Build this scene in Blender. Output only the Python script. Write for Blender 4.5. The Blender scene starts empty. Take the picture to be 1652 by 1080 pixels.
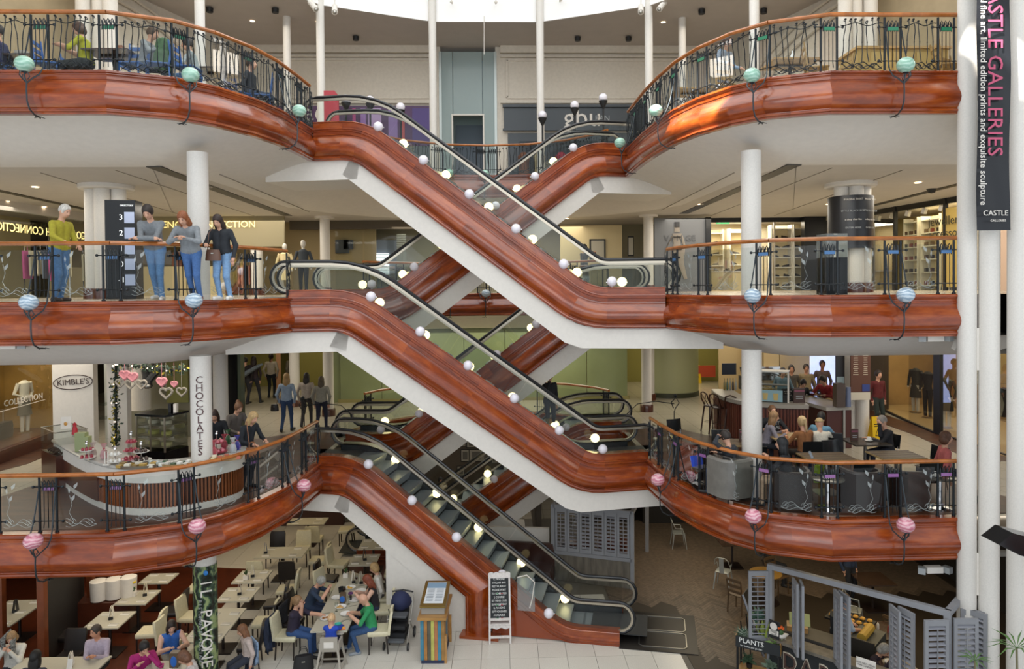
import bpy, bmesh, math, random
import numpy as np
from mathutils import Vector, Matrix
random.seed(7)
PI = math.pi
SC = bpy.context.scene
COL = SC.collection
# camera
CAM_P = Vector((0.4357, 0.0, 8.05))
_yaw, _pit, _rol = -0.0297, -0.0149, -0.0081
_r = Vector((math.cos(_yaw), math.sin(_yaw), 0)); _f = Vector((-math.sin(_yaw), math.cos(_yaw), 0)); _u = Vector((0, 0, 1))
_f, _u = _f*math.cos(_pit)+_u*math.sin(_pit), _u*math.cos(_pit)-_f*math.sin(_pit)
_r, _u = _r*math.cos(_rol)+_u*math.sin(_rol), _u*math.cos(_rol)-_r*math.sin(_rol)
FPX, PPX, PPY = 1142.4, 842.0, 481.5
cam = bpy.data.cameras.new('camera'); camo = bpy.data.objects.new('camera', cam); COL.objects.link(camo)
M = Matrix.Identity(4)
for i in range(3):
    M[i][0], M[i][1], M[i][2], M[i][3] = _r[i], _u[i], -_f[i], CAM_P[i]
camo.matrix_world = M
cam.sensor_width = 36; cam.lens = FPX*36/1652
cam.shift_x = -(PPX-826)/1652; cam.shift_y = -(540-PPY)/1652
cam.clip_end = 200
SC.camera = camo
# world, exposure, big lights
SC.view_settings.view_transform = 'Standard'; SC.view_settings.look = 'None'
SC.view_settings.gamma = 1.0; SC.view_settings.use_curve_mapping = False
SC.view_settings.exposure = 0.24
W = bpy.data.worlds.new('world'); SC.world = W; W.use_nodes = True
bg = W.node_tree.nodes['Background']; bg.inputs[0].default_value = (0.86, 0.93, 1.0, 1); bg.inputs[1].default_value = 0.9
def area(name, loc, size, power, col=(1, 1, 1), rot=(0, 0, 0), sizey=None, spread=None):
    l = bpy.data.lights.new(name, 'AREA'); l.energy = power; l.color = col; l.size = size
    if sizey: l.shape = 'RECTANGLE'; l.size_y = sizey
    o = bpy.data.objects.new(name, l); COL.objects.link(o); o.location = loc; o.rotation_euler = rot
    if spread: l.spread = spread
    return o
WARM = (1.0, 0.92, 0.79)
# daylight that falls through the glazed roof of the atrium and from its open south side
area('roof_daylight', (0, 12, 21.5), 14, 1900, (0.93, 0.97, 1.0), sizey=20)
area('south_daylight', (0, -5.5, 13.5), 20, 1000, (0.95, 0.98, 1.0), (math.radians(72), 0, 0), sizey=9)
_s = bpy.data.lights.new('sun', 'SUN'); _s.energy = 24; _s.angle = 0.012; _s.color = (1, .96, .9); _so = bpy.data.objects.new('sun', _s); COL.objects.link(_so)
_so.rotation_euler = Vector((.55, .35, -.75)).to_track_quat('-Z', 'Y').to_euler()
ORDW = 'first second third fourth fifth sixth seventh eighth ninth tenth eleventh twelfth thirteenth fourteenth fifteenth sixteenth'.split()
# shop and gallery ceiling lighting, level by level
for z, pw in ((17.2, 0.5), (10.4, .9), (6.45, 0.5), (2.75, 0.5)):
    for x, y in ((-11.3, 18.0), (11.3, 18.0), (-8.0, 22.5), (8.0, 22.5), (-7.0, 15.6), (7.0, 15.6)):
        area('ceiling_light', (x, y, z), 3.6 if abs(x) > 7.5 else 2.2, (150 if abs(x) > 7.5 else 60)*pw, WARM, sizey=4.2 if abs(x) > 7.5 else 1.6)
area('ceiling_light', (0, 25.8, 10.3), 7, 140, WARM, sizey=2.4)
area('ceiling_light', (0, 25.8, 6.4), 7, 60, WARM, sizey=2.0)
area('ceiling_light', (0, 25.6, 2.6), 6, 30, WARM, sizey=2.0)
# helpers
def lin(c):
    if isinstance(c, str):
        c = c.lstrip('#'); c = (''.join(k*2 for k in c) if len(c) == 3 else c); c = [int(c[i:i+2], 16)/255 for i in (0, 2, 4)]
    return [(x/12.92 if x <= 0.04045 else ((x+0.055)/1.055)**2.4) for x in c]
_M = {}
def mat(name, col='#888888', rough=0.5, metal=0.0, noise=None, bump=None, emit=0, spec=0.5, rnd=0.0, coat=0.0, col2=None):
    if name in _M: return _M[name]
    m = bpy.data.materials.new(name); m.use_nodes = True; _M[name] = m
    nt = m.node_tree; b = nt.nodes['Principled BSDF']
    c = lin(col); b.inputs['Base Color'].default_value = (*c, 1)
    b.inputs['Roughness'].default_value = rough; b.inputs['Metallic'].default_value = metal
    b.inputs['Specular IOR Level'].default_value = spec
    if coat: b.inputs['Coat Weight'].default_value = coat; b.inputs['Coat Roughness'].default_value = 0.12
    out = None
    if noise:
        sc, amt = noise[0], noise[1]; strch = noise[2] if len(noise) > 2 else (1, 1, 1)
        tc = nt.nodes.new('ShaderNodeTexCoord'); mp = nt.nodes.new('ShaderNodeMapping'); mp.inputs['Scale'].default_value = strch
        nt.links.new(tc.outputs['Object'], mp.inputs[0])
        n = nt.nodes.new('ShaderNodeTexNoise'); n.inputs['Scale'].default_value = sc; n.inputs['Detail'].default_value = 4
        nt.links.new(mp.outputs[0], n.inputs['Vector'])
        r = nt.nodes.new('ShaderNodeValToRGB')
        c2 = lin(col2) if col2 else [x*(1-amt) for x in c]
        r.color_ramp.elements[0].position = 0.35; r.color_ramp.elements[1].position = 0.65
        r.color_ramp.elements[0].color = (*c2, 1); r.color_ramp.elements[1].color = (*([min(1, x*(1+amt*.5)) for x in c] if not col2 else c), 1)
        nt.links.new(n.outputs['Fac'], r.inputs[0]); out = r.outputs[0]
        if bump:
            bp = nt.nodes.new('ShaderNodeBump'); bp.inputs['Strength'].default_value = bump; bp.inputs['Distance'].default_value = 0.01
            nt.links.new(n.outputs['Fac'], bp.inputs['Height']); nt.links.new(bp.outputs[0], b.inputs['Normal'])
    if rnd:
        oi = nt.nodes.new('ShaderNodeObjectInfo'); mr = nt.nodes.new('ShaderNodeMapRange')
        mr.inputs[3].default_value = 1-rnd; mr.inputs[4].default_value = 1+rnd
        nt.links.new(oi.outputs['Random'], mr.inputs[0])
        hs = nt.nodes.new('ShaderNodeHueSaturation')
        nt.links.new(mr.outputs[0], hs.inputs['Value'])
        if out: nt.links.new(out, hs.inputs['Color'])
        else: hs.inputs['Color'].default_value = (*c, 1)
        out = hs.outputs[0]
    if out: nt.links.new(out, b.inputs['Base Color'])
    if emit:
        b.inputs['Emission Color'].default_value = (*c, 1); b.inputs['Emission Strength'].default_value = emit
    return m
def glass_mat(name, tint='#dfe8e4', gloss=0.9, body=0.0, rough=0.02):
    if name in _M: return _M[name]
    m = bpy.data.materials.new(name); m.use_nodes = True; _M[name] = m; nt = m.node_tree; nt.nodes.clear()
    o = nt.nodes.new('ShaderNodeOutputMaterial'); t = nt.nodes.new('ShaderNodeBsdfTransparent'); g = nt.nodes.new('ShaderNodeBsdfGlossy')
    t.inputs[0].default_value = (*lin(tint), 1); g.inputs['Roughness'].default_value = rough
    fr = nt.nodes.new('ShaderNodeFresnel'); fr.inputs[0].default_value = 1.5
    mul = nt.nodes.new('ShaderNodeMath'); mul.operation = 'MULTIPLY'; mul.inputs[1].default_value = gloss
    nt.links.new(fr.outputs[0], mul.inputs[0])
    mx = nt.nodes.new('ShaderNodeMixShader'); nt.links.new(mul.outputs[0], mx.inputs[0]); nt.links.new(t.outputs[0], mx.inputs[1]); nt.links.new(g.outputs[0], mx.inputs[2])
    last = mx
    if body:
        d = nt.nodes.new('ShaderNodeBsdfDiffuse'); d.inputs[0].default_value = (*lin(tint), 1)
        m2 = nt.nodes.new('ShaderNodeMixShader'); m2.inputs[0].default_value = body
        nt.links.new(mx.outputs[0], m2.inputs[1]); nt.links.new(d.outputs[0], m2.inputs[2]); last = m2
    nt.links.new(last.outputs[0], o.inputs[0]); return m
class MB:
    def __init__(s): s.v = []; s.f = []; s.m = []; s.uv = []; s.cur = 0
    def add(s, vs, fs, uvs=None):
        b = len(s.v); s.v += [tuple(p) for p in vs]
        for k, f in enumerate(fs):
            s.f.append([b+i for i in f]); s.m.append(s.cur)
            s.uv.append(uvs[k] if uvs else None)
        return s
    def box(s, c, d, rz=0, rx=0, ry=0):
        hx, hy, hz = d[0]/2, d[1]/2, d[2]/2
        R = Matrix.Rotation(rz, 3, 'Z') @ Matrix.Rotation(ry, 3, 'Y') @ Matrix.Rotation(rx, 3, 'X'); c = Vector(c)
        vs = [c + R @ Vector((x*hx, y*hy, z*hz)) for z in (-1, 1) for y in (-1, 1) for x in (-1, 1)]
        return s.add(vs, [(0, 2, 3, 1), (4, 5, 7, 6), (0, 1, 5, 4), (2, 6, 7, 3), (0, 4, 6, 2), (1, 3, 7, 5)])
    def tube(s, path, r, n=6, cap=True, flat=None):
        P = [Vector(p) for p in path]; R = r if isinstance(r, (list, tuple)) else [r]*len(P)
        vs = []; prev = None
        for i, p in enumerate(P):
            t = (P[min(i+1, len(P)-1)] - P[max(i-1, 0)])
            if t.length < 1e-9: t = Vector((0, 0, 1))
            t.normalize()
            if prev is None:
                a = Vector((0, 0, 1)) if abs(t.z) < .9 else Vector((0, 1, 0)); nx = t.cross(a).normalized()
            else:
                nx = prev - t*prev.dot(t)
                nx = nx.normalized() if nx.length > 1e-6 else prev
            prev = nx; ny = t.cross(nx)
            fl = flat or 1
            for k in range(n):
                a = 2*PI*k/n + (PI/4 if n == 4 else 0); vs.append(p + nx*R[i]*math.cos(a) + ny*R[i]*math.sin(a)*fl)
        fs = []
        for i in range(len(P)-1):
            for k in range(n):
                a, b = i*n+k, i*n+(k+1) % n; fs.append((a, b, b+n, a+n))
        if cap: fs.append(tuple(range(n))[::-1]); fs.append(tuple(range((len(P)-1)*n, len(P)*n)))
        return s.add(vs, fs)
    def cyl(s, c, r, h, n=12, r2=None): return s.tube([c, (c[0], c[1], c[2]+h)], [r, r if r2 is None else r2], n)
    def lathe(s, prof, n=16, c=(0, 0, 0), a0=0, a1=2*PI):
        full = abs(a1-a0-2*PI) < 1e-6; m = n if full else n+1
        vs = []; 
        for r, z in prof:
            for k in range(m):
                a = a0+(a1-a0)*k/n; vs.append((c[0]+r*math.cos(a), c[1]+r*math.sin(a), c[2]+z))
        fs = []
        for i in range(len(prof)-1):
            for k in range(n):
                a, b = i*m+k, i*m+(k+1) % m; fs.append((a, b, b+m, a+m))
        return s.add(vs, fs)
    def ball(s, c, r, n=12, k=8, sc=(1, 1, 1), z0=-1, z1=1):
        pr = []
        for i in range(k+1):
            t = math.asin(z0)+(math.asin(z1)-math.asin(z0))*i/k; pr.append((math.cos(t), math.sin(t)))
        vs = []
        for rr, z in pr:
            for j in range(n):
                a = 2*PI*j/n; vs.append((c[0]+r*sc[0]*rr*math.cos(a), c[1]+r*sc[1]*rr*math.sin(a), c[2]+r*sc[2]*z))
        fs = [(i*n+j, i*n+(j+1) % n, (i+1)*n+(j+1) % n, (i+1)*n+j) for i in range(k) for j in range(n)]
        return s.add(vs, fs)
    def poly(s, pts, h=None, d=(0, 0, -1)):
        n = len(pts)
        if h is None: return s.add(pts, [tuple(range(n))])
        d = Vector(d)*h; vs = [Vector(p) for p in pts]+[Vector(p)+d for p in pts]
        return s.add(vs, [tuple(range(n)), tuple(range(2*n-1, n-1, -1))]+[(i, i+n, (i+1) % n+n, (i+1) % n) for i in range(n)])
    def sweep(s, path, N, Mv, prof, u0=0.0, closed=False, cap=True):
        # path points, per-point outward vector N (mitred) and 'down' vector Mv, profile (o, d)
        vs = []; us = []; L = u0
        for i, p in enumerate(path):
            if i: L += (Vector(p)-Vector(path[i-1])).length
            us.append(L)
            for o, d in prof: vs.append(Vector(p)+N[i]*o+Mv[i]*d)
        m = len(prof); fs = []; uv = []
        tt = [0]
        for j in range(1, m): tt.append(tt[-1]+math.hypot(prof[j][0]-prof[j-1][0], prof[j][1]-prof[j-1][1]))
        rng = m if closed else m-1
        for i in range(len(path)-1):
            for j in range(rng):
                j2 = (j+1) % m
                fs.append((i*m+j, i*m+j2, (i+1)*m+j2, (i+1)*m+j)); uv.append([(us[i], tt[j]), (us[i], tt[j2]), (us[i+1], tt[j2]), (us[i+1], tt[j])])
        if cap:
            fs.append(tuple(range(m))); fs.append(tuple(range((len(path)-1)*m, len(path)*m))[::-1]); uv += [None, None]
        s.add(vs, fs, uv); return L
    def build(s, name, m, parent=None, smooth=True, ang=35, loc=None):
        me = bpy.data.meshes.new(name); me.from_pydata(s.v, [], s.f); me.update()
        ms = m if isinstance(m, (list, tuple)) else [m]
        for x in ms: me.materials.append(x)
        if len(ms) > 1: me.polygons.foreach_set('material_index', s.m)
        if any(u for u in s.uv):
            ul = me.uv_layers.new(name='uv'); arr = []
            for f, u in zip(s.f, s.uv):
                for k in range(len(f)): arr += list(u[k]) if u else [0.0, 0.0]
            ul.data.foreach_set('uv', arr)
        bm = bmesh.new(); bm.from_mesh(me); bmesh.ops.recalc_face_normals(bm, faces=bm.faces); bm.to_mesh(me); bm.free()
        if smooth:
            me.polygons.foreach_set('use_smooth', [True]*len(me.polygons)); me.set_sharp_from_angle(angle=math.radians(ang))
        o = bpy.data.objects.new(name, me); COL.objects.link(o)
        if parent: o.parent = parent
        if loc: o.location = loc
        return o

def _one(kind, sm):
    def g(r, n, m, **k):
        def h(*a, **q):
            b = MB(); getattr(b, kind)(*a, **q); return b.build(n, m, r, smooth=sm, **k)
        return h
    return g
BX, TB, TF, LT, BL = _one('box', False), _one('tube', True), _one('tube', False), _one('lathe', True), _one('ball', True)
def tag(o, label=None, cat=None, group=None, kind=None):
    if label: o['label'] = label
    if cat: o['category'] = cat
    if group: o['group'] = group
    if kind: o['kind'] = kind
    return o
def thing(name, label, cat, loc=(0, 0, 0), rz=0, group=None):
    o = bpy.data.objects.new(name, None); COL.objects.link(o); o.location = loc; o.rotation_euler = (0, 0, rz)
    o.empty_display_size = .1
    return tag(o, label, cat, group)
def inst(src, parent=None, loc=None, rz=None, name=None):
    c = src.copy(); COL.objects.link(c); c.parent = parent
    if loc is not None: c.location = loc
    if rz is not None: c.rotation_euler = (0, 0, rz)
    return c
KIDS = {}
def kids(o):
    return [c for c in bpy.data.objects if c.parent == o]
def proto_kids(o):
    if o.name not in KIDS: KIDS[o.name] = [(c, [g for g in bpy.data.objects if g.parent == c]) for c in kids(o)]
    return KIDS[o.name]
USED = set()
def place(proto, loc, rz=0, label=None, group=None, swap=None, sc=None):
    """first use moves the prototype itself, later uses copy it with its parts"""
    if proto.name not in USED:
        USED.add(proto.name); proto_kids(proto); r = proto; ch = [c for c, g in KIDS[proto.name]]
    else:
        r = proto.copy(); COL.objects.link(r); ch = []
        for c, gs in KIDS[proto.name]:
            d = c.copy(); COL.objects.link(d); d.parent = r; ch.append(d)
            for g in gs:
                e = g.copy(); COL.objects.link(e); e.parent = d
    r.location = loc; r.rotation_euler = (0, 0, rz)
    if sc: r.scale = (sc, sc, sc)
    if label: r['label'] = label
    if group: r['group'] = group
    return r
def struct(name, mb, m, parent=None, **k):
    o = mb.build(name, m, parent, **k)
    if not parent: o['kind'] = 'structure'
    return o
def ray(x, y): return _f + _r*((x-PPX)/FPX) - _u*((y-PPY)/FPX)
def fl(x, y, z):                # point of a horizontal surface at height z
    d = ray(x, y); return CAM_P + d*((z-CAM_P.z)/d.z)
def at(x, y, Y):                # point of a vertical plane at depth Y
    d = ray(x, y); return CAM_P + d*(Y/d.y)
def text(s, size, m, parent, loc, rot=(0, 0, 0), name='lettering', ext=0.004, align='CENTER', xs=1, space=1.0, lead=1.0):
    c = bpy.data.curves.new(name, 'FONT'); c.body = s; c.size = size; c.extrude = ext; c.align_x = align; c.align_y = 'CENTER'; c.space_character = space; c.space_line = lead
    c.materials.append(m); c.resolution_u = 2
    t = bpy.data.objects.new('tmp', c); me = bpy.data.meshes.new_from_object(t); me.name = name; bpy.data.objects.remove(t)
    o = bpy.data.objects.new(name, me); COL.objects.link(o); o.parent = parent; o.location = loc; o.rotation_euler = rot; o.scale = (xs, 1, 1)
    return o
def plan_dir(p, q): return math.atan2(q[1]-p[1], q[0]-p[0])
# materials
def wood_mat(name, a, b, c, rough=0.24, coat=.5, rnd=0.14, sx=.9, sy=4.2, use_uv=True):
    m = bpy.data.materials.new(name); m.use_nodes = True; _M[name] = m; nt = m.node_tree; P = nt.nodes['Principled BSDF']
    tc = nt.nodes.new('ShaderNodeTexCoord'); mp = nt.nodes.new('ShaderNodeMapping'); mp.inputs['Scale'].default_value = (sx, sy, 1 if use_uv else sy)
    nt.links.new(tc.outputs['UV' if use_uv else 'Object'], mp.inputs[0])
    oi = nt.nodes.new('ShaderNodeObjectInfo')
    n = nt.nodes.new('ShaderNodeTexNoise'); n.noise_dimensions = '4D'; n.inputs['Scale'].default_value = 1.6; n.inputs['Detail'].default_value = 6; n.inputs['Roughness'].default_value = .62
    mw = nt.nodes.new('ShaderNodeMath'); mw.operation = 'MULTIPLY'; mw.inputs[1].default_value = 9; nt.links.new(oi.outputs['Random'], mw.inputs[0]); nt.links.new(mw.outputs[0], n.inputs['W'])
    nt.links.new(mp.outputs[0], n.inputs['Vector'])
    r = nt.nodes.new('ShaderNodeValToRGB'); e = r.color_ramp.elements
    e[0].position = .24; e[0].color = (*lin(a), 1); e[1].position = .78; e[1].color = (*lin(c), 1); k = e.new(.5); k.color = (*lin(b), 1)
    nt.links.new(n.outputs['Fac'], r.inputs[0])
    mr = nt.nodes.new('ShaderNodeMapRange'); mr.inputs[3].default_value = 1-rnd; mr.inputs[4].default_value = 1+rnd
    nt.links.new(oi.outputs['Random'], mr.inputs[0]); hs = nt.nodes.new('ShaderNodeHueSaturation')
    nt.links.new(mr.outputs[0], hs.inputs['Value']); nt.links.new(r.outputs[0], hs.inputs['Color']); nt.links.new(hs.outputs[0], P.inputs['Base Color'])
    P.inputs['Roughness'].default_value = rough; P.inputs['Coat Weight'].default_value = coat; P.inputs['Coat Roughness'].default_value = .14
    return m
MAHOG = wood_mat('polished_mahogany', '#4f1c08', '#86370d', '#b0591d')
RAILW = wood_mat('rail_wood', '#8f4218', '#a9581f', '#bf6d2b', rough=.3, rnd=.05)
CREAM = mat('cream_wall', '#cfc6b8', .85, noise=(9, .05), bump=.05)
WHITE = mat('white_plaster', '#dcd6cd', .8, noise=(14, .03), bump=.04)
SOFF = mat('white_soffit', '#d9d3cb', .85, noise=(7, .03))
CEIL = mat('ceiling_paint', '#c2bbb2', .9, noise=(3, .03))
COLM = mat('column_white', '#d9d4cc', .6, noise=(40, .05), bump=.05)
IRON = mat('wrought_iron', '#272b2e', .38, .6)
IRONL = mat('grey_iron', '#43494d', .35, .7)
BLACK = mat('black', '#151517', .5)
BLACKG = mat('black_gloss', '#101113', .15)
STEEL = mat('steel', '#a9a69e', .3, .9)
CHROME = mat('chrome', '#c8c8c8', .12, 1)
CHAMP = mat('champagne_steel', '#b3aa9a', .32, .85)
GLASS = glass_mat('clear_glass', '#eef2f0', .5)
GLASSE = glass_mat('etched_line', '#e4eae8', 1.0, .3)
RUBBER = mat('handrail_rubber', '#1b1c1f', .28)
OPAL = mat('opal_glass', '#e2dde4', .2, coat=.4)
GLOW = mat('lit_globe', '#ffe9a8', .3, emit=2.6)
LAMPE = mat('downlight_glow', '#ffe3c0', .3, emit=9)
CHARC = mat('charcoal', '#33363a', .5)
LGREY = mat('light_grey', '#9da0a0', .5)
DKWOOD = wood_mat('dark_wood', '#3a1c12', '#4f2617', '#64321f', rough=.35, use_uv=False, sx=1, sy=1)
G0, F1, F2, F3 = 0.0, 3.86, 7.87, 11.84
# plan of the atrium void (east half, mirrored)
EDGE = [(10.4, 12.45), (8.6, 12.45), (6.3, 12.45), (5.35, 12.84), (4.85, 13.4), (4.45, 14.2), (4.2, 15.1), (4.08, 16.2), (4.0, 17.3), (3.97, 19.0), (3.93, 21.2), (3.4, 22.25), (2.6, 23.1), (1.4, 23.75), (0, 23.95)]
def mir(P, s): return [(s*x, y) for x, y in P]
def normals2(P, s):
    """mitred unit normals pointing into the void for the half-plan P (s = +1 east, -1 west)"""
    N = []
    for i in range(len(P)):
        a = Vector(P[max(i-1, 0)]); b = Vector(P[i]); c = Vector(P[min(i+1, len(P)-1)])
        ds = []
        for p, q in ((a, b), (b, c)):
            d = q-p
            if d.length > 1e-6:
                d.normalize(); ds.append(Vector((-d.y, d.x))*s)
        n = sum(ds, Vector((0, 0))).normalized(); k = 1/max(.5, n.dot(ds[0])); N.append(Vector((n.x*k, n.y*k, 0)))
    if abs(P[-1][0]) < 1e-6: N[-1] = Vector((0, -1, 0))
    if N[1].y*1 > 0: N = [-n for n in N]
    return N
ARC = [0]
for i in range(1, len(EDGE)): ARC.append(ARC[-1]+math.dist(EDGE[i], EDGE[i-1]))
def along(t, s):
    """point and void-ward normal at arc length t of the edge"""
    P = mir(EDGE, s)
    for i in range(1, len(P)):
        if t <= ARC[i] or i == len(P)-1:
            k = (t-ARC[i-1])/(ARC[i]-ARC[i-1]); a, b = Vector(P[i-1]), Vector(P[i]); p = a.lerp(b, k); d = (b-a).normalized(); n = Vector((-d.y, d.x))
            return p, n*s, d
def arc_of(X=None, Y=None):
    for i in range(1, len(EDGE)):
        a, b = EDGE[i-1], EDGE[i]
        if X is not None and b[0] <= X <= a[0] and a[0] != b[0]: return ARC[i-1]+(ARC[i]-ARC[i-1])*(a[0]-X)/(a[0]-b[0])
        if Y is not None and a[1] <= Y <= b[1] and a[1] != b[1]: return ARC[i-1]+(ARC[i]-ARC[i-1])*(Y-a[1])/(b[1]-a[1])
def sub_edge(t0, t1):
    P = [tuple(along(t0, 1)[0])]+[EDGE[i] for i in range(len(EDGE)) if t0+.02 < ARC[i] < t1-.02]+[tuple(along(t1, 1)[0])]
    return P
# gallery cornice profile (o = towards the void, d = down from the floor level)
CAPP = [(-.12, -.005), (.06, -.005), (.08, .01), (.08, .04), (.055, .052), (.055, .068), (.038, .08), (.03, .1), (.03, .125), (.05, .133), (.05, .15), (.032, .16)]
BULG = [(.032, .16), (.034, .19), (.05, .225), (.085, .275), (.125, .34), (.155, .41), (.165, .47), (.155, .53), (.125, .59), (.09, .63), (.06, .655), (.06, .668), (.085, .68), (.088, .71), (.06, .725), (.055, .75), (-.1, .75)]
DOWN = Vector((0, 0, -1))
# floors with their soffits
FLOORM = {}
def floor_mat(name, a, b, joint, tile, rough=.25, off=(0, 0), jw=.012):
    m = bpy.data.materials.new(name); m.use_nodes = True; nt = m.node_tree; P = nt.nodes['Principled BSDF']
    tc = nt.nodes.new('ShaderNodeTexCoord'); mp = nt.nodes.new('ShaderNodeMapping'); mp.inputs['Location'].default_value = (off[0], off[1], 0)
    nt.links.new(tc.outputs['Object'], mp.inputs[0])
    n = nt.nodes.new('ShaderNodeTexNoise'); n.inputs['Scale'].default_value = 30; n.inputs['Detail'].default_value = 5; nt.links.new(tc.outputs['Object'], n.inputs['Vector'])
    mx = nt.nodes.new('ShaderNodeMix'); mx.data_type = 'RGBA'; mx.inputs[6].default_value = (*lin(a), 1); mx.inputs[7].default_value = (*lin(b), 1); nt.links.new(n.outputs['Fac'], mx.inputs[0])
    out = mx.outputs[2]
    if tile:
        br = nt.nodes.new('ShaderNodeTexBrick'); br.offset = 0; br.inputs['Scale'].default_value = 1; br.inputs['Mortar Size'].default_value = jw/2
        br.inputs['Brick Width'].default_value = tile[0]; br.inputs['Row Height'].default_value = tile[1]; br.inputs['Mortar Smooth'].default_value = 0
        br.inputs['Mortar'].default_value = (*lin(joint), 1); nt.links.new(mp.outputs[0], br.inputs['Vector']); nt.links.new(out, br.inputs['Color1']); nt.links.new(out, br.inputs['Color2'])
        out = br.outputs['Color']
    nt.links.new(out, P.inputs['Base Color']); P.inputs['Roughness'].default_value = rough
    return m
FM1 = floor_mat('terrazzo', '#b8b09f', '#a59c8b', '#8b8373', (.62, .62), .22)
FM2 = floor_mat('pale_stone', '#b5a894', '#a3967f', '#857a66', (.9, .9), .25)
def slab(F, drop, fm, tt=None):
    # drop: ceiling below the slab measured from F
    edge = mir(EDGE[:-1], -1)+[(0, EDGE[-1][1])]+EDGE[:-1][::-1]
    poly = [(-17, EDGE[0][1])]+edge+[(17, EDGE[0][1]), (17, 40), (-17, 40)]
    mb = MB(); mb.poly([(x, y, F) for x, y in poly]); struct('floor', mb, fm, smooth=0)
    # soffit: curves down and back from the cornice
    for s, nm in ((1, 'ceiling'), (-1, 'ceiling')):
        P = mir(EDGE, s); N = normals2(P, s)
        prof = [(-.02, .745), (-.2, .765), (-.5, .84), (-.8, .94), (-1.15, 1.07), (-1.5, 1.18), (-1.85, drop-.02), (-2.1, drop)]
        mb = MB(); mb.sweep([(x, y, F) for x, y in P], N, [DOWN]*len(P), prof, cap=False)
        struct('ceiling', mb, SOFF)
        inner = [Vector((x, y, F-drop))+n*-2.1 for (x, y), n in zip(P, N)]
        inner[-1].x = 0
        mb = MB(); mb.poly([(s*17, inner[0].y, F-drop)]+[tuple(p) for p in inner]+[(0, 40, F-drop), (s*17, 40, F-drop)])
        struct('ceiling', mb, CEIL, smooth=0)
slab(F1, 1.2, FM1); slab(F2, 1.29, FM1); slab(F3, 1.29, FM2)
# ground floor: terrazzo tiles laid on a slab, each near tile a piece
mb = MB(); mb.poly([(-17, 6, -.012), (17, 6, -.012), (17, 40, -.012), (-17, 40, -.012)])
GRF = struct('floor', mb, mat('tile_joint', '#6d675c', .7), smooth=0)
TILEM = mat('terrazzo_tile', '#d3cec3', .22, noise=(60, .08), rnd=.035)
def tile_mesh(w, d):
    b = MB(); b.box((0, 0, -.004), (w, d, .012)); o = b.build('floor_tile', TILEM, GRF, smooth=0); return o
T0 = .6225; tx0, ty0 = -.6727-.006, 15.875
tp = tile_mesh(T0-.009, T0-.009); first = True
for i in range(-16, 9):
    for j in range(-3, 20):
        cx, cy = tx0+(i+.5)*T0, ty0-1.2+(j+.5)*T0-.042
        if cy < 13.4 or cy > 24.5: continue
        if cx > 4.4 or (cx > 3.2 and cy > 16.5) or (cx > 1.5 and cy > 18.6): continue
        if first: tp.location = (cx, cy, 0); first = False
        else: inst(tp, GRF, (cx, cy, 0))
mb = MB(); mb.box((-4, 27.5, -.004), (16, 6, .012)); mb.build('far_tile_field', floor_mat('terrazzo_far', '#b5ae9f', '#a8a192', '#7a7467', (T0, T0), .22), GRF, smooth=0)
# dark restaurant floor in the west, herringbone boards in the east
mb = MB(); mb.poly([(-17, 13.2, .004), (-6.7, 13.2, .004), (-6.7, 20.5, .004), (-17, 22, .004)], .012); mb.build('brown_floor_field', mat('red_brown_floor', '#5a2a17', .3, noise=(4, .25)), GRF, smooth=0)
# cornices of the galleries, panel by panel
SEAMS = [0]
t = 0
cuts = [0, 1.8, 2.95, 4.1, 4.75, 5.15, 5.85, 6.6, 7.5, 8.0, 8.9, 9.9, 10.9]
def cornice(F, s, t0, t1, label):
    root = thing('gallery_cornice', label, 'cornice', (0, 0, 0), 0, 'gallery cornices around the atrium'); root['kind'] = 'structure'
    cs = [t0]+[c for c in cuts+[12.2, 13.6, 15.0, 16.3, 17.6] if t0+.15 < c < t1-.15]+[t1]
    for a, b in zip(cs[:-1], cs[1:]):
        P0 = sub_edge(t0, t1); P = sub_edge(a, b)
        # mitred normals from the whole run so that neighbours meet
        full = EDGE; Nf = normals2(mir(full, s), s)
        N = []
        for p in P:
            n = None
            for q, nn in zip(full, Nf):
                if math.dist(p, q) < 1e-4: n = nn
            if n is None:
                tt = None
                for i in range(1, len(full)):
                    if abs(math.dist(full[i-1], p)+math.dist(p, full[i])-math.dist(full[i-1], full[i])) < 1e-4:
                        d = Vector((full[i][0]-full[i-1][0], full[i][1]-full[i-1][1])).normalized(); v = Vector((-d.y, d.x, 0))
                        n = Vector((v.x*s, v.y, 0)); break
            N.append(n)
        Q = [(s*x, y, F) for x, y in P]
        m1 = MB(); m1.sweep(Q, N, [DOWN]*len(Q), CAPP+[(-.12, .16)], u0=a); m1.build('cap_moulding', MAHOG, root)
        m2 = MB(); m2.sweep(Q, N, [DOWN]*len(Q), BULG, u0=a+.3); m2.build('curved_panel', MAHOG, root)
    return root
def Ty(y): return arc_of(Y=y)
LEND = {('E', 3): 19.5, ('E', 2): 15.75, ('E', 1): 17.1, ('W', 3): 17.0, ('W', 2): 15.5, ('W', 1): 17.25}
WORDS = {3: 'top gallery', 2: 'middle gallery', 1: 'lowest gallery'}
for lv, F in ((1, F1), (2, F2), (3, F3)):
    for s, nm in ((1, 'E'), (-1, 'W')):
        e = LEND[(nm, lv)]
        side = 'east' if s > 0 else 'west'
        where = 'on the side of the cafe bar' if s > 0 else 'on the side of the chocolate counter'
        cornice(F, s, 0 if s < 0 else 1.8, Ty(e), f'glossy curved mahogany cornice, {WORDS[lv]}, {side} side')
    for s in (1, -1):
        tt = Ty(21.2)
        cornice(F, s, tt-1.0, ARC[-1], f'far mahogany cornice behind the escalators, {WORDS[lv]}, {"cafe" if s > 0 else "counter"} half')
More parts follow.
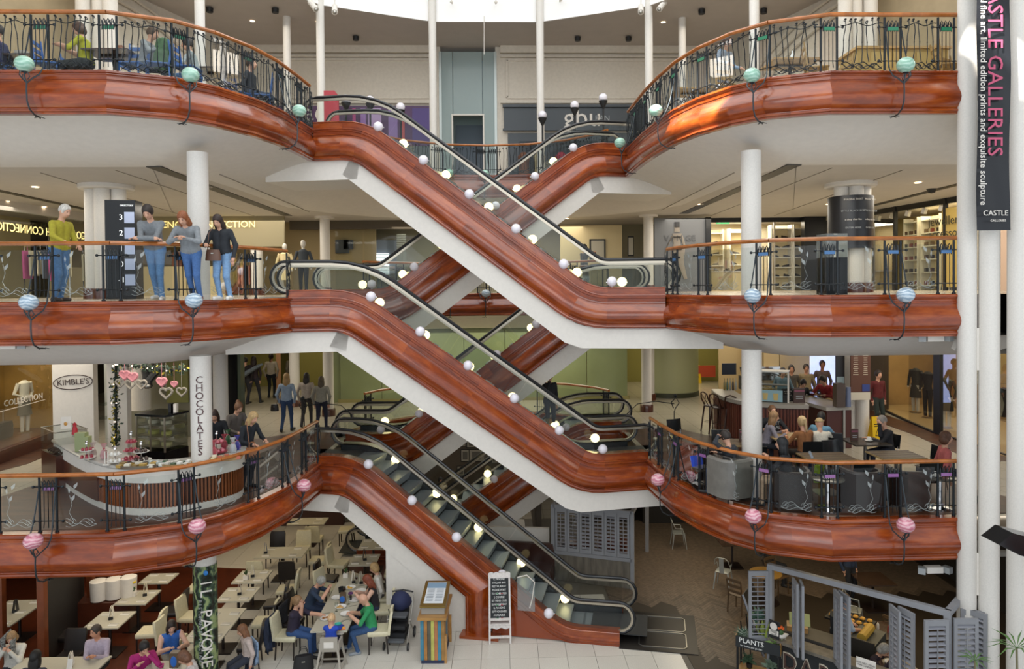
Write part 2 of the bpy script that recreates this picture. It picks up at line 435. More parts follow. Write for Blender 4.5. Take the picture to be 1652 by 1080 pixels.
# round columns
def column(x, y, z0, z1, r=.2, name='column', n=24, base=None):
    mb = MB(); mb.lathe([(r, z0), (r, z1)], n, (x, y, 0)); o = struct(name, mb, COLM)
    if base:
        b = MB(); b.lathe([(r+.05, z0), (r+.05, z0+.2), (r+.03, z0+.24), (r, z0+.24)], n, (x, y, 0)); b.build('column_base', DKWOOD, o)
    return o
for s in (-1, 1):
    column(s*5.42, 13.95, F2, 10.72, .195); column(s*5.42, 13.95, F1, 6.78, .195, base=None)
column(-5.5, 14.2, 0, 3.0, .215)
for s in (-1, 1):                                             # upper colonnade, past the top gallery
    column(s*1.9, 25.2, F3, 18.3, .135); column(s*5.5, 23.9, F3, 18.3, .135); column(s*6.9, 24.9, F3, 17.5, .13)
    column(s*6.6, 17.0, F3, 18.3, .115)
    column(s*5.6, 24.6, F2, 10.55, .17, base=True); column(s*5.3, 23.6, F1, 6.58, .17, base=True)
    for k, dx in enumerate((-.38, 0, .38)): column(s*10.9+dx, 20.6+abs(dx)*-.4, F3, 17.5, .19)
column(-7.9, 24.5, F2, 10.55, .2, base=True)
# grouped piers on the middle gallery with flat caps
for s in (-1, 1):
    X0, Y0 = (-8.88, 17.1) if s < 0 else (9.05, 17.2)
    for dx, dy in ((-.28, -.1), (.02, -.24), (.3, -.05), (0, .25)): column(X0+dx, Y0+dy, F2, 10.5, .17, base=True)
    mb = MB(); mb.lathe([(0, 10.44), (.56, 10.44), (.6, 10.47), (.6, 10.55)], 28, (X0, Y0, 0)); struct('column_cap', mb, WHITE)
for x, y in ((-5.6, 24.6), (5.6, 24.6)):
    mb = MB(); mb.lathe([(0, 10.48), (.32, 10.48), (.34, 10.55)], 24, (x, y, 0)); struct('column_cap', mb, WHITE)
# tall paired columns beside the banner, with their web plates
for x, y, r in ((8.72, 12.35, .155), (9.02, 12.2, .165), (9.36, 11.95, .17), (9.75, 11.9, .2)): column(x, y, 0, 18.5, r, n=28)
for z in (2.9, 6.9, 10.9, 14.6):
    mb = MB(); mb.box((8.87, 12.24, z), (.22, .03, .75), -.35); struct('column_web_plate', mb, WHITE, smooth=0)
# unseen slabs added above the atrium; two holes shape the sun patches
RZ = 23.0
def roof(x0, x1, y0, y1):
    mb = MB(); mb.box(((x0+x1)/2, (y0+y1)/2, RZ), (x1-x0, y1-y0, .1)); return struct('roof', mb, WHITE, smooth=0)
H1 = (-4.5, -3.3, 8.1, 10.1); H2 = (.62, 1.3, 6.3, 7.3)
roof(-30, 30, -6, 6.3); roof(-30, H2[0], 6.3, 7.3); roof(H2[1], 30, 6.3, 7.3); roof(-30, 30, 7.3, 8.1); roof(-30, H1[0], 8.1, 10.1); roof(H1[1], 30, 8.1, 10.1); roof(-30, 30, 10.1, 42)
# escalators
def poly_arc(x1, x2, L, zt, zb, R1=1.6, R2=1.2, n=4, e0=0.0, e1=0.0):
    th = math.atan2(zt-zb, x2-x1); P = [(-e0, zt)]
    t = R1*math.tan(th/2); cx, cz = x1-t, zt-R1
    for k in range(n+1):
        a = th*k/n; P.append((cx+R1*math.sin(a), cz+R1*math.cos(a)))
    t = R2*math.tan(th/2); cx, cz = x2+t, zb+R2
    for k in range(n, -1, -1):
        a = th*k/n; P.append((cx-R2*math.sin(a), cz-R2*math.cos(a)))
    P.append((L+e1, zb)); return P
def downs(P):
    D = []
    for i in range(len(P)):
        ds = []
        for a, b in ((max(i-1, 0), i), (i, min(i+1, len(P)-1))):
            dx, dz = P[b][0]-P[a][0], P[b][1]-P[a][1]; l = math.hypot(dx, dz)
            if l > 1e-6: ds.append(Vector((dz/l, 0, -dx/l)))
        n = sum(ds, Vector((0, 0, 0))).normalized(); D.append(n/max(.5, n.dot(ds[0])))
    return D
def offs(P, d):
    D = downs(P); return [(p[0]+v.x*d, p[1]+v.z*d) for p, v in zip(P, D)]
BOARD = [(-.02, -.175), (.035, -.175), (.045, -.165), (.045, -.15), (.03, -.142), (.03, -.02), (.05, -.012), (.055, .012), (.04, .024), (.04, .04), (.052, .048), (.052, .066), (.036, .078), (.03, .1), (.03, .125), (.05, .133), (.05, .15), (.032, .16), (-.06, .16)]
EW = 1.62
STEPM = mat('step_metal', '#9aa2a6', .35, .5)
SKIRT = mat('skirt_steel', '#3b3f42', .35, .5)
HR = {}
def esc(label, T, B, zt, zb, x1, x2, side, ground=False, lit=True, cut=(0, 0)):
    L = math.dist(T, B); rz = plan_dir(T, B)
    root = thing('escalator', label, 'escalator', (T[0], T[1], 0), rz, 'crossing escalators of the atrium')
    s = side                                     # +1: the far side lies on local +y
    O = Vector((0, -s, 0))                       # towards the viewer's side
    P = poly_arc(x1, x2, L, zt, zb)
    def V(p, y=0.0): return Vector((p[0], y*s, p[1]))
    def run(name, m, P, prof, y=0.0, out=O, cuts=None, D=None):
        D = D or downs(P); Q = [V(p, y) for p in P]
        idx = cuts or [0, len(P)-1]; obs = []; u = 0
        for a, b in zip(idx[:-1], idx[1:]):
            mb = MB(); u = mb.sweep(Q[a:b+1], [out]*(b+1-a), D[a:b+1], prof, u0=u); obs.append(mb.build(name, m, root))
        return obs
    # insert two joints in the long incline so that panels meet there
    a, b = P[5], P[6]; P2 = P[:6]+[(a[0]+(b[0]-a[0])*k, a[1]+(b[1]-a[1])*k) for k in (.18, .5, .8)]+P[6:]
    n = len(P2)
    cutsI = [0, 1, 3, 6, 7, 8, n-5, n-2, n-1]
    for i, (ca, cb) in enumerate(((0, 1), (1, 4), (4, 6), (6, 7), (7, 8), (8, n-5), (n-5, n-2), (n-2, n-1))): pass
    if not ground:
        run('fascia_board', MAHOG, P2, BOARD, cuts=cutsI)
        run('curved_panel', MAHOG, P2, BULG, cuts=cutsI)
    else:
        run('fascia_board', MAHOG, P2, BOARD, cuts=cutsI)
        xp = 4.45; k = (xp-a[0])/(b[0]-a[0]); Pg = P[:6]+[(a[0]+(b[0]-a[0])*.3, a[1]+(b[1]-a[1])*.3), (xp, a[1]+(b[1]-a[1])*k), (xp, .02)]
        run('curved_panel', MAHOG, Pg, BULG, cuts=[0, 1, 3, 6, 7, 8])
        mb = MB(); mb.box((xp-.38, -.03*s, .035), (.92, .5, .07)); mb.build('pillar_plinth', MAHOG, root, smooth=0)
        # triangular flush panel beneath the board and low skirting to the newel
        lowp = [p for p in offs(P2, .155)]
        pts = [(xp-.12, .02)]+[(xp-.12, a[1]+(b[1]-a[1])*k-.2)]+[p for p in lowp if p[0] > xp and p[1] > .03]+[(L, .02)]
        mb = MB(); mb.poly([V(p, -.0) for p in pts], .05, (0, s, 0)); mb.build('side_panel', MAHOG, root, smooth=0)
        # plastered wall under the upper half
        t = offs(P2, 1.15); tt = [p for p in t if 1.75 < p[0] < xp-.6]
        pts = [(1.72, 0), (1.72, tt[0][1]+(tt[0][0]-1.72)*.75 if tt else 3)]+tt+[(xp-.45, 1.6), (xp-.45, 0)]
        pts = [(1.72, 0), (1.72, 2.55), (2.3, 2.4), (xp-.75, 1.05), (xp-.55, .8), (xp-.55, 0)]
        mb = MB(); mb.poly([V(p, .04) for p in pts], 1.5, (0, s, 0)); mb.build('enclosure_wall', WHITE, root, smooth=0)
    # cladding of the truss
    Pc = poly_arc(x1, x2, L, zt, zb, .02, .02, n=1, e0=1.25, e1=(1.25 if not ground else 0))
    if ground: Pc = [p for p in Pc if p[0] < 3.9]; Pc.append((3.9, zt-(3.9-x1)*(zt-zb)/(x2-x1)))
    D = downs(Pc); Q = [V(p, .03) for p in Pc]
    mb = MB(); mb.sweep(Q, [O]*len(Pc), D, [(0, .7), (0, 1.2), (-EW+.06, 1.2), (-EW+.06, .7)], closed=True); mb.build('truss_cladding', SOFF if False else WHITE, root, ang=20)
    # far side fascia (plain) and inner skirts, decks
    run('far_fascia', MAHOG, P, [(0, -.15), (0, .7), (.04, .7), (.04, -.15)], y=EW)
    for y0, y1 in ((0.0, .28), (EW-.28, EW)):
        run('deck', CHAMP if y0 else MAHOG, P, [(-y0, -.165), (-y1, -.165), (-y1, -.13), (-y0, -.13)])
    for y0 in (.28, EW-.30): run('skirt', SKIRT, P, [(-y0, -.14), (-y0-.02, -.14), (-y0-.02, .25), (-y0, .25)])
    # balustrades: glass, steel rail, rubber handrail with newel loops
    R = .35; H = .80
    for y0 in (.14, EW-.14):
        top = offs(P, -H); top = [q for q in top]
        top[0] = (.02, zt+H); top[-1] = (L-.02, zb+H)
        lo = [(top[0][0]-R*math.sin(q), zt+H-R+R*math.cos(q)) for q in [PI*k/8 for k in range(1, 9)]][::-1]
        hi = [(top[-1][0]+R*math.sin(q), zb+H-R+R*math.cos(q)) for q in [PI*k/8 for k in range(1, 9)]]
        ring = [lo[0]] and [(lo[0][0]+.25, lo[0][1]-.05)]+lo+top+hi+[(hi[-1][0]-.25, hi[-1][1]-.05)]
        mb = MB(); mb.tube([V(p, y0) for p in ring], .036, 8); mb.build('handrail', RUBBER, root)
        inner = [(lo[0][0]+.25, lo[0][1]-.0)]+[(p[0]+(.05 if i < 8 else 0), p[1]) for i, p in enumerate(lo)]
        c0 = (top[0][0], zt+H-R); c1 = (top[-1][0], zb+H-R)
        sh = lambda p, c: (c[0]+(p[0]-c[0])*.86, c[1]+(p[1]-c[1])*.86)
        r2 = [sh(p, c0) for p in lo]+offs([p for p in top], .066)[0:]+[sh(p, c1) for p in hi]
        mb = MB(); mb.tube([V(p, y0) for p in r2], .036, 4); mb.build('handrail_track', CHAMP, root)
        # glass: panes between the board and the rail
        bot = offs(P, -.14); bot[0] = (top[0][0], zt+.14); bot[-1] = (top[-1][0], zb+.14)
        tp_ = offs(top, .07)
        cut = [0, 3, 5, 6, 8, len(P)-1]
        # split the incline pane
        for ca, cb in zip(cut[:-1], cut[1:]):
            seq = list(range(ca, cb+1))
            if ca == 5:
                for q in range(3):
                    k0, k1 = q/3+.002, (q+1)/3-.002
                    f = lambda A, k: (A[5][0]+(A[6][0]-A[5][0])*k, A[5][1]+(A[6][1]-A[5][1])*k)
                    mb = MB(); mb.poly([V(f(bot, k0), y0), V(f(bot, k1), y0), V(f(tp_, k1), y0), V(f(tp_, k0), y0)]); mb.build('glass_pane', GLASS, root, smooth=0)
                continue
            mb = MB()
            for i in seq[:-1]: mb.add([V(bot[i], y0), V(bot[i+1], y0), V(tp_[i+1], y0), V(tp_[i], y0)], [(0, 1, 2, 3)])
            mb.build('glass_pane', GLASS, root, smooth=0)
        for arc, c in ((lo, c0), (hi, c1)):
            mb = MB(); mb.poly([V(sh(p, c), y0) for p in arc]); mb.build('end_pane', GLASS, root, smooth=0)
    # steps
    st = MB(); st.poly([(-.02, .3*s, 0), (.36, .3*s, 0), (.36, .3*s, -.05), (.3, .3*s, -.2), (-.02, .3*s, -.2)], EW-.62, (0, s, 0)); sp = st.build('step', STEPM, root, ang=60)
    th = (zt-zb)/(x2-x1); firsts = True; x = x1-.7
    while x < x2+1.0:
        zc = min(zt, max(zb, zt-(x-x1)*th))-.02
        if x < x1: zc = zt-.02
        if firsts: sp.location = (x, 0, zc); firsts = False
        else: inst(sp, root, (x, 0, zc))
        x += .32
    for x0, z in ((-.6, zt), (L-.7, zb)):
        mb = MB(); mb.box((x0+.65, EW/2*s, z-.0), (1.3, EW-.6, .02)); mb.build('landing_plate', mat('landing_dark', '#4a4c4d', .4, .5), root, smooth=0)
    # round lamps standing on the two decks
    g = MB(); g.ball((0, 0, 0), .115, 14, 9); gp = g.build('deck_globe', OPAL, root)
    b2 = MB(); b2.ball((0, 0, 0), .115, 14, 9); gl = b2.build('lit_globe', GLOW, root)
    fo = MB(); fo.tube([(-.13, 0, 0), (.13, 0, 0)], .016, 6); fo.tube([(0, 0, -.14), (0, 0, -.05)], .03, 6); f0 = fo.build('globe_bracket', CHROME, root)
    fst = True
    for k in range(6 if not ground else 5):
        x = x1+.35+k*1.08
        if x > x2+.5: break
        z = min(zt, zt-(x-x1)*th)+.27
        if x > x2: z = zb+.3
        xn, xf = x, x+.22; zf = z-.22*th if x+.22 < x2 else z
        for (xx, zz, yy, src) in ((xn, z, -.02, gp), (xf, zf, EW-.42, gl)):
            if fst or (src is gl and k == 0): src.location = (xx, yy*s, zz); last = src
            else: last = inst(src, root, (xx, yy*s, zz))
            if src is gp and k == 0: fst = False
            if src is gp and k == 0: f0.parent = gp; f0.location = (0, .04*s, -.02)
            else: inst(f0, last, (0, .04*s if src is gp else .08*s, -.02))
    return root
E1A, E1B = (-3.97, 17.0), (4.05, 15.6)
esc('escalator from the top gallery above the chocolate counter side, nearest of the upper pair', (-3.97, 17.0), (4.08, 15.6), F3, F2, 1.25, 6.5, 1)
esc('escalator down from the gallery where four people lean, to the cafe level', (-4.22, 15.5), (3.98, 17.12), F2, F1, 1.45, 6.85, 1)
esc('lowest escalator with visible steps, ending at the black floor plate on the ground', (-4.05, 17.23), (3.03, 15.67), F1, .13, .98, 5.95, 1, ground=True)
esc('rear escalator rising to the top gallery beside the dark shop sign', (4.05, 19.6), (-3.95, 18.0), F3, F2, 1.3, 6.6, -1)
esc('rear escalator crossing behind between middle gallery and cafe level', (4.1, 18.9), (-3.9, 19.75), F2, F1, 1.3, 6.6, -1)
esc('rear dark escalator crossing behind down towards the restaurant', (4.0, 21.0), (-3.9, 21.0), F1, .13, 1.3, 6.6, -1)
# landing plates let into the ground floor
r = thing('escalator_floor_plate', 'black metal floor plate with pale inlaid outlines at the foot of the lowest escalator', 'floor plate', (3.03, 15.67, 0), plan_dir((-4.05, 17.23), (3.03, 15.67)))
BX(r, 'plate', mat('plate_black', '#2b2826', .35, .4))((.85, .81, .01), (1.72, 1.85, .02))
for yy in (.42, 1.2):
    mb = MB(); w, h, c = .56, .35, .07; o = [(.42, yy-h+c), (.42+c, yy-h), (.42+1.05-c, yy-h), (.42+1.05, yy-h+c), (.42+1.05, yy+h-c), (.42+1.05-c, yy+h), (.42+c, yy+h), (.42, yy+h-c), (.42, yy-h+c)]
    mb.tube([(x, y, .022) for x, y in o], .014, 4); mb.build('inlay_outline', STEEL, r)
# balustrades of the galleries
def marble(name, a, b, c):
    m = bpy.data.materials.new(name); m.use_nodes = True; _M[name] = m; nt = m.node_tree; P = nt.nodes['Principled BSDF']
    tc = nt.nodes.new('ShaderNodeTexCoord'); oi = nt.nodes.new('ShaderNodeObjectInfo'); ad = nt.nodes.new('ShaderNodeVectorMath'); ad.operation = 'ADD'
    nt.links.new(tc.outputs['Object'], ad.inputs[0]); nt.links.new(oi.outputs['Location'], ad.inputs[1])
    w = nt.nodes.new('ShaderNodeTexWave'); w.bands_direction = 'Z'; w.inputs['Scale'].default_value = 5; w.inputs['Distortion'].default_value = 9; w.inputs['Detail'].default_value = 3
    nt.links.new(ad.outputs[0], w.inputs['Vector']); r = nt.nodes.new('ShaderNodeValToRGB'); e = r.color_ramp.elements
    e[0].position = .1; e[0].color = (*lin(a), 1); e[1].position = .95; e[1].color = (*lin(c), 1); k = e.new(.55); k.color = (*lin(b), 1)
    nt.links.new(w.outputs['Fac'], r.inputs[0]); nt.links.new(r.outputs[0], P.inputs['Base Color']); P.inputs['Roughness'].default_value = .18; P.inputs['Coat Weight'].default_value = .6
    return m
MG = {3: marble('green_marbled_glass', '#88b39e', '#95bda8', '#a9cbba'), 2: marble('blue_marbled_glass', '#8ba0b2', '#a3b6c4', '#c2ced6'), 1: marble('pink_marbled_glass', '#bf7083', '#cf909d', '#dfb4ba')}
BLK = {3: mat('green_block_glass', '#2f7a58', .2), 2: mat('blue_block_glass', '#486f9c', .2), 1: mat('violet_block_glass', '#8a5c90', .2)}
PAIRX = [8.42, 7.45, 6.3, 5.27]
PAIRT = [arc_of(X=x) for x in PAIRX]+[arc_of(Y=y) for y in (14.15, 15.25, 16.3)]
def P3(t, s, F, o=0.0, z=0.0):
    p, n, d = along(t, s); return Vector((p.x+n.x*o, p.y+n.y*o, F+z))
random.seed(11)
def rodmesh(kind):
    b = MB()
    if kind == 'rod':
        b.tube([(0, 0, .04), (0, .0, .14), (0, 0, .8), (0, 0, .86), (.018, 0, .9), (.03, 0, .87)], .0075, 5)
    return b
WAVY = []
for i in range(6):
    ph = random.uniform(0, 6); am = random.uniform(.012, .03); top = random.uniform(.86, .93); pts = []
    z0 = random.uniform(.14, .24)
    for k in range(9):
        z = z0+(top-z0)*k/8; pts.append((am*math.sin(ph+z*6.5)+am*.5*math.sin(ph+13*z), .008*math.sin(5*z+ph), z))
    pts += [(pts[-1][0]+.022, 0, top+.02), (pts[-1][0]+.03, 0, top-.015), (pts[-1][0]+.008, 0, top-.02)]
    WAVY.append((pts, pts[4]))
SHARED = {}
def shared(key, fn, m, parent, loc, rz=0, name=None, sm=True):
    if key not in SHARED:
        o = fn().build(name or key, m, parent, smooth=sm); SHARED[key] = o
    else:
        o = inst(SHARED[key], parent)
        if name: o.name = name
        if o.data.materials and isinstance(m, bpy.types.Material) and o.data.materials[0] != m:
            o.material_slots[0].link = 'OBJECT'; o.material_slots[0].material = m
    o.location = loc; o.rotation_euler = (0, 0, rz); return o
def mk_post():
    b = MB(); b.tube([(0, 0, 0), (0, 0, .97)], .021, 8); b.lathe([(.034, 0), (.034, .03), (.021, .04)], 10); return b
def mk_bars():      # local x along the rail, width of the pair .29
    b = MB(); b.tube([(-.25, 0, .2), (.25, 0, .2)], .01, 5); b.tube([(-.25, 0, .8), (.25, 0, .8)], .01, 5); b.tube([(0, 0, .2), (0, 0, .8)], .008, 5)
    for x in (-.25, .25):
        for z in (.2, .8): b.ball((x, 0, z), .027, 8, 5)
    for x in (-.145, .145):
        for z in (.2, .8): b.ball((x, 0, z), .032, 8, 5, (1, 1, .7))
    return b
def mk_rods():
    b = MB()
    for x in (-.07, 0, .07):
        b.tube([(x+.012*(x > 0)-.012*(x < 0), 0, .08), (x, 0, .18), (x, 0, .8), (x-.012, 0, .88), (x+.01, 0, .915), (x+.028, 0, .88), (x+.018, .0, .84)], .008, 5)
    for x in (-.1, -.035, .035, .1): b.tube([(x, 0, .72), (x+.01, .01, .82), (x-.008, -.006, .9)], [.009, .02, .004], 5)
    return b
def mk_block(): b = MB(); b.box((0, .012, .765), (.19, .02, .06)); return b
def mk_scroll():
    b = MB()
    for ph, a, z0 in ((0, .05, .1), (2, .045, .13), (4, .035, .08)):
        b.tube([(x/10*.42, 0, z0+a*math.sin(ph+x*.75)) for x in range(-10, 11)], .009, 5)
    for cx, r in ((-.22, .06), (.2, .055), (.02, .045)):
        b.tube([(cx+(r*(1-k/14))*math.cos(k*.7), .006, .09+(r*(1-k/14))*math.sin(k*.7)) for k in range(12)], .008, 5)
    return b
def mk_topwave():
    b = MB(); b.tube([(x/10*.44, 0, .84+.025*math.sin(x*.55)) for x in range(-10, 11)], .009, 5); return b
def mk_etch():
    b = MB()
    for ph, a, z0 in ((0, .05, .2), (.8, .04, .16), (2.2, .03, .13)):
        b.tube([(x/10*.26, .0, z0+a*math.sin(ph+x*.5)) for x in range(-10, 11)], .003, 4)
    for cx, r in ((-.16, .075), (.17, .06)):
        b.tube([(cx+(r*(1-k/16))*math.cos(k*.6), 0, .19+(r*(1-k/16))*math.sin(k*.6)) for k in range(15)], .003, 4)
    b.tube([(-.12, 0, .2), (-.2, 0, .35), (-.15, 0, .5), (-.19, 0, .66)], .003, 4)
    for x, z, q in ((-.15, .55, .3), (-.2, .68, -.2), (-.11, .76, .4)):
        b.poly([(x, 0, z), (x+.03+q*.05, .0, z+.05), (x+.02+q*.1, 0, z+.12), (x-.015, 0, z+.06)])
    return b
def handrail(F, s, t0, t1, root, h=1.01):
    P = sub_edge(t0, t1); cs = [i for i in range(len(P))]
    pts = [Vector((s*x, y, F+h)) for x, y in P]
    # split at the bends so that the joints of the timber show
    k = 0
    cutp = [0]+[i for i in range(2, len(P)-1, 2)]+[len(P)-1]
    for a, b in zip(cutp[:-1], cutp[1:]):
        mb = MB(); seg = pts[a:b+1]
        mb.tube(seg, .045, 8, flat=.85); mb.build('handrail', RAILW2, root)
RAILW2 = mat('handrail_wood', '#a9632a', .28, noise=(6, .25, (1, 1, 1)), rnd=.07, coat=.3)
LV = {3: 'top gallery', 2: 'middle gallery', 1: 'cafe level gallery'}
def balustrade(lv, s):
    F = {1: F1, 2: F2, 3: F3}[lv]; nm = 'E' if s > 0 else 'W'
    tend = Ty(LEND[(nm, lv)]-.12)
    side = 'cafe side' if s > 0 else 'chocolate counter side'
    root = thing('gallery_balustrade', f'{"wavy barred" if lv == 3 else "etched glass"} iron balustrade with wooden rail, {LV[lv]}, {side}', 'balustrade', group='balustrades round the atrium')
    handrail(F, s, 0 if s < 0 else 1.8, tend, root)
    Ts = [t for t in PAIRT if t < tend-.1]
    if s < 0: Ts = [arc_of(X=9.6)]+Ts
    if lv == 3 and s > 0: Ts += [Ty(17.4), Ty(18.6)]
    for i, t in enumerate(Ts):
        if t > tend-.2: continue
        for dt in (-.145, .145):
            p = P3(t+dt, s, F, -.03); shared('post', mk_post, IRON, root, p)
        p, n, d = along(t, s); rz = math.atan2(d.y, d.x); q = (p.x-n.x*.03, p.y-n.y*.03, F)
        cb = shared('cross_bars', mk_bars, IRON, root, q, rz); shared('thin_rods', mk_rods, IRON, cb, (0, 0, 0)); shared('colour_block', mk_block, BLK[lv], cb, (0, 0, 0))
    bounds = Ts+[tend+.14]
    for a, b in zip(bounds[:-1], bounds[1:]):
        a0, b0 = a+.2, b-.2
        if b0-a0 < .25: continue
        # split at plan bends
        ks = [a0]+[c for c in ARC if a0+.12 < c < b0-.12]+[b0]
        if lv < 3:
            mb = MB()
            for u, v in zip(ks[:-1], ks[1:]):
                A, B = P3(u, s, F, -.03), P3(v, s, F, -.03); z0, z1 = .1, .9
                mb.add([A+Vector((0, 0, z0)), B+Vector((0, 0, z0)), B+Vector((0, 0, z1)), A+Vector((0, 0, z1))], [(0, 1, 2, 3)])
            mb.build('glass_panel', GLASS, root, smooth=0)
            tm = (a0+b0)/2; p, n, d = along(tm, s); shared('etched_scroll', mk_etch, GLASSE, root, (p.x, p.y, F), math.atan2(d.y, d.x))
        else:
            nb = max(3, int(round((b0-a0)/.105)))
            for k in range(nb):
                t = a0+(b0-a0)*(k+.5)/nb+random.uniform(-.012, .012); p, n, d = along(t, s); j = random.randrange(6)
                def mw(j=j):
                    b_ = MB(); pts, mid = WAVY[j]; b_.tube(pts, .0085, 5); b_.ball((pts[8][0], 0, pts[8][2]+.02), .02, 6, 4); b_.ball(pts[4], .013, 6, 4); return b_
                shared('wavy_bar_%s' % 'abcdef'[j], mw, IRON, root, (p.x, p.y, F), math.atan2(d.y, d.x), name='baluster')
            L = b0-a0
            for k in range(max(1, int(round(L/.85)))):
                kk = max(1, int(round(L/.85))); tm = a0+L*(k+.5)/kk; p, n, d = along(tm, s)
                for key, fn in (('root_scroll', mk_scroll), ('top_wave', mk_topwave)):
                    o = shared(key, fn, IRON, root, (p.x, p.y, F), math.atan2(d.y, d.x)); o.scale = (L/kk/.86, 1, 1)
            mb = MB()
            for u, v in zip(ks[:-1], ks[1:]):
                A, B = P3(u, s, F, -.06), P3(v, s, F, -.06)
                mb.add([A+Vector((0, 0, .04)), B+Vector((0, 0, .04)), B+Vector((0, 0, .93)), A+Vector((0, 0, .93))], [(0, 1, 2, 3)])
            mb.build('glass_panel', GLASS, root, smooth=0)
    # vine scrollwork where the rail meets the escalator
    p, n, d = along(tend+.02, s); rz = math.atan2(d.y, d.x)
    def mk_end():
        b = MB(); b.tube([(0, 0, 0), (0, 0, .97)], .018, 6)
        for ph in (0, 1.5, 3, 4.4): b.tube([(.09+.07*math.sin(ph+z*7), .02*math.cos(ph*2+z*5), .05+z*.85) for z in [k/12 for k in range(13)]], .008, 5)
        for z in (.25, .5, .75): b.tube([(.1+(.07*(1-k/12))*math.cos(k*.7), 0, z+(.07*(1-k/12))*math.sin(k*.7)) for k in range(11)], .008, 5)
        return b
    shared('end_scrollwork', mk_end, IRON, root, (p.x, p.y, F), rz)
    return root
for lv in (1, 2, 3):
    for s in (-1, 1): balustrade(lv, s)
def far_balustrade(lv, s, t0, t1, label):
    F = {1: F1, 2: F2, 3: F3}[lv]; root = thing('gallery_balustrade', label, 'balustrade', group='balustrades round the atrium')
    handrail(F, s, t0, t1, root)
    n = max(2, int((t1-t0)/1.15)); Ts = [t0+.2+(t1-t0-.4)*k/(n-1) for k in range(n)]
    for t in Ts:
        for dt in (-.145, .145): shared('post', mk_post, IRON, root, P3(t+dt, s, F, -.03))
        p, nn, d = along(t, s); rz = math.atan2(d.y, d.x); q = (p.x-nn.x*.03, p.y-nn.y*.03, F)
        cb = shared('cross_bars', mk_bars, IRON, root, q, rz); shared('thin_rods', mk_rods, IRON, cb, (0, 0, 0))
    for a, b in zip(Ts[:-1], Ts[1:]):
        if lv == 3:
            m = int((b-a-.4)/.11)
            for k in range(m):
                t = a+.2+(b-a-.4)*(k+.5)/m; p, nn, d = along(t, s); j = random.randrange(6)
                shared('wavy_bar_%s' % 'abcdef'[j], None, IRON, root, (p.x, p.y, F), math.atan2(d.y, d.x), name='baluster')
            p, nn, d = along((a+b)/2, s); o = shared('root_scroll', mk_scroll, IRON, root, (p.x, p.y, F), math.atan2(d.y, d.x)); o.scale = ((b-a-.3)/.86, 1, 1)
        else:
            A, B = P3(a+.2, s, F, -.03), P3(b-.2, s, F, -.03); mb = MB()
            mb.add([A+Vector((0, 0, .1)), B+Vector((0, 0, .1)), B+Vector((0, 0, .9)), A+Vector((0, 0, .9))], [(0, 1, 2, 3)]); mb.build('glass_panel', GLASS, root, smooth=0)
TE = ARC[-1]
for s, w in ((-1, 'counter half'), (1, 'cafe half')):
    far_balustrade(3, s, Ty(21.6), TE, f'far iron balustrade with wavy bars closing the top gallery, {w}')
    far_balustrade(2, s, Ty(21.6), TE, f'far balustrade of the middle gallery behind the escalators, {w}')
    far_balustrade(1, s, Ty(21.6), TE-1.6, f'far curved balustrade in front of the green wall, {w}')
for s, y0, y1, w in ((-1, 17.25, 17.95, 'short rail behind the counter side escalator'), (1, 17.35, 18.75, 'short rail behind the cafe side escalator')):
    pass
# globe lamps on curled iron stems
def globe_proto(lv):
    root = thing('globe_lamp', 'x', 'lamp', group='marbled globe lamps on the gallery cornices')
    b = MB(); b.ball((0, .38, .0), .15, 20, 12, (1, 1, .9)); b.build('globe', MG[lv], root)
    m = MB()
    for sx in (-1, 1):
        m.tube([(sx*.145, -.0, .74), (sx*.15, .05, .5), (sx*.165, .12, .2), (sx*.185, .2, -.02), (sx*.16, .26, -.14), (sx*.08, .31, -.22), (.0, .33, -.3)], .0125, 6)
    m.build('arm', IRONL, root)
    m = MB(); m.tube([(0, .38, -.13), (.01, .37, -.2), (0, .33, -.3), (.0, .34, -.42), (0, .33, -.6), (0, .27, -.72), (0, .14, -.79), (0, .02, -.8)], .014, 6)
    m.lathe([(.0, -.15), (.05, -.135), (.055, -.12), (.03, -.1)], 8, (0, .38, 0))
    m.tube([(-.02, .34, -.24), (-.07, .36, -.2), (-.05, .38, -.14), (-.01, .38, -.16)], .009, 5); m.tube([(.0, .33, -.28), (.05, .36, -.22), (.03, .38, -.17)], .008, 5)
    m.build('stem', IRONL, root)
    m = MB()
    for a in range(5):
        q = a*2*PI/5; m.poly([(0, .02, -.8), (.035*math.cos(q+.5), .02+.035*math.sin(q+.5), -.79), (.085*math.cos(q), .02+.085*math.sin(q), -.805), (.035*math.cos(q-.5), .02+.035*math.sin(q-.5), -.79)], .01)
    m.build('leaf_rosette', IRON, root)
    return root
ORD = ['first', 'second', 'third', 'fourth']
CN = {3: 'pale green', 2: 'blue and white', 1: 'pink and white'}
for lv, F in ((3, F3), (2, F2), (1, F1)):
    pr = globe_proto(lv)
    for s in (-1, 1):
        spots = [PAIRT[1], PAIRT[3], PAIRT[5]]
        if lv == 2: spots = spots[:2]
        if lv == 3 and s > 0: spots = spots+[Ty(18.6)]
        for i, t in enumerate(spots):
            if s > 0 and i == 0: t -= -.0
            p, n, d = along(t, s); rz = math.atan2(n.y, n.x)-PI/2
            where = 'counter side' if s < 0 else 'cafe side'
            place(pr, (p.x, p.y, F), rz, f'{CN[lv]} marbled globe lamp, {LV[lv]}, {where}, {ORD[i]} from the outer end')
    for k, (t, s) in enumerate(((TE-1.3, -1), (TE-.12, -1))):
        if lv == 1: continue
        p, n, d = along(t, s); place(pr, (p.x, p.y, F), math.atan2(n.y, n.x)-PI/2, f'{CN[lv]} globe lamp on the far cornice, {LV[lv]}, {["counter half", "middle"][k]}')
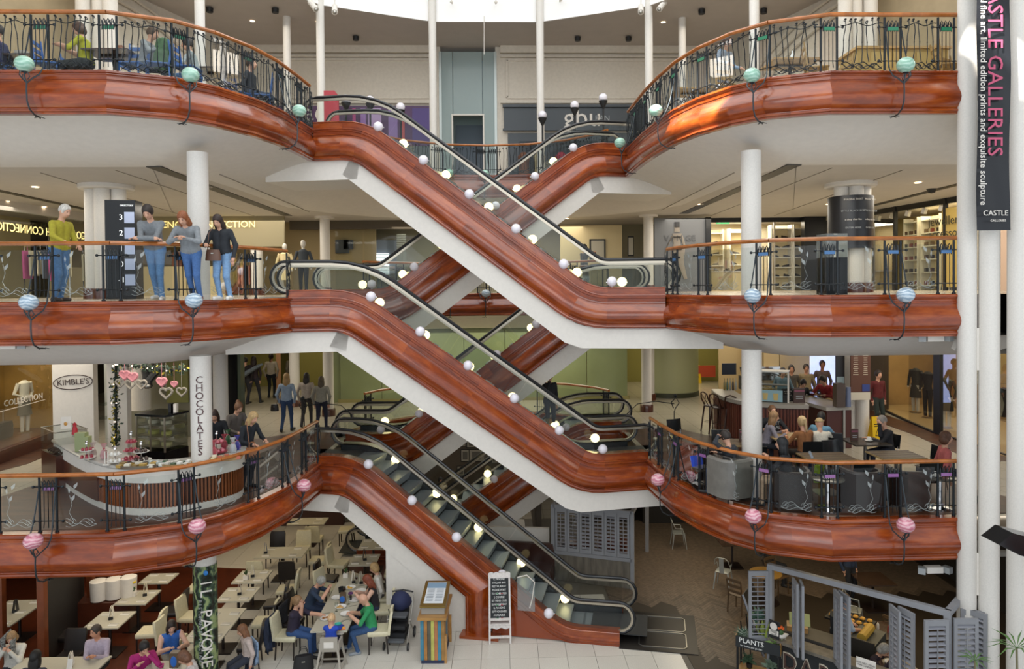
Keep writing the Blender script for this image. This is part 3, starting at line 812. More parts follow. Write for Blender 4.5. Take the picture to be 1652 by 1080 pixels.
# people: one continuous surface per body
def snets(f, lo, hi, h):
    n = [int(math.ceil((b-a)/h))+2 for a, b in zip(lo, hi)]
    ax = [np.arange(n[i], dtype=np.float32)*h+lo[i]-h*.5 for i in range(3)]
    X, Y, Z = np.meshgrid(*ax, indexing='ij'); V = f(X, Y, Z)
    S = V < 0; nx, ny, nz = [k-1 for k in n]
    acc = np.zeros((nx, ny, nz, 3), np.float32); cnt = np.zeros((nx, ny, nz), np.float32)
    cor = [(i, j, k) for i in (0, 1) for j in (0, 1) for k in (0, 1)]
    g = lambda A, c: A[c[0]:c[0]+nx, c[1]:c[1]+ny, c[2]:c[2]+nz]
    for a in cor:
        for d in range(3):
            if a[d]: continue
            b = list(a); b[d] = 1; va, vb = g(V, a), g(V, b); m = (g(S, a) != g(S, b))
            t = np.where(m, va/np.where(m, va-vb, 1), 0)
            p = [np.full_like(t, a[q]) for q in range(3)]; p[d] = t
            for q in range(3): acc[..., q] += np.where(m, p[q], 0)
            cnt += m
    act = cnt > 0; idx = -np.ones(act.shape, np.int64); idx[act] = np.arange(act.sum())
    c = np.argwhere(act); vs = (c+acc[act]/cnt[act][:, None])*h+np.array([ax[0][0], ax[1][0], ax[2][0]])
    F = []
    for d in range(3):
        u, w = (d+1) % 3, (d+2) % 3
        sl0 = [slice(1, -1)]*3; sl0[d] = slice(0, -1); sl1 = list(sl0); sl1[d] = slice(1, None)
        A, B = S[tuple(sl0)], S[tuple(sl1)]; e = np.argwhere(A != B)
        if not len(e): continue
        fl_ = A[A != B]
        base = e.copy(); base[:, u] += 1; base[:, w] += 1
        def cell(du, dw):
            q = base.copy(); q[:, u] -= du; q[:, w] -= dw; return idx[q[:, 0], q[:, 1], q[:, 2]]
        q = np.stack([cell(1, 1), cell(0, 1), cell(0, 0), cell(1, 0)], 1); q[~fl_] = q[~fl_][:, ::-1]
        F.append(q[(q >= 0).all(1)])
    return vs, np.concatenate(F)
def rcone(P, a, b, r1, r2, sy=1.0):
    X, Y, Z = P; ax, ay, az = a; dx, dy, dz = b[0]-ax, b[1]-ay, b[2]-az; l2 = dx*dx+dy*dy+dz*dz+1e-9
    t = np.clip(((X-ax)*dx+(Y-ay)*dy+(Z-az)*dz)/l2, 0, 1)
    return np.sqrt((X-ax-dx*t)**2+((Y-ay-dy*t)/sy)**2+(Z-az-dz*t)**2)-(r1+(r2-r1)*t)
def ellip(P, c, R, r):
    # R rows = axes
    q = [P[0]-c[0], P[1]-c[1], P[2]-c[2]]; k = [sum(R[i][j]*q[j] for j in range(3))/r[i] for i in range(3)]
    n = np.sqrt(k[0]**2+k[1]**2+k[2]**2); return (n-1)*min(r)
def ik(a, t, l1, l2, hint):
    a, t, hint = Vector(a), Vector(t), Vector(hint); d = t-a; L = min(d.length, (l1+l2)*.995)
    if L < 1e-4: L = .05; d = Vector((0, 0, -1))
    u = d.normalized(); t = a+u*L; x = (l1*l1-l2*l2+L*L)/(2*L); h = math.sqrt(max(0, l1*l1-x*x))
    p = (hint-u*hint.dot(u)).normalized(); return a+u*x+p*h, t
SKIN = {'a': '#c99a80', 'b': '#b98467', 'c': '#8f5f45', 'd': '#d3a891', 'e': '#a8735a'}
EYE = mat('eye_dark', '#1d1512', .3)
HAIRC = {}
def hair_mesh(kind):
    if kind in HAIRC: return HAIRC[kind]
    I = ((1, 0, 0), (0, 1, 0), (0, 0, 1))
    def f(X, Y, Z):
        P = (X, Y, Z); v = ellip(P, (0, .012, .014), I, (.096, .118, .128))
        if kind == 'cap':
            v = ellip(P, (0, .005, .03), I, (.102, .12, .108)); v = np.maximum(v, .035-Z)
            return np.minimum(v, np.maximum(ellip(P, (0, -.12, .045), I, (.08, .08, .012)), -1))
        v = np.maximum(v, -ellip(P, (0, -.12, -.045), I, (.082, .1, .115))); v = np.maximum(v, -.06-Z if kind in ('short', 'crop') else -.1-Z)
        if kind == 'crop': v = np.maximum(v, -.045-Z+.0*X)+.004
        if kind in ('long', 'wavy'):
            w = ellip(P, (0, .06, -.13), I, (.105, .055, .19)); w = np.minimum(w, ellip(P, (.07, .0, -.1), I, (.035, .05, .13))); w = np.minimum(w, ellip(P, (-.07, .0, -.1), I, (.035, .05, .13)))
            if kind == 'wavy': w = w+.006*np.sin(X*70)*np.sin(Z*45)
            v = np.minimum(v, w)
        if kind == 'bob': v = np.minimum(v, ellip(P, (0, .04, -.05), I, (.112, .088, .1))); v = np.maximum(v, -ellip(P, (0, -.12, -.045), I, (.078, .1, .12)))
        if kind == 'pony': v = np.minimum(v, rcone(P, (0, .12, .05), (0, .16, -.2), .04, .02))
        if kind == 'bun': v = np.minimum(v, ellip(P, (0, .1, .1), I, (.05, .05, .05)))
        return v
    vs, fs = snets(f, (-.14, -.2, -.34), (.14, .22, .17), .013)
    me = bpy.data.meshes.new('hair'); me.from_pydata(vs.tolist(), [], fs.tolist()); me.polygons.foreach_set('use_smooth', [True]*len(me.polygons))
    me.materials.append(mat('hair_brown', '#3b2618', .6)); HAIRC[kind] = me; return me
def person(label, loc, rz=0, H=1.72, sit=0, lean=0, head=(0, 0), hands=None, feet=None, top='#555', bot='#2b3a55', skin='a', shoes='#222', hair='short', hairc='#3b2618', sleeve='long', bulk=1.0, group=None, res=.019, skirt=False, wide=1.0, roll=0, child=False, legs_skin=False, turn=0, name='person', glasses=False, inner=None):
    """local frame: the figure faces -y; hands/feet are targets in that frame"""
    k = H/1.72; root = thing(name, label, 'person', loc, rz, group)
    pz = (.54 if sit else .93*k); sh = .19*wide; la = math.radians(lean); tl = .50*k
    tz = lambda y, z: Vector((0, y, z))
    def T(x, y, z):                     # torso frame point, z up from the pelvis
        v = Vector((x, y, z)); v = Matrix.Rotation(math.radians(turn), 3, 'Z') @ v; v = Matrix.Rotation(la, 3, 'X') @ v; return Vector((v.x, v.y, v.z+pz))
    bk = bulk
    prims = []      # (kind, args, mat)
    def rc(a, b, r1, r2, m, sy=1.0): prims.append(('c', tuple(a), tuple(b), r1, r2, m, sy))
    pel = T(0, 0, 0); che = T(0, -.01, .3*k); nec = T(0, .0, tl-.01); hd0 = T(0, -.015, tl+.05*k)
    tp, bt, skn, sho = 0, 1, 2, 3
    rt = .105*bk
    for sx in (-1, 1):
        rc(T(sx*.05*wide, 0, .16*k), T(sx*.075*wide, .0, .38*k), .098*bk, .095*bk, tp); rc(T(sx*.075*wide, 0, .38*k), T(sx*(sh-.03), .005, tl-.075*k), .085*bk, .052, tp)
        rc(T(sx*.05*wide, 0, .16*k), T(sx*.06*wide, 0, .03), .098*bk, .11*bk, tp); rc(T(sx*.07*wide, .0, -.0), T(sx*.08*wide, 0, -.06 if not sit else -.0), .1*bk, .1*bk, bt)
    # neck and head
    hp, hy = math.radians(head[0]), math.radians(head[1]+turn)
    R = Matrix.Rotation(hy, 3, 'Z') @ Matrix.Rotation(hp+la*.55, 3, 'X') @ Matrix.Rotation(math.radians(roll), 3, 'Y')
    s_ = k if not child else 1.0
    hc = hd0+R @ Vector((0, -.012, .115*s_)); hs = .96*max(.92, min(k, 1)) if not child else .88
    rc(nec, hd0+R @ Vector((0, -.01, .05)), .052, .05, skn)
    ax = [tuple(R.col[i]) for i in range(3)]
    prims.append(('e', tuple(hc), ax, (.079*hs, .1*hs, .118*hs), skn)); jc = hc+R @ Vector((0, -.032, -.06))*hs
    prims.append(('e', tuple(jc), ax, (.055*hs, .062*hs, .062*hs), skn))
    rc(hc+R @ Vector((0, -.094, .005))*hs, hc+R @ Vector((0, -.114, -.028))*hs, .009, .015, skn)
    for sx in (-1, 1): prims.append(('e', tuple(hc+R @ Vector((sx*.08, .008, -.01))*hs), ax, (.012, .02, .03), skn))
    # arms
    u, w = .285*k, .255*k
    H0 = hands or ((-.22*wide, -.02, pz-.08), (.22*wide, -.02, pz-.08))
    handf = []
    for sx, ht in zip((-1, 1), H0):
        a = T(sx*(sh-.012), 0, tl-.082*k); ht = Vector(ht); e, h = ik(a, ht, u, w, (sx*.6, .5, -.6) if lean < 20 else (sx*.5, -.1, -.6))
        rc(a, e, .055*bk**.5, .044*bk**.5, tp if sleeve != 'none' else skn); rc(e, h, .044, .033, tp if sleeve == 'long' else skn)
        if sleeve != 'long': rc(e, h, .041, .03, skn)
        d = (h-e).normalized(); rc(h, h+d*.06, .031, .03, skn, .9); handf.append((h+d*.03, d, sx))
    # legs
    tl1, tl2 = .43*k, .42*k
    ft = feet or (((-.11, -.44, .06), (.11, -.44, .06)) if sit else ((-.1, 0, .07), (.1, 0, .07)))
    for sx, f_ in zip((-1, 1), ft):
        a = T(sx*.088*wide, 0, -.03 if not sit else .0); kn, an = ik(a, f_, tl1, tl2, (0, -1, .3 if not sit else .9))
        rc(a, kn, .09*bk, .06, bt); rc(kn, an, .058, .042, bt if not legs_skin else skn)
        fd = Vector((sx*.03, -.17, -.035)); fd = Vector((fd.x, fd.y, 0)); bz = max(.035, an.z-.04)
        rc((an.x, an.y+.03, bz), (an.x+fd.x, an.y+fd.y, max(.03, an.z-.045)), .042, .036, sho); rc(an, (an.x, an.y+.02, bz), .04, .042, sho)
    if skirt:
        if sit:
            for q in (-.06, 0, .06): rc(T(q, 0, .02), (q*1.4, -.36, pz), .11, .09, bt)
        else: rc(T(0, 0, .02), (0, 0, pz-.42), .13, .19, bt)
    P_ = prims
    def fld(X, Y, Z, ret=False):
        P = (X, Y, Z); v = None; ds = []
        for p in P_:
            d = rcone(P, p[1], p[2], p[3], p[4], p[6]) if p[0] == 'c' else ellip(P, p[1], p[2], p[3])
            if ret: ds.append(d); continue
            if v is None: v = d
            else:
                kk = .028; hh = np.clip(.5+.5*(v-d)/kk, 0, 1); v = v*(1-hh)+d*hh-kk*hh*(1-hh)
        return np.array(ds) if ret else v
    pts = [Vector(p[1]) for p in prims]+[Vector(p[2]) for p in prims if p[0] == 'c']
    lo = [min(p[i] for p in pts)-.2 for i in range(3)]; hi = [max(p[i] for p in pts)+.2 for i in range(3)]
    vs, fs = snets(fld, lo, hi, res)
    cen = vs[fs].mean(1); ds = fld(cen[:, 0], cen[:, 1], cen[:, 2], True); mi = np.array([p[5] if p[0] == 'c' else p[4] for p in prims])[ds.argmin(0)]
    b = MB(); b.v = [tuple(x) for x in vs.tolist()]; b.f = fs.tolist(); b.m = mi.tolist(); b.uv = [None]*len(b.f)
    b.cur = 2
    for c, d, sx in handf:
        side = Vector((0, 0, 1)).cross(d); side = side.normalized() if side.length > .1 else Vector((1, 0, 0)); up = d.cross(side)
        for j, ln in enumerate((.062, .072, .067, .052)):
            o = c+d*.055+side*(.025-.0165*j); b.tube([o, o+d*ln*.5-up*.004, o+d*ln*.85-up*.02, o+d*ln*.95-up*.034], [.0085, .008, .007, .005], 5)
        o = c+side*(.03*sx*-1)+d*.01; b.tube([o, o+side*(-.02*sx)+d*.025-up*.008, o+side*(-.024*sx)+d*.055-up*.018], [.011, .009, .007], 5)
    b.cur = 4
    for sx in (-1, 1):
        e = hc+R @ Vector((sx*.03, -.09, .005))*hs; b.ball(tuple(e), .0085, 6, 4)
        e2 = hc+R @ Vector((sx*.03, -.094, .027))*hs; e3 = hc+R @ Vector((sx*.014, -.097, .025))*hs; e4 = hc+R @ Vector((sx*.045, -.084, .024))*hs; b.tube([e3, e2, e4], .003, 4)
    b.tube([hc+R @ Vector((-.02, -.09, -.058))*hs, hc+R @ Vector((0, -.096, -.057))*hs, hc+R @ Vector((.02, -.09, -.058))*hs], .0035, 4)
    M5 = [mat('cloth_'+top, top, .85, noise=(25, .12)), mat('cloth_'+bot, bot, .85, noise=(30, .15)), mat('skin_'+skin, SKIN[skin], .55), mat('shoe_'+shoes, shoes, .5), EYE]
    body = b.build('body', M5, root, ang=180)
    if hair != 'bald':
        me = hair_mesh(hair); ho = bpy.data.objects.new('hair' if hair != 'cap' else 'cap', me); COL.objects.link(ho); ho.parent = root
        m4 = R.to_4x4(); m4.translation = hc; ho.matrix_local = m4 @ Matrix.Scale(hs, 4)
        hm = mat('hair_'+hairc, hairc, .6, noise=(60, .3, (1, 1, .15))); ho.material_slots[0].link = 'OBJECT'; ho.material_slots[0].material = hm
    if glasses:
        g = MB()
        for sx in (-1, 1):
            c_ = hc+R @ Vector((sx*.033, -.104, .004))*hs; g.tube([c_+R @ Vector((.022*math.cos(q), 0, .016*math.sin(q))) for q in [2*PI*i/10 for i in range(11)]], .0028, 4)
            g.tube([c_+R @ Vector((sx*.022, 0, .004)), hc+R @ Vector((sx*.082, -.0, .006))*hs], .0025, 4)
        g.build('glasses', BLACK, root)
    root['hc'] = list(hc)
    return root
def bag(name, label, loc, rz, col, size=(.3, .12, .22), strap=None, handles=True, cat='bag'):
    r = thing(name, label, cat, loc, rz); w, d, h = size; b = MB()
    b.poly([(-w/2, -d/2, 0), (w/2, -d/2, 0), (w*.42, -d*.3, h), (-w*.42, -d*.3, h)], None)
    b = MB(); b.lathe([(0, 0), (1, 0), (1.02, .1), (.95, .6), (.82, 1), (.6, 1.02), (0, 1.02)], 16); b.v = [(x*w/2*1.0, y*d/2, z*h) for x, y, z in b.v]
    m = mat('leather_'+col, col, .45); b.build('bag_body', m, r)
    if handles:
        for y in (-d*.25, d*.25):
            TB(r, 'handle', m)([(-w*.22, y, h*.8), (-w*.2, y, h*1.25), (-w*.1, y, h*1.5), (w*.1, y, h*1.5), (w*.2, y, h*1.25), (w*.22, y, h*.8)], .007, 5)
    if strap: TB(r, 'strap', m)(strap, .009, 5)
    BX(r, 'clasp', STEEL)((0, -d*.49, h*.66), (w*.16, .01, .02))
    return r
# furniture kinds (a sitter faces -y, the back is at +y)
CREAMF = mat('cream_leather', '#cfc7a8', .45, noise=(20, .06)); DKLEG = mat('dark_leg', '#231915', .35); BRLEA = mat('black_leather', '#211c1b', .35)
def legs4(root, w, d, h, m, r0=.018, r1=.024, splay=.03, back=0.0):
    for sx in (-1, 1):
        for sy in (-1, 1):
            b = MB(); b.tube([(sx*(w/2+splay*.3), sy*(d/2+(splay if sy > 0 else 0)), 0), (sx*w/2, sy*d/2, h)], [r0, r1], 4); b.build('leg', m, root, smooth=0)
def pad(w, d, t, c, rnd=.03):
    b = MB(); n = 6
    P = []
    for q in range(4):
        cx, cy = ((1, 1), (-1, 1), (-1, -1), (1, -1))[q]
        for k in range(3):
            a = PI/2*q+PI/2*k/2; P.append((cx*(w/2-rnd)+rnd*math.cos(a), cy*(d/2-rnd)+rnd*math.sin(a)))
    m = len(P); L = [(.94, 0), (1, t*.25), (1, t*.75), (.93, t)]
    vs = [(c[0]+x*k, c[1]+y*k, c[2]+z) for k, z in L for x, y in P]
    fs = [(i*m+j, i*m+(j+1) % m, (i+1)*m+(j+1) % m, (i+1)*m+j) for i in range(3) for j in range(m)]+[tuple(range(m))[::-1], tuple(range(3*m, 4*m))]
    b.add(vs, fs); return b
def mk_dining(name, seatm, label):
    r = thing(name, label, 'chair', group='high-backed restaurant chairs')
    pad(.46, .46, .1, (0, 0, .40)).build('seat', seatm, r)
    b = MB(); n = 6; vs = []
    for k in range(7):
        z = .42+.5*k/6; y = .2+.07*(k/6)**1.3; 
        for x in range(n+1): xx = (x/n-.5)*.44*(1 if k < 6 else .88); yy = y-.03*math.cos((x/n-.5)*2.6)+.02; vs.append((xx, yy, z))
    m = n+1; N = len(vs); vs += [(x, y+.055, z) for x, y, z in vs]
    fs = [(i*m+j, i*m+j+1, (i+1)*m+j+1, (i+1)*m+j) for i in range(6) for j in range(n)]+[(N+i*m+j, N+(i+1)*m+j, N+(i+1)*m+j+1, N+i*m+j+1) for i in range(6) for j in range(n)]
    for i in range(6): fs += [(i*m, (i+1)*m, N+(i+1)*m, N+i*m), (i*m+n, N+i*m+n, N+(i+1)*m+n, (i+1)*m+n)]
    for j in range(n): fs += [(j, N+j, N+j+1, j+1), (6*m+j, 6*m+j+1, N+6*m+j+1, N+6*m+j)]
    b.add(vs, fs); b.build('backrest', seatm, r); legs4(r, .38, .38, .41, DKLEG); return r
def mk_cafe(label):
    r = thing('cafe_chair', label, 'chair', group='black plywood cafe chairs')
    pm = mat('black_ply', '#17191a', .22)
    pad(.42, .42, .03, (0, 0, .44)).build('seat', pm, r)
    b = MB(); vs = []
    for k in range(5):
        z = .56+.3*k/4
        for x in range(7): xx = (x/6-.5)*.42; vs.append((xx, .2+.04*k/4-.05*math.cos(xx*5)+.04, z))
    N = len(vs); vs += [(x, y+.014, z) for x, y, z in vs]; fs = []
    for i in range(4):
        for j in range(6): a = i*7+j; fs += [(a, a+1, a+8, a+7), (N+a, N+a+7, N+a+8, N+a+1)]
    for i in range(4): fs += [(i*7, i*7+7, N+i*7+7, N+i*7), (i*7+6, N+i*7+6, N+i*7+13, i*7+13)]
    for j in range(6): fs += [(j, N+j, N+j+1, j+1), (28+j, 29+j, N+29+j, N+28+j)]
    b.add(vs, fs); b.build('backrest', pm, r)
    for sx in (-1, 1):
        TB(r, 'leg', CHROME)([(sx*.19, -.2, 0), (sx*.18, -.17, .43), (sx*.18, .17, .43), (sx*.17, .21, .6)], .011, 6); TB(r, 'leg', CHROME)([(sx*.2, .24, 0), (sx*.18, .16, .42)], .011, 6)
    return r
def mk_tub(label, col):
    r = thing('tub_armchair', label, 'armchair', group='tub armchairs along the cafe balustrade'); m = mat('tub_'+col, col, .4, noise=(6, .15))
    pad(.6, .55, .2, (0, -.02, .24)).build('seat', m, r)
    b = MB(); out = []; pr = [(0, .08), (.0, .78), (.03, .82), (.09, .82), (.12, .78), (.12, .08)]
    path = [(-.38, -.3), (-.38, .1), (-.3, .26), (-.15, .33), (.15, .33), (.3, .26), (.38, .1), (.38, -.3)]
    N = []
    for i in range(len(path)):
        a, c = Vector(path[max(0, i-1)]), Vector(path[min(7, i+1)]); d = (c-a).normalized(); N.append(Vector((d.y, -d.x, 0)))
    b.sweep([(x, y, 0) for x, y in path], N, [Vector((0, 0, 1))]*8, pr, closed=True); b.build('shell', m, r)
    for sx in (-1, 1):
        for y in (-.22, .24): TB(r, 'leg', DKLEG)([(sx*.28, y, 0), (sx*.28, y, .1)], .02, 6)
    return r
def mk_stool(label):
    r = thing('bar_stool', label, 'stool', group='bentwood bar stools at the cafe bar'); m = mat('bentwood', '#3a1f17', .3)
    LT(r, 'seat', m)([(0, .74), (.17, .74), (.19, .755), (.19, .775), (.16, .785), (0, .785)], 16)
    for sx in (-1, 1):
        for sy in (-1, 1): TB(r, 'leg', m)([(sx*.2, sy*.2, 0), (sx*.13, sy*.13, .75)], [.02, .023], 6)
    LT(r, 'foot_ring', m)([(.178, .28), (.19, .285), (.178, .29)], 16)
    t = MB(); t.tube([(-.17, .1, .77), (-.17, .2, .95), (-.14, .24, 1.12), (0, .26, 1.17), (.14, .24, 1.12), (.17, .2, .95), (.17, .1, .77)], .02, 6)
    t.tube([(-.1, .15, .78), (.12, .25, 1.12)], .009, 5); t.tube([(.1, .15, .78), (-.12, .25, 1.12)], .009, 5); t.build('backrest', m, r); return r
def mk_metal(label, col='#a7aba8'):
    r = thing('metal_chair', label, 'chair', group='pressed metal cafe chairs'); m = mat('pressed_metal'+col, col, .35, .5)
    pad(.36, .36, .025, (0, 0, .44)).build('seat', m, r)
    for sx in (-1, 1):
        for sy in (-1, 1): TB(r, 'leg', m)([(sx*.21, sy*.22, 0), (sx*.16, sy*.16, .44)], [.014, .022], 4)
    t = MB(); t.tube([(-.19, -.1, .62), (-.2, .12, .63), (-.17, .2, .8), (-.1, .22, .86), (.1, .22, .86), (.17, .2, .8), (.2, .12, .63), (.19, -.1, .62)], .012, 6); t.tube([(-.19, -.1, .62), (-.16, -.12, .45)], .012, 6); t.tube([(.19, -.1, .62), (.16, -.12, .45)], .012, 6); t.build('back_frame', m, r)
    BX(r, 'back_splat', m)((0, .2, .65), (.12, .01, .42), 0, -.12); return r
def mk_slatchair(label, col, grp, h=.9):
    r = thing('wooden_chair', label, 'chair', group=grp); m = mat('paintwood_'+col, col, .45, noise=(12, .1))
    pad(.42, .42, .035, (0, 0, .44)).build('seat', m, r)
    for sx in (-1, 1):
        TF(r, 'leg', m)([(sx*.19, -.19, 0), (sx*.18, -.18, .44)], .018, 4)
        TF(r, 'leg', m)([(sx*.19, .22, 0), (sx*.18, .19, .45), (sx*.19, .26, h)], .018, 4)
    for k in range(3):
        BX(r, 'back_slat', m)((0, .215+.018*k, .56+k*.14), (.36, .018, .07))
    return r
TOPG = mat('table_top_grey', '#b9b4a2', .3, noise=(30, .03))
def table(name, label, loc, w, d, h=.75, topm=None, legm=None, group=None, ped=1, rz=0, slats=0, rnd=False):
    r = thing(name, label, 'table', loc, rz, group); topm = topm or TOPG; legm = legm or DKLEG; b = MB()
    if rnd: b.lathe([(0, h-.03), (w/2-.01, h-.03), (w/2, h-.02), (w/2, h-.005), (w/2-.01, h), (0, h)], 28)
    else: b.box((0, 0, h-.015), (w, d, .03))
    b.build('table_top', topm, r, smooth=rnd)
    if slats:
        for k in range(slats):
            BX(r, 'top_slat', mat('slat_dark', '#4b3a2a', .4))((0, -d/2+(k+.5)*d/slats, h+.002), (w*.98, d/slats*.5, .008))
    for k in range(ped):
        y = 0 if ped == 1 else -d/2+d*(k+.5)/ped
        TB(r, 'pedestal', legm)([(0, y, .02), (0, y, h-.03)], .035 if not rnd else .045, 8)
        t = MB()
        if rnd: t.lathe([(0, 0), (w*.42, 0), (w*.42, .012), (.06, .04), (0, .04)], 20)
        else: t.box((0, y, .015), (min(w, .5), min(d, .5), .03)); q_ = MB(); q_.box((0, y, h-.045), (w*.6, .08, .03)); q_.build('top_support', legm, r, smooth=0)
        t.build('base', legm, r, smooth=rnd)
    return r
PROTO_SET = {}
def menu_stand(loc, rz=0, label='', col='#e6e2d6', h=.24):
    r = thing('menu_stand', label, 'menu', loc, rz, 'folded menu cards on the restaurant tables'); m = mat('menu_'+col, col, .5)
    for sx in (-1, 1): BX(r, 'card', m)((sx*.03, 0, h/2), (.008, .15, h), 0, 0, -sx*.12)
    BX(r, 'holder', BLACK)((0, -.085, .03), (.09, .02, .06)); return r
def napkin_set(x, y, z, rz, label, grp):
    r = thing('place_setting', label, 'place setting', (x, y, z), rz, grp)
    BX(r, 'napkin', mat('napkin', '#e8e4da', .8))((0, 0, .006), (.2, .12, .012))
    TB(r, 'fork', STEEL)([(-.09, .03, .017), (.1, .03, .017)], .006, 4); TB(r, 'knife', STEEL)([(-.09, -.02, .017), (.1, -.02, .017)], .006, 4); return r
def cup(loc, label, grp=None):
    r = thing('coffee_cup', label, 'cup', loc, random.uniform(0, 6), grp); m = mat('white_china', '#eceae4', .2)
    LT(r, 'cup', m)([(0, .012), (.03, .014), (.042, .03), (.047, .09), (.043, .09), (.038, .03), (0, .02)], 14)
    LT(r, 'saucer', m)([(0, 0), (.05, 0), (.085, .014), (.085, .018), (.05, .008), (0, .008)], 18)
    TB(r, 'handle', m)([(.045, 0, .075), (.07, 0, .07), (.072, 0, .045), (.043, 0, .035)], .007, 5); return r
def plate(loc, label, r0=.13, food=None, grp='plates on the family table'):
    r = thing('plate', label, 'plate', loc, 0, grp); LT(r, 'dish', mat('white_china', '#eceae4', .2))([(0, 0), (r0*.6, 0), (r0, .018), (r0, .022), (r0*.6, .006), (0, .006)], 20)
    if food:
        for i in range(5): BL(r, 'food', mat('food_'+food, food, .6))((random.uniform(-.4, .4)*r0, random.uniform(-.4, .4)*r0, .018), r0*.26, 8, 4, (1, 1, .4))
    return r
def wineglass(loc, label, wine=None):
    r = thing('wine_glass', label, 'glass', loc, 0, 'glasses on the family table'); LT(r, 'bowl', GLASS)([(0, 0), (.035, .0), (.033, .004), (.005, .01), (.004, .09), (.03, .12), (.038, .16), (.032, .21)], 14)
    if wine: LT(r, 'wine', mat('wine_'+wine, wine, .2))([(0, .1), (.028, .12), (.033, .15), (0, .15)], 12)
    return r
# top gallery: roof ring, back wall, shop fronts, cafes
RINGM = mat('ring_white', '#f1efec', .6)
ring = [(1.9, 25.3), (5.45, 23.85), (8.2, 20.8), (9.9, 16.5), (10.4, 12.3), (10.4, 4)]
for s in (1, -1):
    R_ = [(0, 25.3)]+[(s*x, y) for x, y in ring]
    mb = MB()
    for (a, b_) in zip(R_[:-1], R_[1:]): mb.add([(a[0], a[1], 17.5), (b_[0], b_[1], 17.5), (b_[0], b_[1], 21), (a[0], a[1], 21)], [(0, 1, 2, 3)])
    for (a, b_) in zip(R_[:-1], R_[1:]):
        A, B = Vector(a), Vector(b_); o = (A-Vector((0, 12))).normalized()*.12; A2, B2 = A-o, B-o
        mb.add([(A2.x, A2.y, 18.55), (B2.x, B2.y, 18.55), (B2.x, B2.y, 18.7), (A2.x, A2.y, 18.7)], [(0, 1, 2, 3)]); mb.add([(A2.x, A2.y, 18.55), (B2.x, B2.y, 18.55), (B.x, B.y, 18.5), (A.x, A.y, 18.5)], [(0, 1, 2, 3)])
    struct('trim_1', mb, RINGM, smooth=0)
    mb = MB(); mb.poly([(0, 25.3, 17.5)]+[(x, y, 17.5) for x, y in R_[1:]]+[(s*17, 4, 17.5), (s*17, 40, 17.5), (0, 40, 17.5)]); struct('ceiling', mb, mat('upper_ceiling', '#b5aca4', .9, noise=(2, .03)), smooth=0)
for x, y in ((-1.2, 25.1), (.35, 25.1), (2.6, 24.9)):
    mb = MB(); mb.lathe([(0, 0), (.05, .01), (.06, .05), (.02, .09), (.02, .16)], 10, (x, y-.2, 18.0)); mb.box((x, y-.02, 18.12), (.04, .3, .04)); tag(mb.build('ceiling_sensor', WHITE), f'small white sensor on the bright roof ring, {"counter side" if x < -1 else "middle one" if x < 1 else "cafe side"}', 'sensor', 'sensors on the roof ring')
YB = 27.9
def wallbox(x0, x1, z0, z1, y, m, name, t=.2, parent=None):
    mb = MB(); mb.box(((x0+x1)/2, y+t/2, (z0+z1)/2), (x1-x0, t, z1-z0)); return struct(name, mb, m, parent, smooth=0)
gx0, gx1 = at(710, 100, YB).x, at(799, 100, YB).x
wb = wallbox(-9.5, gx0, F3, 17.5, YB, CREAM, 'wall_north'); wallbox(gx1, 9.5, F3, 17.5, YB, CREAM, 'wall_north')
def moulded(x0, x1, z0, z1, y, m=WHITE, w=.09):
    mb = MB()
    for c, d in ((((x0+x1)/2, y, z1), (x1-x0, .06, w)), (((x0+x1)/2, y, z0), (x1-x0, .06, w)), ((x0, y, (z0+z1)/2), (w, .06, z1-z0)), ((x1, y, (z0+z1)/2), (w, .06, z1-z0))): mb.box(c, d)
    return struct('trim_2', mb, m, smooth=0)
zt_ = lambda y, Y=YB: at(780, y, Y).z
for x0, x1 in ((-9.4, gx0-.35), (gx1+.35, 9.4)):
    moulded(x0+.1, x1-.05, zt_(168)+.25, zt_(97), YB-.03, CREAM)
    mb = MB(); mb.box(((x0+x1)/2, YB-.08, 17.36), (x1-x0+.3, .2, .28)); mb.box(((x0+x1)/2, YB-.06, 17.1), (x1-x0+.3, .12, .07)); mb.box(((x0+x1)/2, YB-.06, zt_(166)), (x1-x0+.3, .14, .09)); struct('trim_3', mb, CREAM, smooth=0)
# glazed slot in the middle with its doorway
GB = glass_mat('blue_glass', '#c6d4d2', .8, .5, .12)
dx0, dx1 = at(731, 200, YB).x, at(779, 200, YB).x; dz = zt_(187)
g = thing('glazed_screen', 'tall pale blue glass screen with a grey doorway, between two cream walls', 'glass screen', (0, 0, 0))
for x0, x1, z0, z1, nm in ((gx0, dx0, F3, 17.3, 'glass_pane'), (dx1, gx1, F3, 17.3, 'glass_pane'), (dx0, dx1, dz, 17.3, 'glass_pane')):
    wallbox(x0+.01, x1-.01, z0, z1, YB, GB, nm, .04, g)
for x in (gx0, gx1): wallbox(x-.05, x+.05, F3, 17.3, YB-.05, mat('pale_frame', '#b8c0bd', .4, .3), 'frame', .1, g)
for x0, x1, z0, z1 in ((dx0-.06, dx0, F3, dz), (dx1, dx1+.06, F3, dz), (dx0-.06, dx1+.06, dz, dz+.06)): wallbox(x0, x1, z0, z1, YB-.06, WHITE, 'door_frame', .12, g)
wallbox(dx0, dx1, F3, dz, YB+1.6, mat('lobby_grey', '#66717c', .6), 'lobby_wall', .05, g); wallbox(gx0, gx1, dz+.4, 17.4, YB+1.4, mat('blue_back', '#8ea6c4', .7), 'blind', .05, g)
wallbox(-3, 3, F3, 17.5, YB+1.8, mat('lobby_back', '#9aa8a6', .6), 'wall_north')
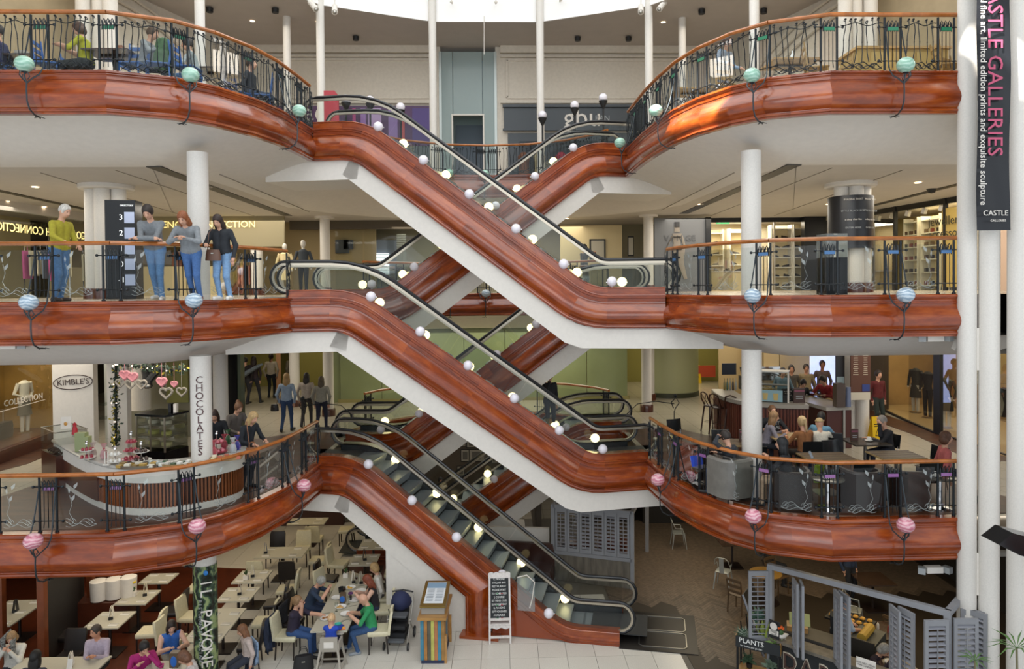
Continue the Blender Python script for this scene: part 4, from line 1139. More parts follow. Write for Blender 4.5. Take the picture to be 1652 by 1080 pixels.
# shop fronts on the back wall
r = thing('shop_front', 'purple shop front with white lettering and pink stripes on the back wall', 'shop front'); PUR = mat('sign_purple', '#4a2352', .4)
wallbox(-8.2, gx0-.25, zt_(236), zt_(172), YB-.12, PUR, 'fascia_sign', .1, r)
text('ach', 1.0, WHITE, r, (at(517, 184, YB-.14).x, YB-.14, zt_(183)), (PI/2, 0, 0))
for x, w, c in ((-5.2, .12, '#b03a7a'), (-4.85, .2, '#9a6fb0'), (-4.4, .5, '#b898c4'), (-3.7, .35, '#8d6fa8'), (-3.3, .1, '#b14b4b'), (-2.6, .7, '#4d3a78')): wallbox(x-w/2, x+w/2, zt_(232), zt_(176), YB-.14, mat('stripe'+c, c, .5), 'window_stripe', .02, r)
wallbox(-8.2, gx0-.25, F3, zt_(236), YB-.1, mat('shop_glass_dark', '#585f62', .15), 'window', .05, r)
r = thing('shop_front', 'dark grey shop front with white lowercase lettering on the back wall', 'shop front'); DG = mat('front_grey', '#3a4045', .45)
sx0, sx1 = at(813, 200, YB).x, at(1052, 200, YB).x
wallbox(sx0, sx1, zt_(212), zt_(171), YB-.14, DG, 'fascia_sign', .12, r); wallbox(sx0+.15, sx1, F3, zt_(216), YB-.1, DG, 'frame', .08, r)
mb = MB(); mb.box(((sx0+sx1)/2, YB-.17, zt_(173)), (sx1-sx0+.1, .12, .1)); mb.box(((sx0+sx1)/2, YB-.17, zt_(211)), (sx1-sx0+.1, .1, .08)); mb.build('sign_moulding', DG, r, smooth=0)
wallbox(sx0+.6, sx1-.5, F3, zt_(229), YB-.13, mat('shop_dark', '#1d2125', .2), 'window', .04, r)
text('gbu', 1.05, WHITE, r, (at(939, 193, YB).x, YB-.16, zt_(192)), (PI/2, 0, 0)); text('PAN', .3, LGREY, r, (at(965, 196, YB).x+.15, YB-.16, zt_(193)), (PI/2, 0, 0))
for i, (px, c) in enumerate(((905, '#a04050'), (870, '#c8b58a'), (925, '#d8d2c4'), (845, '#6e4a3a'))):
    p = at(px, 236, YB-.35); mb = MB(); mb.lathe([(0, 0), (.26, 0), (.22, .5), (.18, .9), (.24, 1.2), (.1, 1.35), (0, 1.36)], 10, (p.x, YB-.4, F3+.1)); tag(mb.build('window_garment', mat('garm'+c, c, .8)), f'{["dark red", "beige", "white", "brown"][i]} garment standing in the dark grey shop window', 'clothing')
# side walls of the top gallery
BEI = mat('beige_stone', '#a39478', .85, noise=(2.5, .08)); 
for s in (-1, 1):
    pts = [(s*13.2, 10), (s*12.6, 17), (s*11.8, 21.5), (s*9.4, 27.9)]
    for i, (a, b_) in enumerate(zip(pts[:-1], pts[1:])):
        mb = MB(); mb.poly([(a[0], a[1], F3), (b_[0], b_[1], F3), (b_[0], b_[1], 17.5), (a[0], a[1], 17.5)], .2, (s, 0, 0)); struct('wall_west' if s < 0 else 'wall_east', mb, BEI if i < 2 else CREAM, smooth=0)
    mb = MB(); n = 14
    for q, (R0, zz) in enumerate(((3.6, 13.2), (3.9, 13.2), (4.2, 13.25))):
        P = []
        for k in range(n+1):
            a = PI*k/n*.5; t = math.cos(a)*R0/4.2; P.append((s*(9.55+2.2*(1-t)-.12), 27.7-6.1*(1-t), zz+math.sin(a)*R0))
        mb.tube(P, .05, 4)
    struct('trim_4', mb, CREAM, smooth=0)
# ceiling fittings
SPOT = MB(); SPOT.lathe([(0, -.16), (.11, -.16), (.12, -.02), (.05, 0)], 12)
spots = [(338, 12), (444, 13), (574, 58), (932, 59), (1014, 59), (1132, 15), (1232, 14)]
first = None
for n_, (px, py) in enumerate(spots):
    p = fl(px, py, 17.48)
    if first is None: first = SPOT.build('ceiling_speaker', BLACK); o = first
    else: o = inst(first)
    o.location = p; tag(o, f'small round black fitting under the upper ceiling, {ORDW[n_]} counting from the counter side', 'ceiling fitting', 'black fittings under the upper ceiling')
DLN = [0]; DLW = ['near the outer counter side column', 'beside the slim column by the red sign', 'cafe side', 'outermost of the counter side', 'just past the white column beside the leaning people', 'over the pale gown doorway', 'first in the west shop corner', 'second in the west shop corner', 'over the roller shutter shop', 'over the framed picture wall', 'above the fashion poster', 'outermost of the cafe side', 'before the black wrapped pier', 'beside the cafe side column', 'above the mustard jumper']
def downlight(px, py, z, grp, proto=[None]):
    p = fl(px, py, z-.01)
    if proto[0] is None:
        r = thing('downlight', 'x', 'downlight'); LT(r, 'trim_ring', WHITE)([(.075, -.004), (.095, -.008), (.1, 0)], 16); LT(r, 'lens', LAMPE)([(0, .0), (.075, -.003)], 16); proto[0] = r
    DLN[0] += 1; place(proto[0], p, 0, f'lit ceiling downlight, {DLW[DLN[0]-1]}', grp)
for px, py in ((407, 34), (513, 35), (1070, 36)): downlight(px, py, 17.5, 'lit downlights of the top ceiling')
def track_spot(p, az, label, m=None, h=.3):
    r = thing('spotlight', label, 'spotlight', p, az, 'spotlights on the roof columns'); m = m or WHITE; TB(r, 'bracket', m)([(0, 0, h), (0, 0, .06), (.05, 0, 0)], .02, 6)
    TB(r, 'housing', m)([(0, .1, .12), (0, -.05, -.02), (0, -.22, -.2)], [.09, .09, .1], 10); BL(r, 'lens', STEEL)((0, -.21, -.19), .075, 10, 5); return r
for i, (px, py, az) in enumerate(((503, 8, .9), (540, 14, .2), (1034, 14, -.2), (1070, 8, -.9))):
    track_spot(at(px, py, 23.5), az, ['white spotlight high beside the outer counter side roof column', 'white spotlight hanging beside the slim column above the purple shop', 'white spotlight hanging beside the slim column above the cafe side landing', 'white spotlight high on the cafe side of the roof ring'][i])
mb = MB(); mb.tube([at(781, 26, 25.27), at(781, 88, 25.27)], .012, 5); tag(mb.build('hanging_rod', WHITE), 'thin white rod hanging from the roof ring before the blue glass', 'rod')
# post lamps around the rear landing
def post_lamp(px, ptop, pbot, Y, i):
    a, b_ = at(px, ptop, Y), Vector((0, 0, F3)); r = thing('post_lamp', ['opal globe post lamp behind the handrail of the upper escalator, first', 'opal globe post lamp lower and nearer the purple shop stripes', 'opal globe post lamp half hidden behind the escalator handrail', 'opal globe post lamp in front of the slim column by the dark shop', 'opal globe post lamp before the white shop lettering', 'opal globe post lamp tallest, towards the cafe side of the dark shop'][i], 'lamp', (a.x, Y, b_.z), 0, 'post lamps at the rear landing'); h = a.z-b_.z
    m = MB(); m.tube([(0, 0, 0), (0, 0, h-.3)], .03, 8); m.lathe([(.03, h-.45), (.14, h-.22), (.15, h-.18), (.05, h-.18)], 12); m.build('post', BLACK, r); BL(r, 'globe', OPAL)((0, 0, h-.08), .15, 14, 8)
for i, a in enumerate(((558, 162, 200, 22), (597, 164, 215, 23), (646, 175, 250, 23.5), (875, 188, 262, 24.3), (927, 172, 225, 24.3), (973, 160, 215, 23.6))): post_lamp(a[0], a[1]-6, a[2], a[3], i)
r = thing('red_sign', 'red rounded board behind the upper escalator newel', 'sign', at(534, 180, 20.5)); mb = MB(); mb.poly([(-.2, 0, -.3), (.22, 0, -.3), (.22, 0, .45), (.1, 0, .6), (-.2, 0, .6)], .06, (0, 1, 0)); mb.build('board', mat('red_board', '#a8323c', .4), r); TB(r, 'stand', IRON)([(0, .03, -.9), (0, .03, -.3)], .03, 6)
# cafe furniture and guests on the top gallery
BLUE = '#3c64a0'
bc = mk_slatchair('x', BLUE, 'blue wooden chairs of the top cafe', .95)
for i, (px, Y, rz) in enumerate(((82, 13.6, 1.7), (8, 13.8, 1.4), (128, 14.6, 1.5), (255, 13.6, -1.2), (182, 15.0, -1.6), (302, 13.8, 1.5), (385, 15.6, 1.2), (420, 15.8, -1.3), (215, 13.6, 0))):
    p = at(px, 100, Y); place(bc, (p.x, Y, F3), rz, f'blue wooden slatted chair of the top cafe, {["seventh", "second", "third", "fourth", "fifth", "sixth", "eighth", "ninth", "first"][i]} among those seen through the vine bars')
DT = wood_mat('cafe_dark_top', '#33261e', '#44342a', '#57453a', use_uv=False)
for i, (px, Y, w) in enumerate(((35, 14.2, .9), (185, 13.9, .85), (355, 15.0, .8))):
    p = at(px, 90, Y); table('cafe_table', f'dark cafe table on the top gallery, {["by the blue chair pair", "between the yellow and the striped guest", "near the bend of the rail"][i]}', (p.x, Y, F3), w, .75, .76, DT)
for i, (px, py, Y, w, c) in enumerate(((12, 48, 14.2, .1, '#c8a878'), (34, 50, 14.2, .22, '#b7b1a6'), (195, 55, 13.9, .09, '#8b5a3c'), (215, 56, 13.9, .1, '#d8d2c8'))):
    p = at(px, py, Y); mb = MB(); mb.box((p.x, Y, F3+.76+.08), (w, .1, .16)); tag(mb.build('takeaway_box', mat('box'+c, c, .6), smooth=0), f'{["tan", "grey", "brown", "white"][i]} box on a dark cafe table of the top gallery', 'box')
def at_floor(px, Y, z): p = at(px, 400, Y); return (p.x, Y, z)
person('person seated sideways in a bright yellow top at the vine bars, top gallery', at_floor(146, 13.75, F3), -1.4, sit=1, lean=8, hands=((-.15, -.45, .85), (.15, -.42, .82)), top='#a9a82c', bot='#2e3335', sleeve='short', hairc='#4a3020', hair='bob', head=(15, 0))
person('person in a grey striped top facing the yellow guest, top gallery', at_floor(238, 13.95, F3), 1.5, sit=1, lean=12, hands=((-.15, -.45, .85), (.15, -.42, .82)), top='#85898a', bot='#4a5560', hairc='#55402e', head=(10, 0))
person('person in a pale grey hooded top and jeans near the bend of the rail', at_floor(322, 14.6, F3), -1.3, sit=1, lean=14, top='#9aa3a3', bot='#5c7ea6', hairc='#2c221c', hands=((-.15, -.42, .85), (.15, -.42, .82)))
person('person in a black top seated beyond the dark table at the bend', at_floor(408, 15.9, F3), 1.5, sit=1, top='#33373b', bot='#3a4a60', hairc='#3a2a20')
person('person in dark blue seated beside the outermost blue chair, top gallery', at_floor(4, 13.9, F3), -1.5, sit=1, top='#2c3050', bot='#40344c', hairc='#2c221c')
mb = MB(); mb.lathe([(.17, .0), (.2, .2), (.15, .5), (.12, .62), (0, .66)], 10); o = mb.build('coat', mat('green_coat', '#4e6b4a', .9, noise=(9, .3), bump=.5)); o.scale = (1, .6, 1); o.location = at_floor(268, 13.75, F3+.38); tag(o, 'green coat hung over a blue chair of the top cafe', 'coat')
# cafe side of the top gallery
CW = wood_mat('light_wood', '#9a7a4c', '#b8935c', '#cdaa72', use_uv=False, rough=.45)
wc = mk_slatchair('x', '#a58552', 'light wooden chairs of the cafe side top gallery', .95)
for i, (px, Y, rz) in enumerate(((1178, 15.0, .3), (1165, 16.2, 1.2), (1318, 13.8, 1.3), (1350, 14.4, -1.2), (1530, 13.6, 1.4), (1545, 14.2, .5))):
    place(wc, at_floor(px, Y, F3), rz, f'light wooden chair behind the vine bars, {["first", "second", "third", "fourth", "fifth", "sixth"][i]} from the bend, cafe side')
for i, (px, Y) in enumerate(((1275, 14.4), (1120, 16.5))):
    table('cafe_table', ['light wooden table with a dark cross foot, cafe side top gallery', 'light wooden table near the curved rail bend, cafe side'][i], at_floor(px, Y, F3), .95, .8, .76, CW)
r = thing('serving_counter', 'ochre panelled counter behind the vine bars, cafe side top gallery', 'counter', at_floor(1440, 14.9, F3)); 
BX(r, 'body', mat('ochre_panel', '#b89a5c', .5, noise=(2, .1)))((0, 0, .55), (1.9, .8, 1.1)); BX(r, 'counter_top', CW)((0, 0, 1.12), (2.0, .9, .05))
for x in (-.48, 0, .48): BX(r, 'front_panel', mat('ochre_panel2', '#c4a768', .5))((x, -.41, .55), (.42, .02, .95))
mb = MB(); mb.lathe([(0, 0), (.035, 0), (.04, .05), (.035, .16), (.015, .2), (.015, .26), (0, .26)], 10); o = mb.build('bottle', mat('milk', '#dfe4e4', .3)); o.location = (at(1278, 60, 14.4).x, 14.4, F3+.76); tag(o, 'white bottle standing on the light wooden table', 'bottle')
person('person in a pale blue shirt and jeans leaning on the curved rail, cafe side', at_floor(1166, 15.6, F3), .6, lean=12, top='#9db2c9', bot='#5d7fa8', hairc='#3a2a22', hands=((-.25, -.35, 1.0), (.25, -.3, 1.0)))
# middle gallery (z = F2)
CZ = F3-1.29
def quadwall(name, a, b_, z0, z1, m, t=.15, parent=None, kind=True):
    A, B = Vector(a), Vector(b_); d = (B-A).normalized(); n = Vector((-d.y, d.x))
    if n.y < 0: n = -n
    if m.name == 'shop_glass':
        mb = MB(); mb.poly([(A.x, A.y, z0), (B.x, B.y, z0), (B.x, B.y, z1), (A.x, A.y, z1)]); return struct(name, mb, m, parent, smooth=0)
    mb = MB(); mb.poly([(A.x, A.y, z0), (B.x, B.y, z0), (B.x, B.y, z1), (A.x, A.y, z1)], t, (n.x, n.y, 0)); return struct(name, mb, m, parent, smooth=0)
SHOPW = mat('shop_cream', '#c9b98e', .7); DARKIN = mat('dark_interior', '#3a352c', .8); GSHOP = glass_mat('shop_glass', '#f4f7f4', .4); BRASS = mat('dull_brass', '#8a7440', .35, .7)
WARMW = mat('warm_lit_wall', '#d9c79a', .7)
def shopfloor(x0, x1, y0, y1, F, m, z=.006):
    mb = MB(); mb.box(((x0+x1)/2, (y0+y1)/2, F+z/2), (x1-x0, y1-y0, z)); return struct('floor', mb, m, smooth=0)
# outer walls
for s in (-1, 1): quadwall('wall_west' if s < 0 else 'wall_east', (s*16, 12), (s*16, 33), 0, F3, DARKIN)
quadwall('wall_north', (-16, 32), (16, 32), 0, F3, DARKIN)
# west shop: glazed front running back, lit sign band
r = thing('clothes_shop', 'glass clothes shop front with imitated reflection of gold lettering, end of the middle gallery', 'shop front')
a, b_ = (-13.2, 18.6), (-12.7, 24.3)
quadwall('glass_pane', a, (-12.95, 21.4), F2, CZ-.25, GSHOP, .03, r); quadwall('glass_pane', (-12.95, 21.4), b_, F2, CZ-.25, GSHOP, .03, r)
quadwall('head_rail', a, b_, CZ-.27, CZ, CEIL, .1, r)
t = text('FRENCH CONNECTION', .33, mat('gold_letters', '#f0d98a', .4, emit=1.1), r, (-12.85, 20.6, F2+1.92), (PI/2, 0, PI/2), xs=-1); t2 = text('FRENCH CO', .33, _M['gold_letters'], r, (-12.7, 23.3, F2+1.92), (PI/2, 0, PI/2), xs=-1)  # reversed glowing letters imitate the sign's reflection in the glass
quadwall('wall_west', (-15.8, 17), (-15.8, 25), F2, CZ, SHOPW)
quadwall('wall_north', (-13, 24.5), (-9.0, 24.5), F2, F2+1.0, SHOPW, .1); quadwall('wall_north', (-16, 26.5), (-4.2, 26.5), F2, CZ, mat('shop_tan', '#a8946a', .7))
r = thing('clothes_shop_sign', 'cream sign band with gold lettering above the clothes shop behind the four people', 'sign'); 
quadwall('sign_band', (-12.7, 24.3), (-6.9, 24.3), F2+1.65, CZ, mat('sign_cream', '#8f8568', .7), .1, r)
p0 = at(330, 365, 24.3); text('FRENCH CONNECTION', .32, _M['gold_letters'], r, (p0.x, 24.25, at(330, 363, 24.3).z), (PI/2, 0, 0))
def hanger_row(name, label, x0, x1, y, F, cols, n, h=1.5, along_y=False):
    r = thing('garment_rail', label, 'clothes rail', (x0, y, F)); L = x1-x0; b = MB()
    b.tube([(0, 0, 0), (0, 0, h), (L, 0, h), (L, 0, 0)], .015, 6); b.build('rail', CHROME, r)
    for i in range(n):
        b = MB(); x = L*(i+.5)/n; hh = random.uniform(.75, 1.0); b.poly([(x-.02, -.2, h-.12), (x-.02, .2, h-.12), (x-.02, .17, h-hh), (x-.02, -.17, h-hh)], .05, (1, 0, 0)); b.tube([(x, 0, h-.1), (x, 0, h+.02)], .006, 4); b.build('garment', mat('garm'+cols[i % len(cols)], cols[i % len(cols)], .85), r, smooth=0)
    if along_y: r.rotation_euler = (0, 0, PI/2)
    return r
hanger_row('rail', 'rail of olive and tan garments inside the clothes shop window', at(355, 450, 25).x, at(388, 450, 25).x, 25, F2, ['#5b5a3a', '#8c7a52', '#3f3c30', '#a89468'], 6, 1.15)
hanger_row('rail', 'rail with salmon pink garments beside the olive ones', at(385, 450, 24.9).x, at(412, 450, 24.9).x, 24.9, F2, ['#c98f78', '#d9a58c', '#3a3a3a'], 5, 1.15)
hanger_row('rail', 'rail of pale garments in the glass front behind the yellow jumper', -12.0, -10.6, 21.5, F2, ['#8f8a76', '#4a4a40', '#b0a890', '#6b4f6e'], 8, 1.4)
hanger_row('rail', 'rail of mixed garments at the outermost glass front', -12.4, -11.2, 19.5, F2, ['#93406a', '#8f8a76', '#b0a890', '#57606a'], 7, 1.4)
def mannequin(loc, rz, label, top, bot, H=1.75, skirt=False, head=True, group=None, arms=None):
    r = thing('mannequin', label, 'mannequin', loc, rz, group); k = H/1.75; T_, B_ = mat('cloth_'+top, top, .85), mat('cloth_'+bot, bot, .85); W_ = mat('mannequin_white', '#cfcac0', .35)
    TB(r, 'top', T_)([(0, 0, .88*k), (0, 0, 1.0*k), (0, 0, 1.2*k), (0, 0, 1.38*k), (0, 0, 1.45*k)], [.14, .12, .15, .16, .06], 12, flat=.7)
    if skirt: TB(r, 'skirt', B_)([(0, 0, .5*k), (0, 0, .95*k)], [.2, .14], 12, flat=.75)
    for sx in (-1, 1):
        TB(r, 'leg', B_ if not skirt else W_)([(sx*.08, 0, .05), (sx*.085, -.01, .48*k), (sx*.08, 0, .9*k)], [.045, .06, .09], 8)
        h = (arms or {}).get(sx, (sx*.24, -.05, .85*k)); TB(r, 'arm', T_)([(sx*.17, 0, 1.38*k), (sx*.27, .04, 1.1*k), h], [.055, .045, .032], 8); BL(r, 'hand', W_)(h, .04, 8, 5, (.7, .7, 1.3))
    if head: b = MB(); b.tube([(0, 0, 1.43*k), (0, 0, 1.52*k)], .045, 8); b.ball((0, -.01, 1.62*k), .1, 14, 10, (.8, .95, 1.2)); b.build('head', W_, r)
    LT(r, 'stand', STEEL)([(0, 0), (.17, 0), (.17, .012), (0, .015)], 18); return r
p = at(489, 400, 22.5); mannequin((p.x, 22.5, F2), .2, 'white headed mannequin in a dark jacket beyond the left gallery rail end', '#3c4248', '#2c2e32')
p = at(458, 420, 24); mannequin((p.x, 24.1, F2), .1, 'mannequin in a pale gown in the lit doorway behind the clothes shop sign', '#d8c69a', '#d8c69a', skirt=True)
# shutters and glass fronts in the middle distance
r = thing('glass_shop_front', 'glass shop front with a half raised roller shutter, seen past the rear escalator', 'shop front')
for i, (x0, x1) in enumerate(((541, 585), (588, 648), (650, 700))):
    a, b_ = at(x0, 400, 26), at(x1, 400, 26); quadwall('glass_pane', (a.x, 26), (b_.x, 26), F2, at(x0, 371, 26).z, GSHOP, .03, r)
quadwall('head_rail', (-7.2, 25.95), (-2, 25.95), at(600, 370, 26).z, CZ, mat('head_brown', '#5a5040', .6), .1, r)
for k in range(26):
    for x0, x1 in ((588, 601), (640, 655)): 
        a, b_ = at(x0, 400, 27), at(x1, 400, 27); z = F2+.1+k*.085; BX(r, 'shutter_slat', mat('shutter', '#7d8074', .4, .4))(((a.x+b_.x)/2, 27, z), (b_.x-a.x, .03, .06))
wallbox(at(600, 400, 27.5).x, at(640, 400, 27.5).x, F2, at(600, 388, 27.5).z, 27.5, mat('blue_grey_panel', '#6d7784', .6), 'door', .05, r)
b = MB(); a = at(612, 426, 27.4); b.box((a.x, 27.4, a.z), (.75, .04, .8)); b.build('bright_window', mat('bright_window', '#dfe8ee', .5, emit=1.5), r, smooth=0)
for k in range(7): BX(r, 'blind_slat', mat('shutter', '#7d8074'))((a.x, 27.36, a.z-.36+k*.12), (.75, .02, .02))
for i, (x, z, w, h, c) in enumerate(((552, 398, .5, .5, '#2d3030'), (562, 395, .35, .35, '#15181a'))):
    p = at(x, z, 26.4); mb = MB(); mb.box((p.x, 26.4, p.z), (w, .05, h)); tag(mb.build('display_screen', mat('disp'+c, c, .4), smooth=0), ['dark display panel inside the glass shop front', 'small black screen in front of the dark display panel'][i], 'display')
wallbox(-8, 8, F2, CZ, 28.2, mat('mid_back', '#8b8672', .8), 'wall_north')
# far middle: photo frames and shelving at the right, between rails
wallbox(at(905, 400, 26).x, at(1005, 400, 26).x, F2, CZ-.2, 26.2, WARMW, 'wall_north', .1)
for i, (px, py, w, h) in enumerate(((965, 402, .6, .75), (1019, 397, .22, .75))):
    p = at(px, py, 26); r = thing('framed_picture', ['framed pale picture on the lit wall beyond the middle gallery', 'narrow framed poster beside the black fashion poster'][i], 'picture', (p.x, 26.17, p.z)); BX(r, 'frame', BLACK)((0, 0, 0), (w, .05, h)); BX(r, 'print', mat('pale_print', '#b8b2a0', .6))((0, -.03, 0), (w*.8, .02, h*.84))
# black fashion poster
r = thing('fashion_poster', 'large dark poster of a standing model in a bikini by the shoe shop', 'poster'); PY = 24.6
x0, x1 = at(1056, 400, PY).x, at(1138, 400, PY).x; wallbox(x0, x1, F2, at(1100, 352, PY).z, PY, mat('poster_grey', '#6b6d70', .5), 'poster_sheet', .08, r); wallbox(x1, at(1146, 400, PY).x, F2, at(1100, 351, PY).z, PY-.1, BLACKG, 'side_frame', .2, r)
c = at(1092, 400, PY); sk = mat('poster_skin', '#8c8378', .6); f = MB(); X, Z = c.x, c.z
f.tube([(X, PY-.02, Z+.78), (X, PY-.02, Z+.55)], [.09, .1], 8, flat=.2); f.tube([(X, PY-.02, Z+.5), (X, PY-.02, Z+.15), (X, PY-.02, Z-.1)], [.17, .12, .2], 8, flat=.15)
f.tube([(X-.16, PY-.02, Z+.42), (X-.32, PY-.02, Z+.1), (X-.42, PY-.02, Z-.2)], .045, 6, flat=.3); f.tube([(X+.16, PY-.02, Z+.42), (X+.25, PY-.02, Z+.1), (X+.22, PY-.02, Z-.25)], .045, 6, flat=.3)
f.tube([(X-.1, PY-.02, Z-.1), (X-.15, PY-.02, Z-.6), (X-.1, PY-.02, Z-1.1)], [.12, .09, .06], 8, flat=.15); f.tube([(X+.1, PY-.02, Z-.1), (X+.16, PY-.02, Z-.6), (X+.3, PY-.02, Z-1.1)], [.12, .09, .06], 8, flat=.15); f.build('printed_figure', sk, r)
f = MB(); f.tube([(X-.13, PY-.05, Z+.38), (X+.13, PY-.05, Z+.38)], .055, 6, flat=.3); f.tube([(X-.16, PY-.05, Z-.05), (X+.16, PY-.05, Z-.05)], .07, 6, flat=.3); f.tube([(X, PY-.04, Z+.9), (X, PY-.04, Z+.72)], .09, 8, flat=.3); f.build('printed_dark_parts', mat('poster_dark', '#2c2c2e', .5), r)
text('V I N GE', .3, mat('poster_letters', '#55575a', .5), r, (X+.1, PY-.04, Z+.32), (PI/2, 0, 0))
# shoe shop
SH0, SH1 = 8.15, 12.3
wallbox(SH0, SH1+1.2, F2, CZ, 28.6, mat('shoe_back', '#d8cdb0', .6), 'wall_north'); quadwall('wall_east', (SH0-.1, 25.9), (SH0-.1, 28.6), F2, CZ, WARMW)
area('shoe_shop_light', (9.9, 27.1, CZ-.1), 2.8, 120, (1, .92, .76), sizey=2.2)
wallbox(SH0, SH1, CZ-.16, CZ, 25.75, BLACK, 'trim_5', .1)
def shoe(x, y, z, rz, m, i):
    r = thing('shoe', 'x', 'shoe', (x, y, z), rz, 'shoes on the shoe shop shelves'); b = MB(); b.tube([(-.12, 0, .05), (-.05, 0, .05), (.05, 0, .035), (.13, 0, .025)], [.035, .045, .04, .02], 6); b.tube([(-.1, 0, .05), (-.1, 0, .1)], .03, 6); b.build('upper', m, r); BX(r, 'sole', BLACK)((0, 0, .006), (.27, .08, .012)); return r
SHM = [mat('shoe'+c, c, .4) for c in ('#2b211c', '#4a342a', '#6b5a48', '#1c1c20', '#7a3b30')]
sp = shoe(0, 0, 0, 0, SHM[0], 0); cnt = 0
def shelf_unit(x0, x1, y, F, n, label, lo=.15, hi=2.3, back=None, shoes=True, m=None):
    global cnt
    r = thing('shelf_unit', label, 'shelves', ((x0+x1)/2, y, F)); w = x1-x0; m = m or mat('shelf_white', '#ded8c8', .4)
    BX(r, 'back_panel', back or WARMW)((0, .18, (lo+hi)/2), (w, .03, hi-lo+.3))
    for sx in (-1, 1): BX(r, 'side_panel', m)((sx*w/2, 0, (lo+hi)/2), (.04, .36, hi-lo+.3))
    for k in range(n):
        z = lo+(hi-lo)*k/(n-1); BX(r, 'shelf', m)((0, 0, z), (w, .34, .03))
        if shoes and k < n-1:
            for q in range(max(2, int(w/.42))):
                o = place(sp, (x0+(q+.5)*w/max(2, int(w/.42))+random.uniform(-.05, .05), y-.03, F+z+.017), random.uniform(-.5, .5)+(.0 if random.random() < .5 else PI), f'dark shoe, {ORDW[q]} on {ORDW[k]} shelf of the {label}')
    return r
for i, (x0, x1, y, n) in enumerate(((8.3, 9.35, 28.3, 6), (9.5, 10.5, 27.9, 6), (10.55, 11.3, 26.3, 7), (11.35, 12.0, 26.2, 7))):
    shelf_unit(x0, x1, y, F2, n, ['deep white shoe shelf unit', 'middle white shoe shelf unit in the shop', 'tall shoe shelf unit by the white column', 'tall shoe shelf unit by the black panel'][i])
r = thing('display_counter', 'cream display counter with shoes in the open shoe shop', 'counter', (9.0, 26.3, F2)); BX(r, 'body', mat('counter_cream', '#cdbb8e', .5))((0, 0, .35), (1.5, .5, .7)); BX(r, 'counter_top', WHITE)((0, 0, .72), (1.6, .6, .04))
for q, x in enumerate((-.5, -.1, .35)): place(sp, (9.0+x, 26.3, F2+.745), random.uniform(0, 3), f'dark shoe on the cream display counter of the shoe shop, {ORDW[q]} in line')
for x0 in (10.5, 12.05): wallbox(x0-.03, x0+.03, F2, CZ-.16, 25.75, CHAMP, 'trim_5', .06)
r = thing('exit_sign', 'green running man exit sign in the shoe shop', 'sign', at(1166, 357, 26.2)); BX(r, 'panel', mat('exit_green', '#2f9a5c', .4, emit=.8))((0, 0, 0), (.5, .05, .2))
mb = MB(); mb.ball((.08, -.035, .055), .02, 8, 5); mb.tube([(.08, -.035, .03), (.06, -.035, -.01), (.1, -.035, -.06)], .012, 5); mb.tube([(.06, -.035, -.01), (.0, -.035, -.05)], .012, 5); mb.box((-.14, -.03, 0), (.09, .01, .12)); mb.build('symbol', WHITE, r)
wallbox(at(1298, 400, 25.4).x, at(1333, 400, 25.4).x, F2, at(1300, 349, 25.4).z, 25.4, mat('black_panel', '#17171a', .3), 'wall_north', .3)
wallbox(at(1333, 400, 27).x, at(1420, 400, 27).x, F2, CZ, 27, mat('grey_shop_wall', '#4b4a48', .7), 'wall_north', .1)
# pier wrapped in a black poster
r = thing('pier_wrap_poster', 'black printed poster wrapped round the upper half of the grouped pier', 'poster', (9.05, 17.2, F2)); z0, z1 = at(1370, 378, 16.9).z-F2, at(1370, 316, 16.9).z-F2
LT(r, 'wrap', mat('wrap_black', '#1d1e22', .35))([(.52, z0-.35), (.52, z1)], 24, (0, 0, 0))
for k, (s_, zz) in enumerate((('IMAGINE THAT', .82), ('LITTLE BLACK BOX', .55), ('a shop that fits', .34), ('ENTER HERE', .14))):
    for a in (-.35, .5): text(s_, .062, LGREY if k % 2 else WHITE, r, (.525*math.sin(a), -.525*math.cos(a), z0+zz), (PI/2, 0, a), ext=.001)
# jewellery shop, slanting towards the viewer
J0, J1 = (12.75, 24.4), (13.35, 20.2)
r = thing('jewellery_shop_front', 'glass jewellery shop front with black frames, slanting towards the banner', 'shop front')
quadwall('head_frame', J0, (13.55, 18.6), CZ-.16, CZ, BLACK, .12, r); quadwall('glass_pane', J0, (13.05, 22.3), F2, CZ-.16, GSHOP, .03, r); quadwall('glass_pane', (13.07, 22.3), J1, F2, CZ-.16, GSHOP, .03, r)
for p in (J0, (13.06, 22.3), J1, (13.45, 19.4)): BX(r, 'frame', BLACK)((p[0], p[1], (F2+CZ)/2), (.1, .1, CZ-F2))
quadwall('sign_panel', (13.3, 20.3), (13.42, 19.45), F2+.1, CZ-.3, mat('gold_panel', '#b59a52', .5), .04, r)
t = text('jewellery &\naccessories', .36, mat('dark_letters', '#33301f', .5), r, (13.27, 19.9, CZ-.85), (PI/2, 0, -1.43-.0)); t.rotation_euler = (PI/2, 0, -PI/2+.14)
quadwall('wall_east', (15.8, 17), (15.8, 27), F2, CZ, mat('jewel_back', '#b8a46a', .6)); quadwall('wall_east', (13.6, 18.6), (13.7, 16.5), F2, CZ, mat('pale_pink_wall', '#c5aa96', .6))
area('jewel_light', (14.5, 21.5, CZ-.1), 1.6, 90, (1, .85, .55), sizey=4)
for i in range(7):
    k = i/6; p = (12.95+.45*k, 24.0-4.4*k, CZ-.22); r = thing('spotlight', f'white square shop spotlight over the jewellery window, {["farthest", "second", "third", "fourth", "fifth", "sixth", "last, nearest the gold sign"][i]} in the row', 'spotlight', p, .5, 'square spotlights over the jewellery window'); BX(r, 'housing', WHITE)((0, 0, -.06), (.15, .1, .16), 0, .3); TB(r, 'stem', BLACK)([(0, 0, .02), (0, 0, .22)], .012, 5)
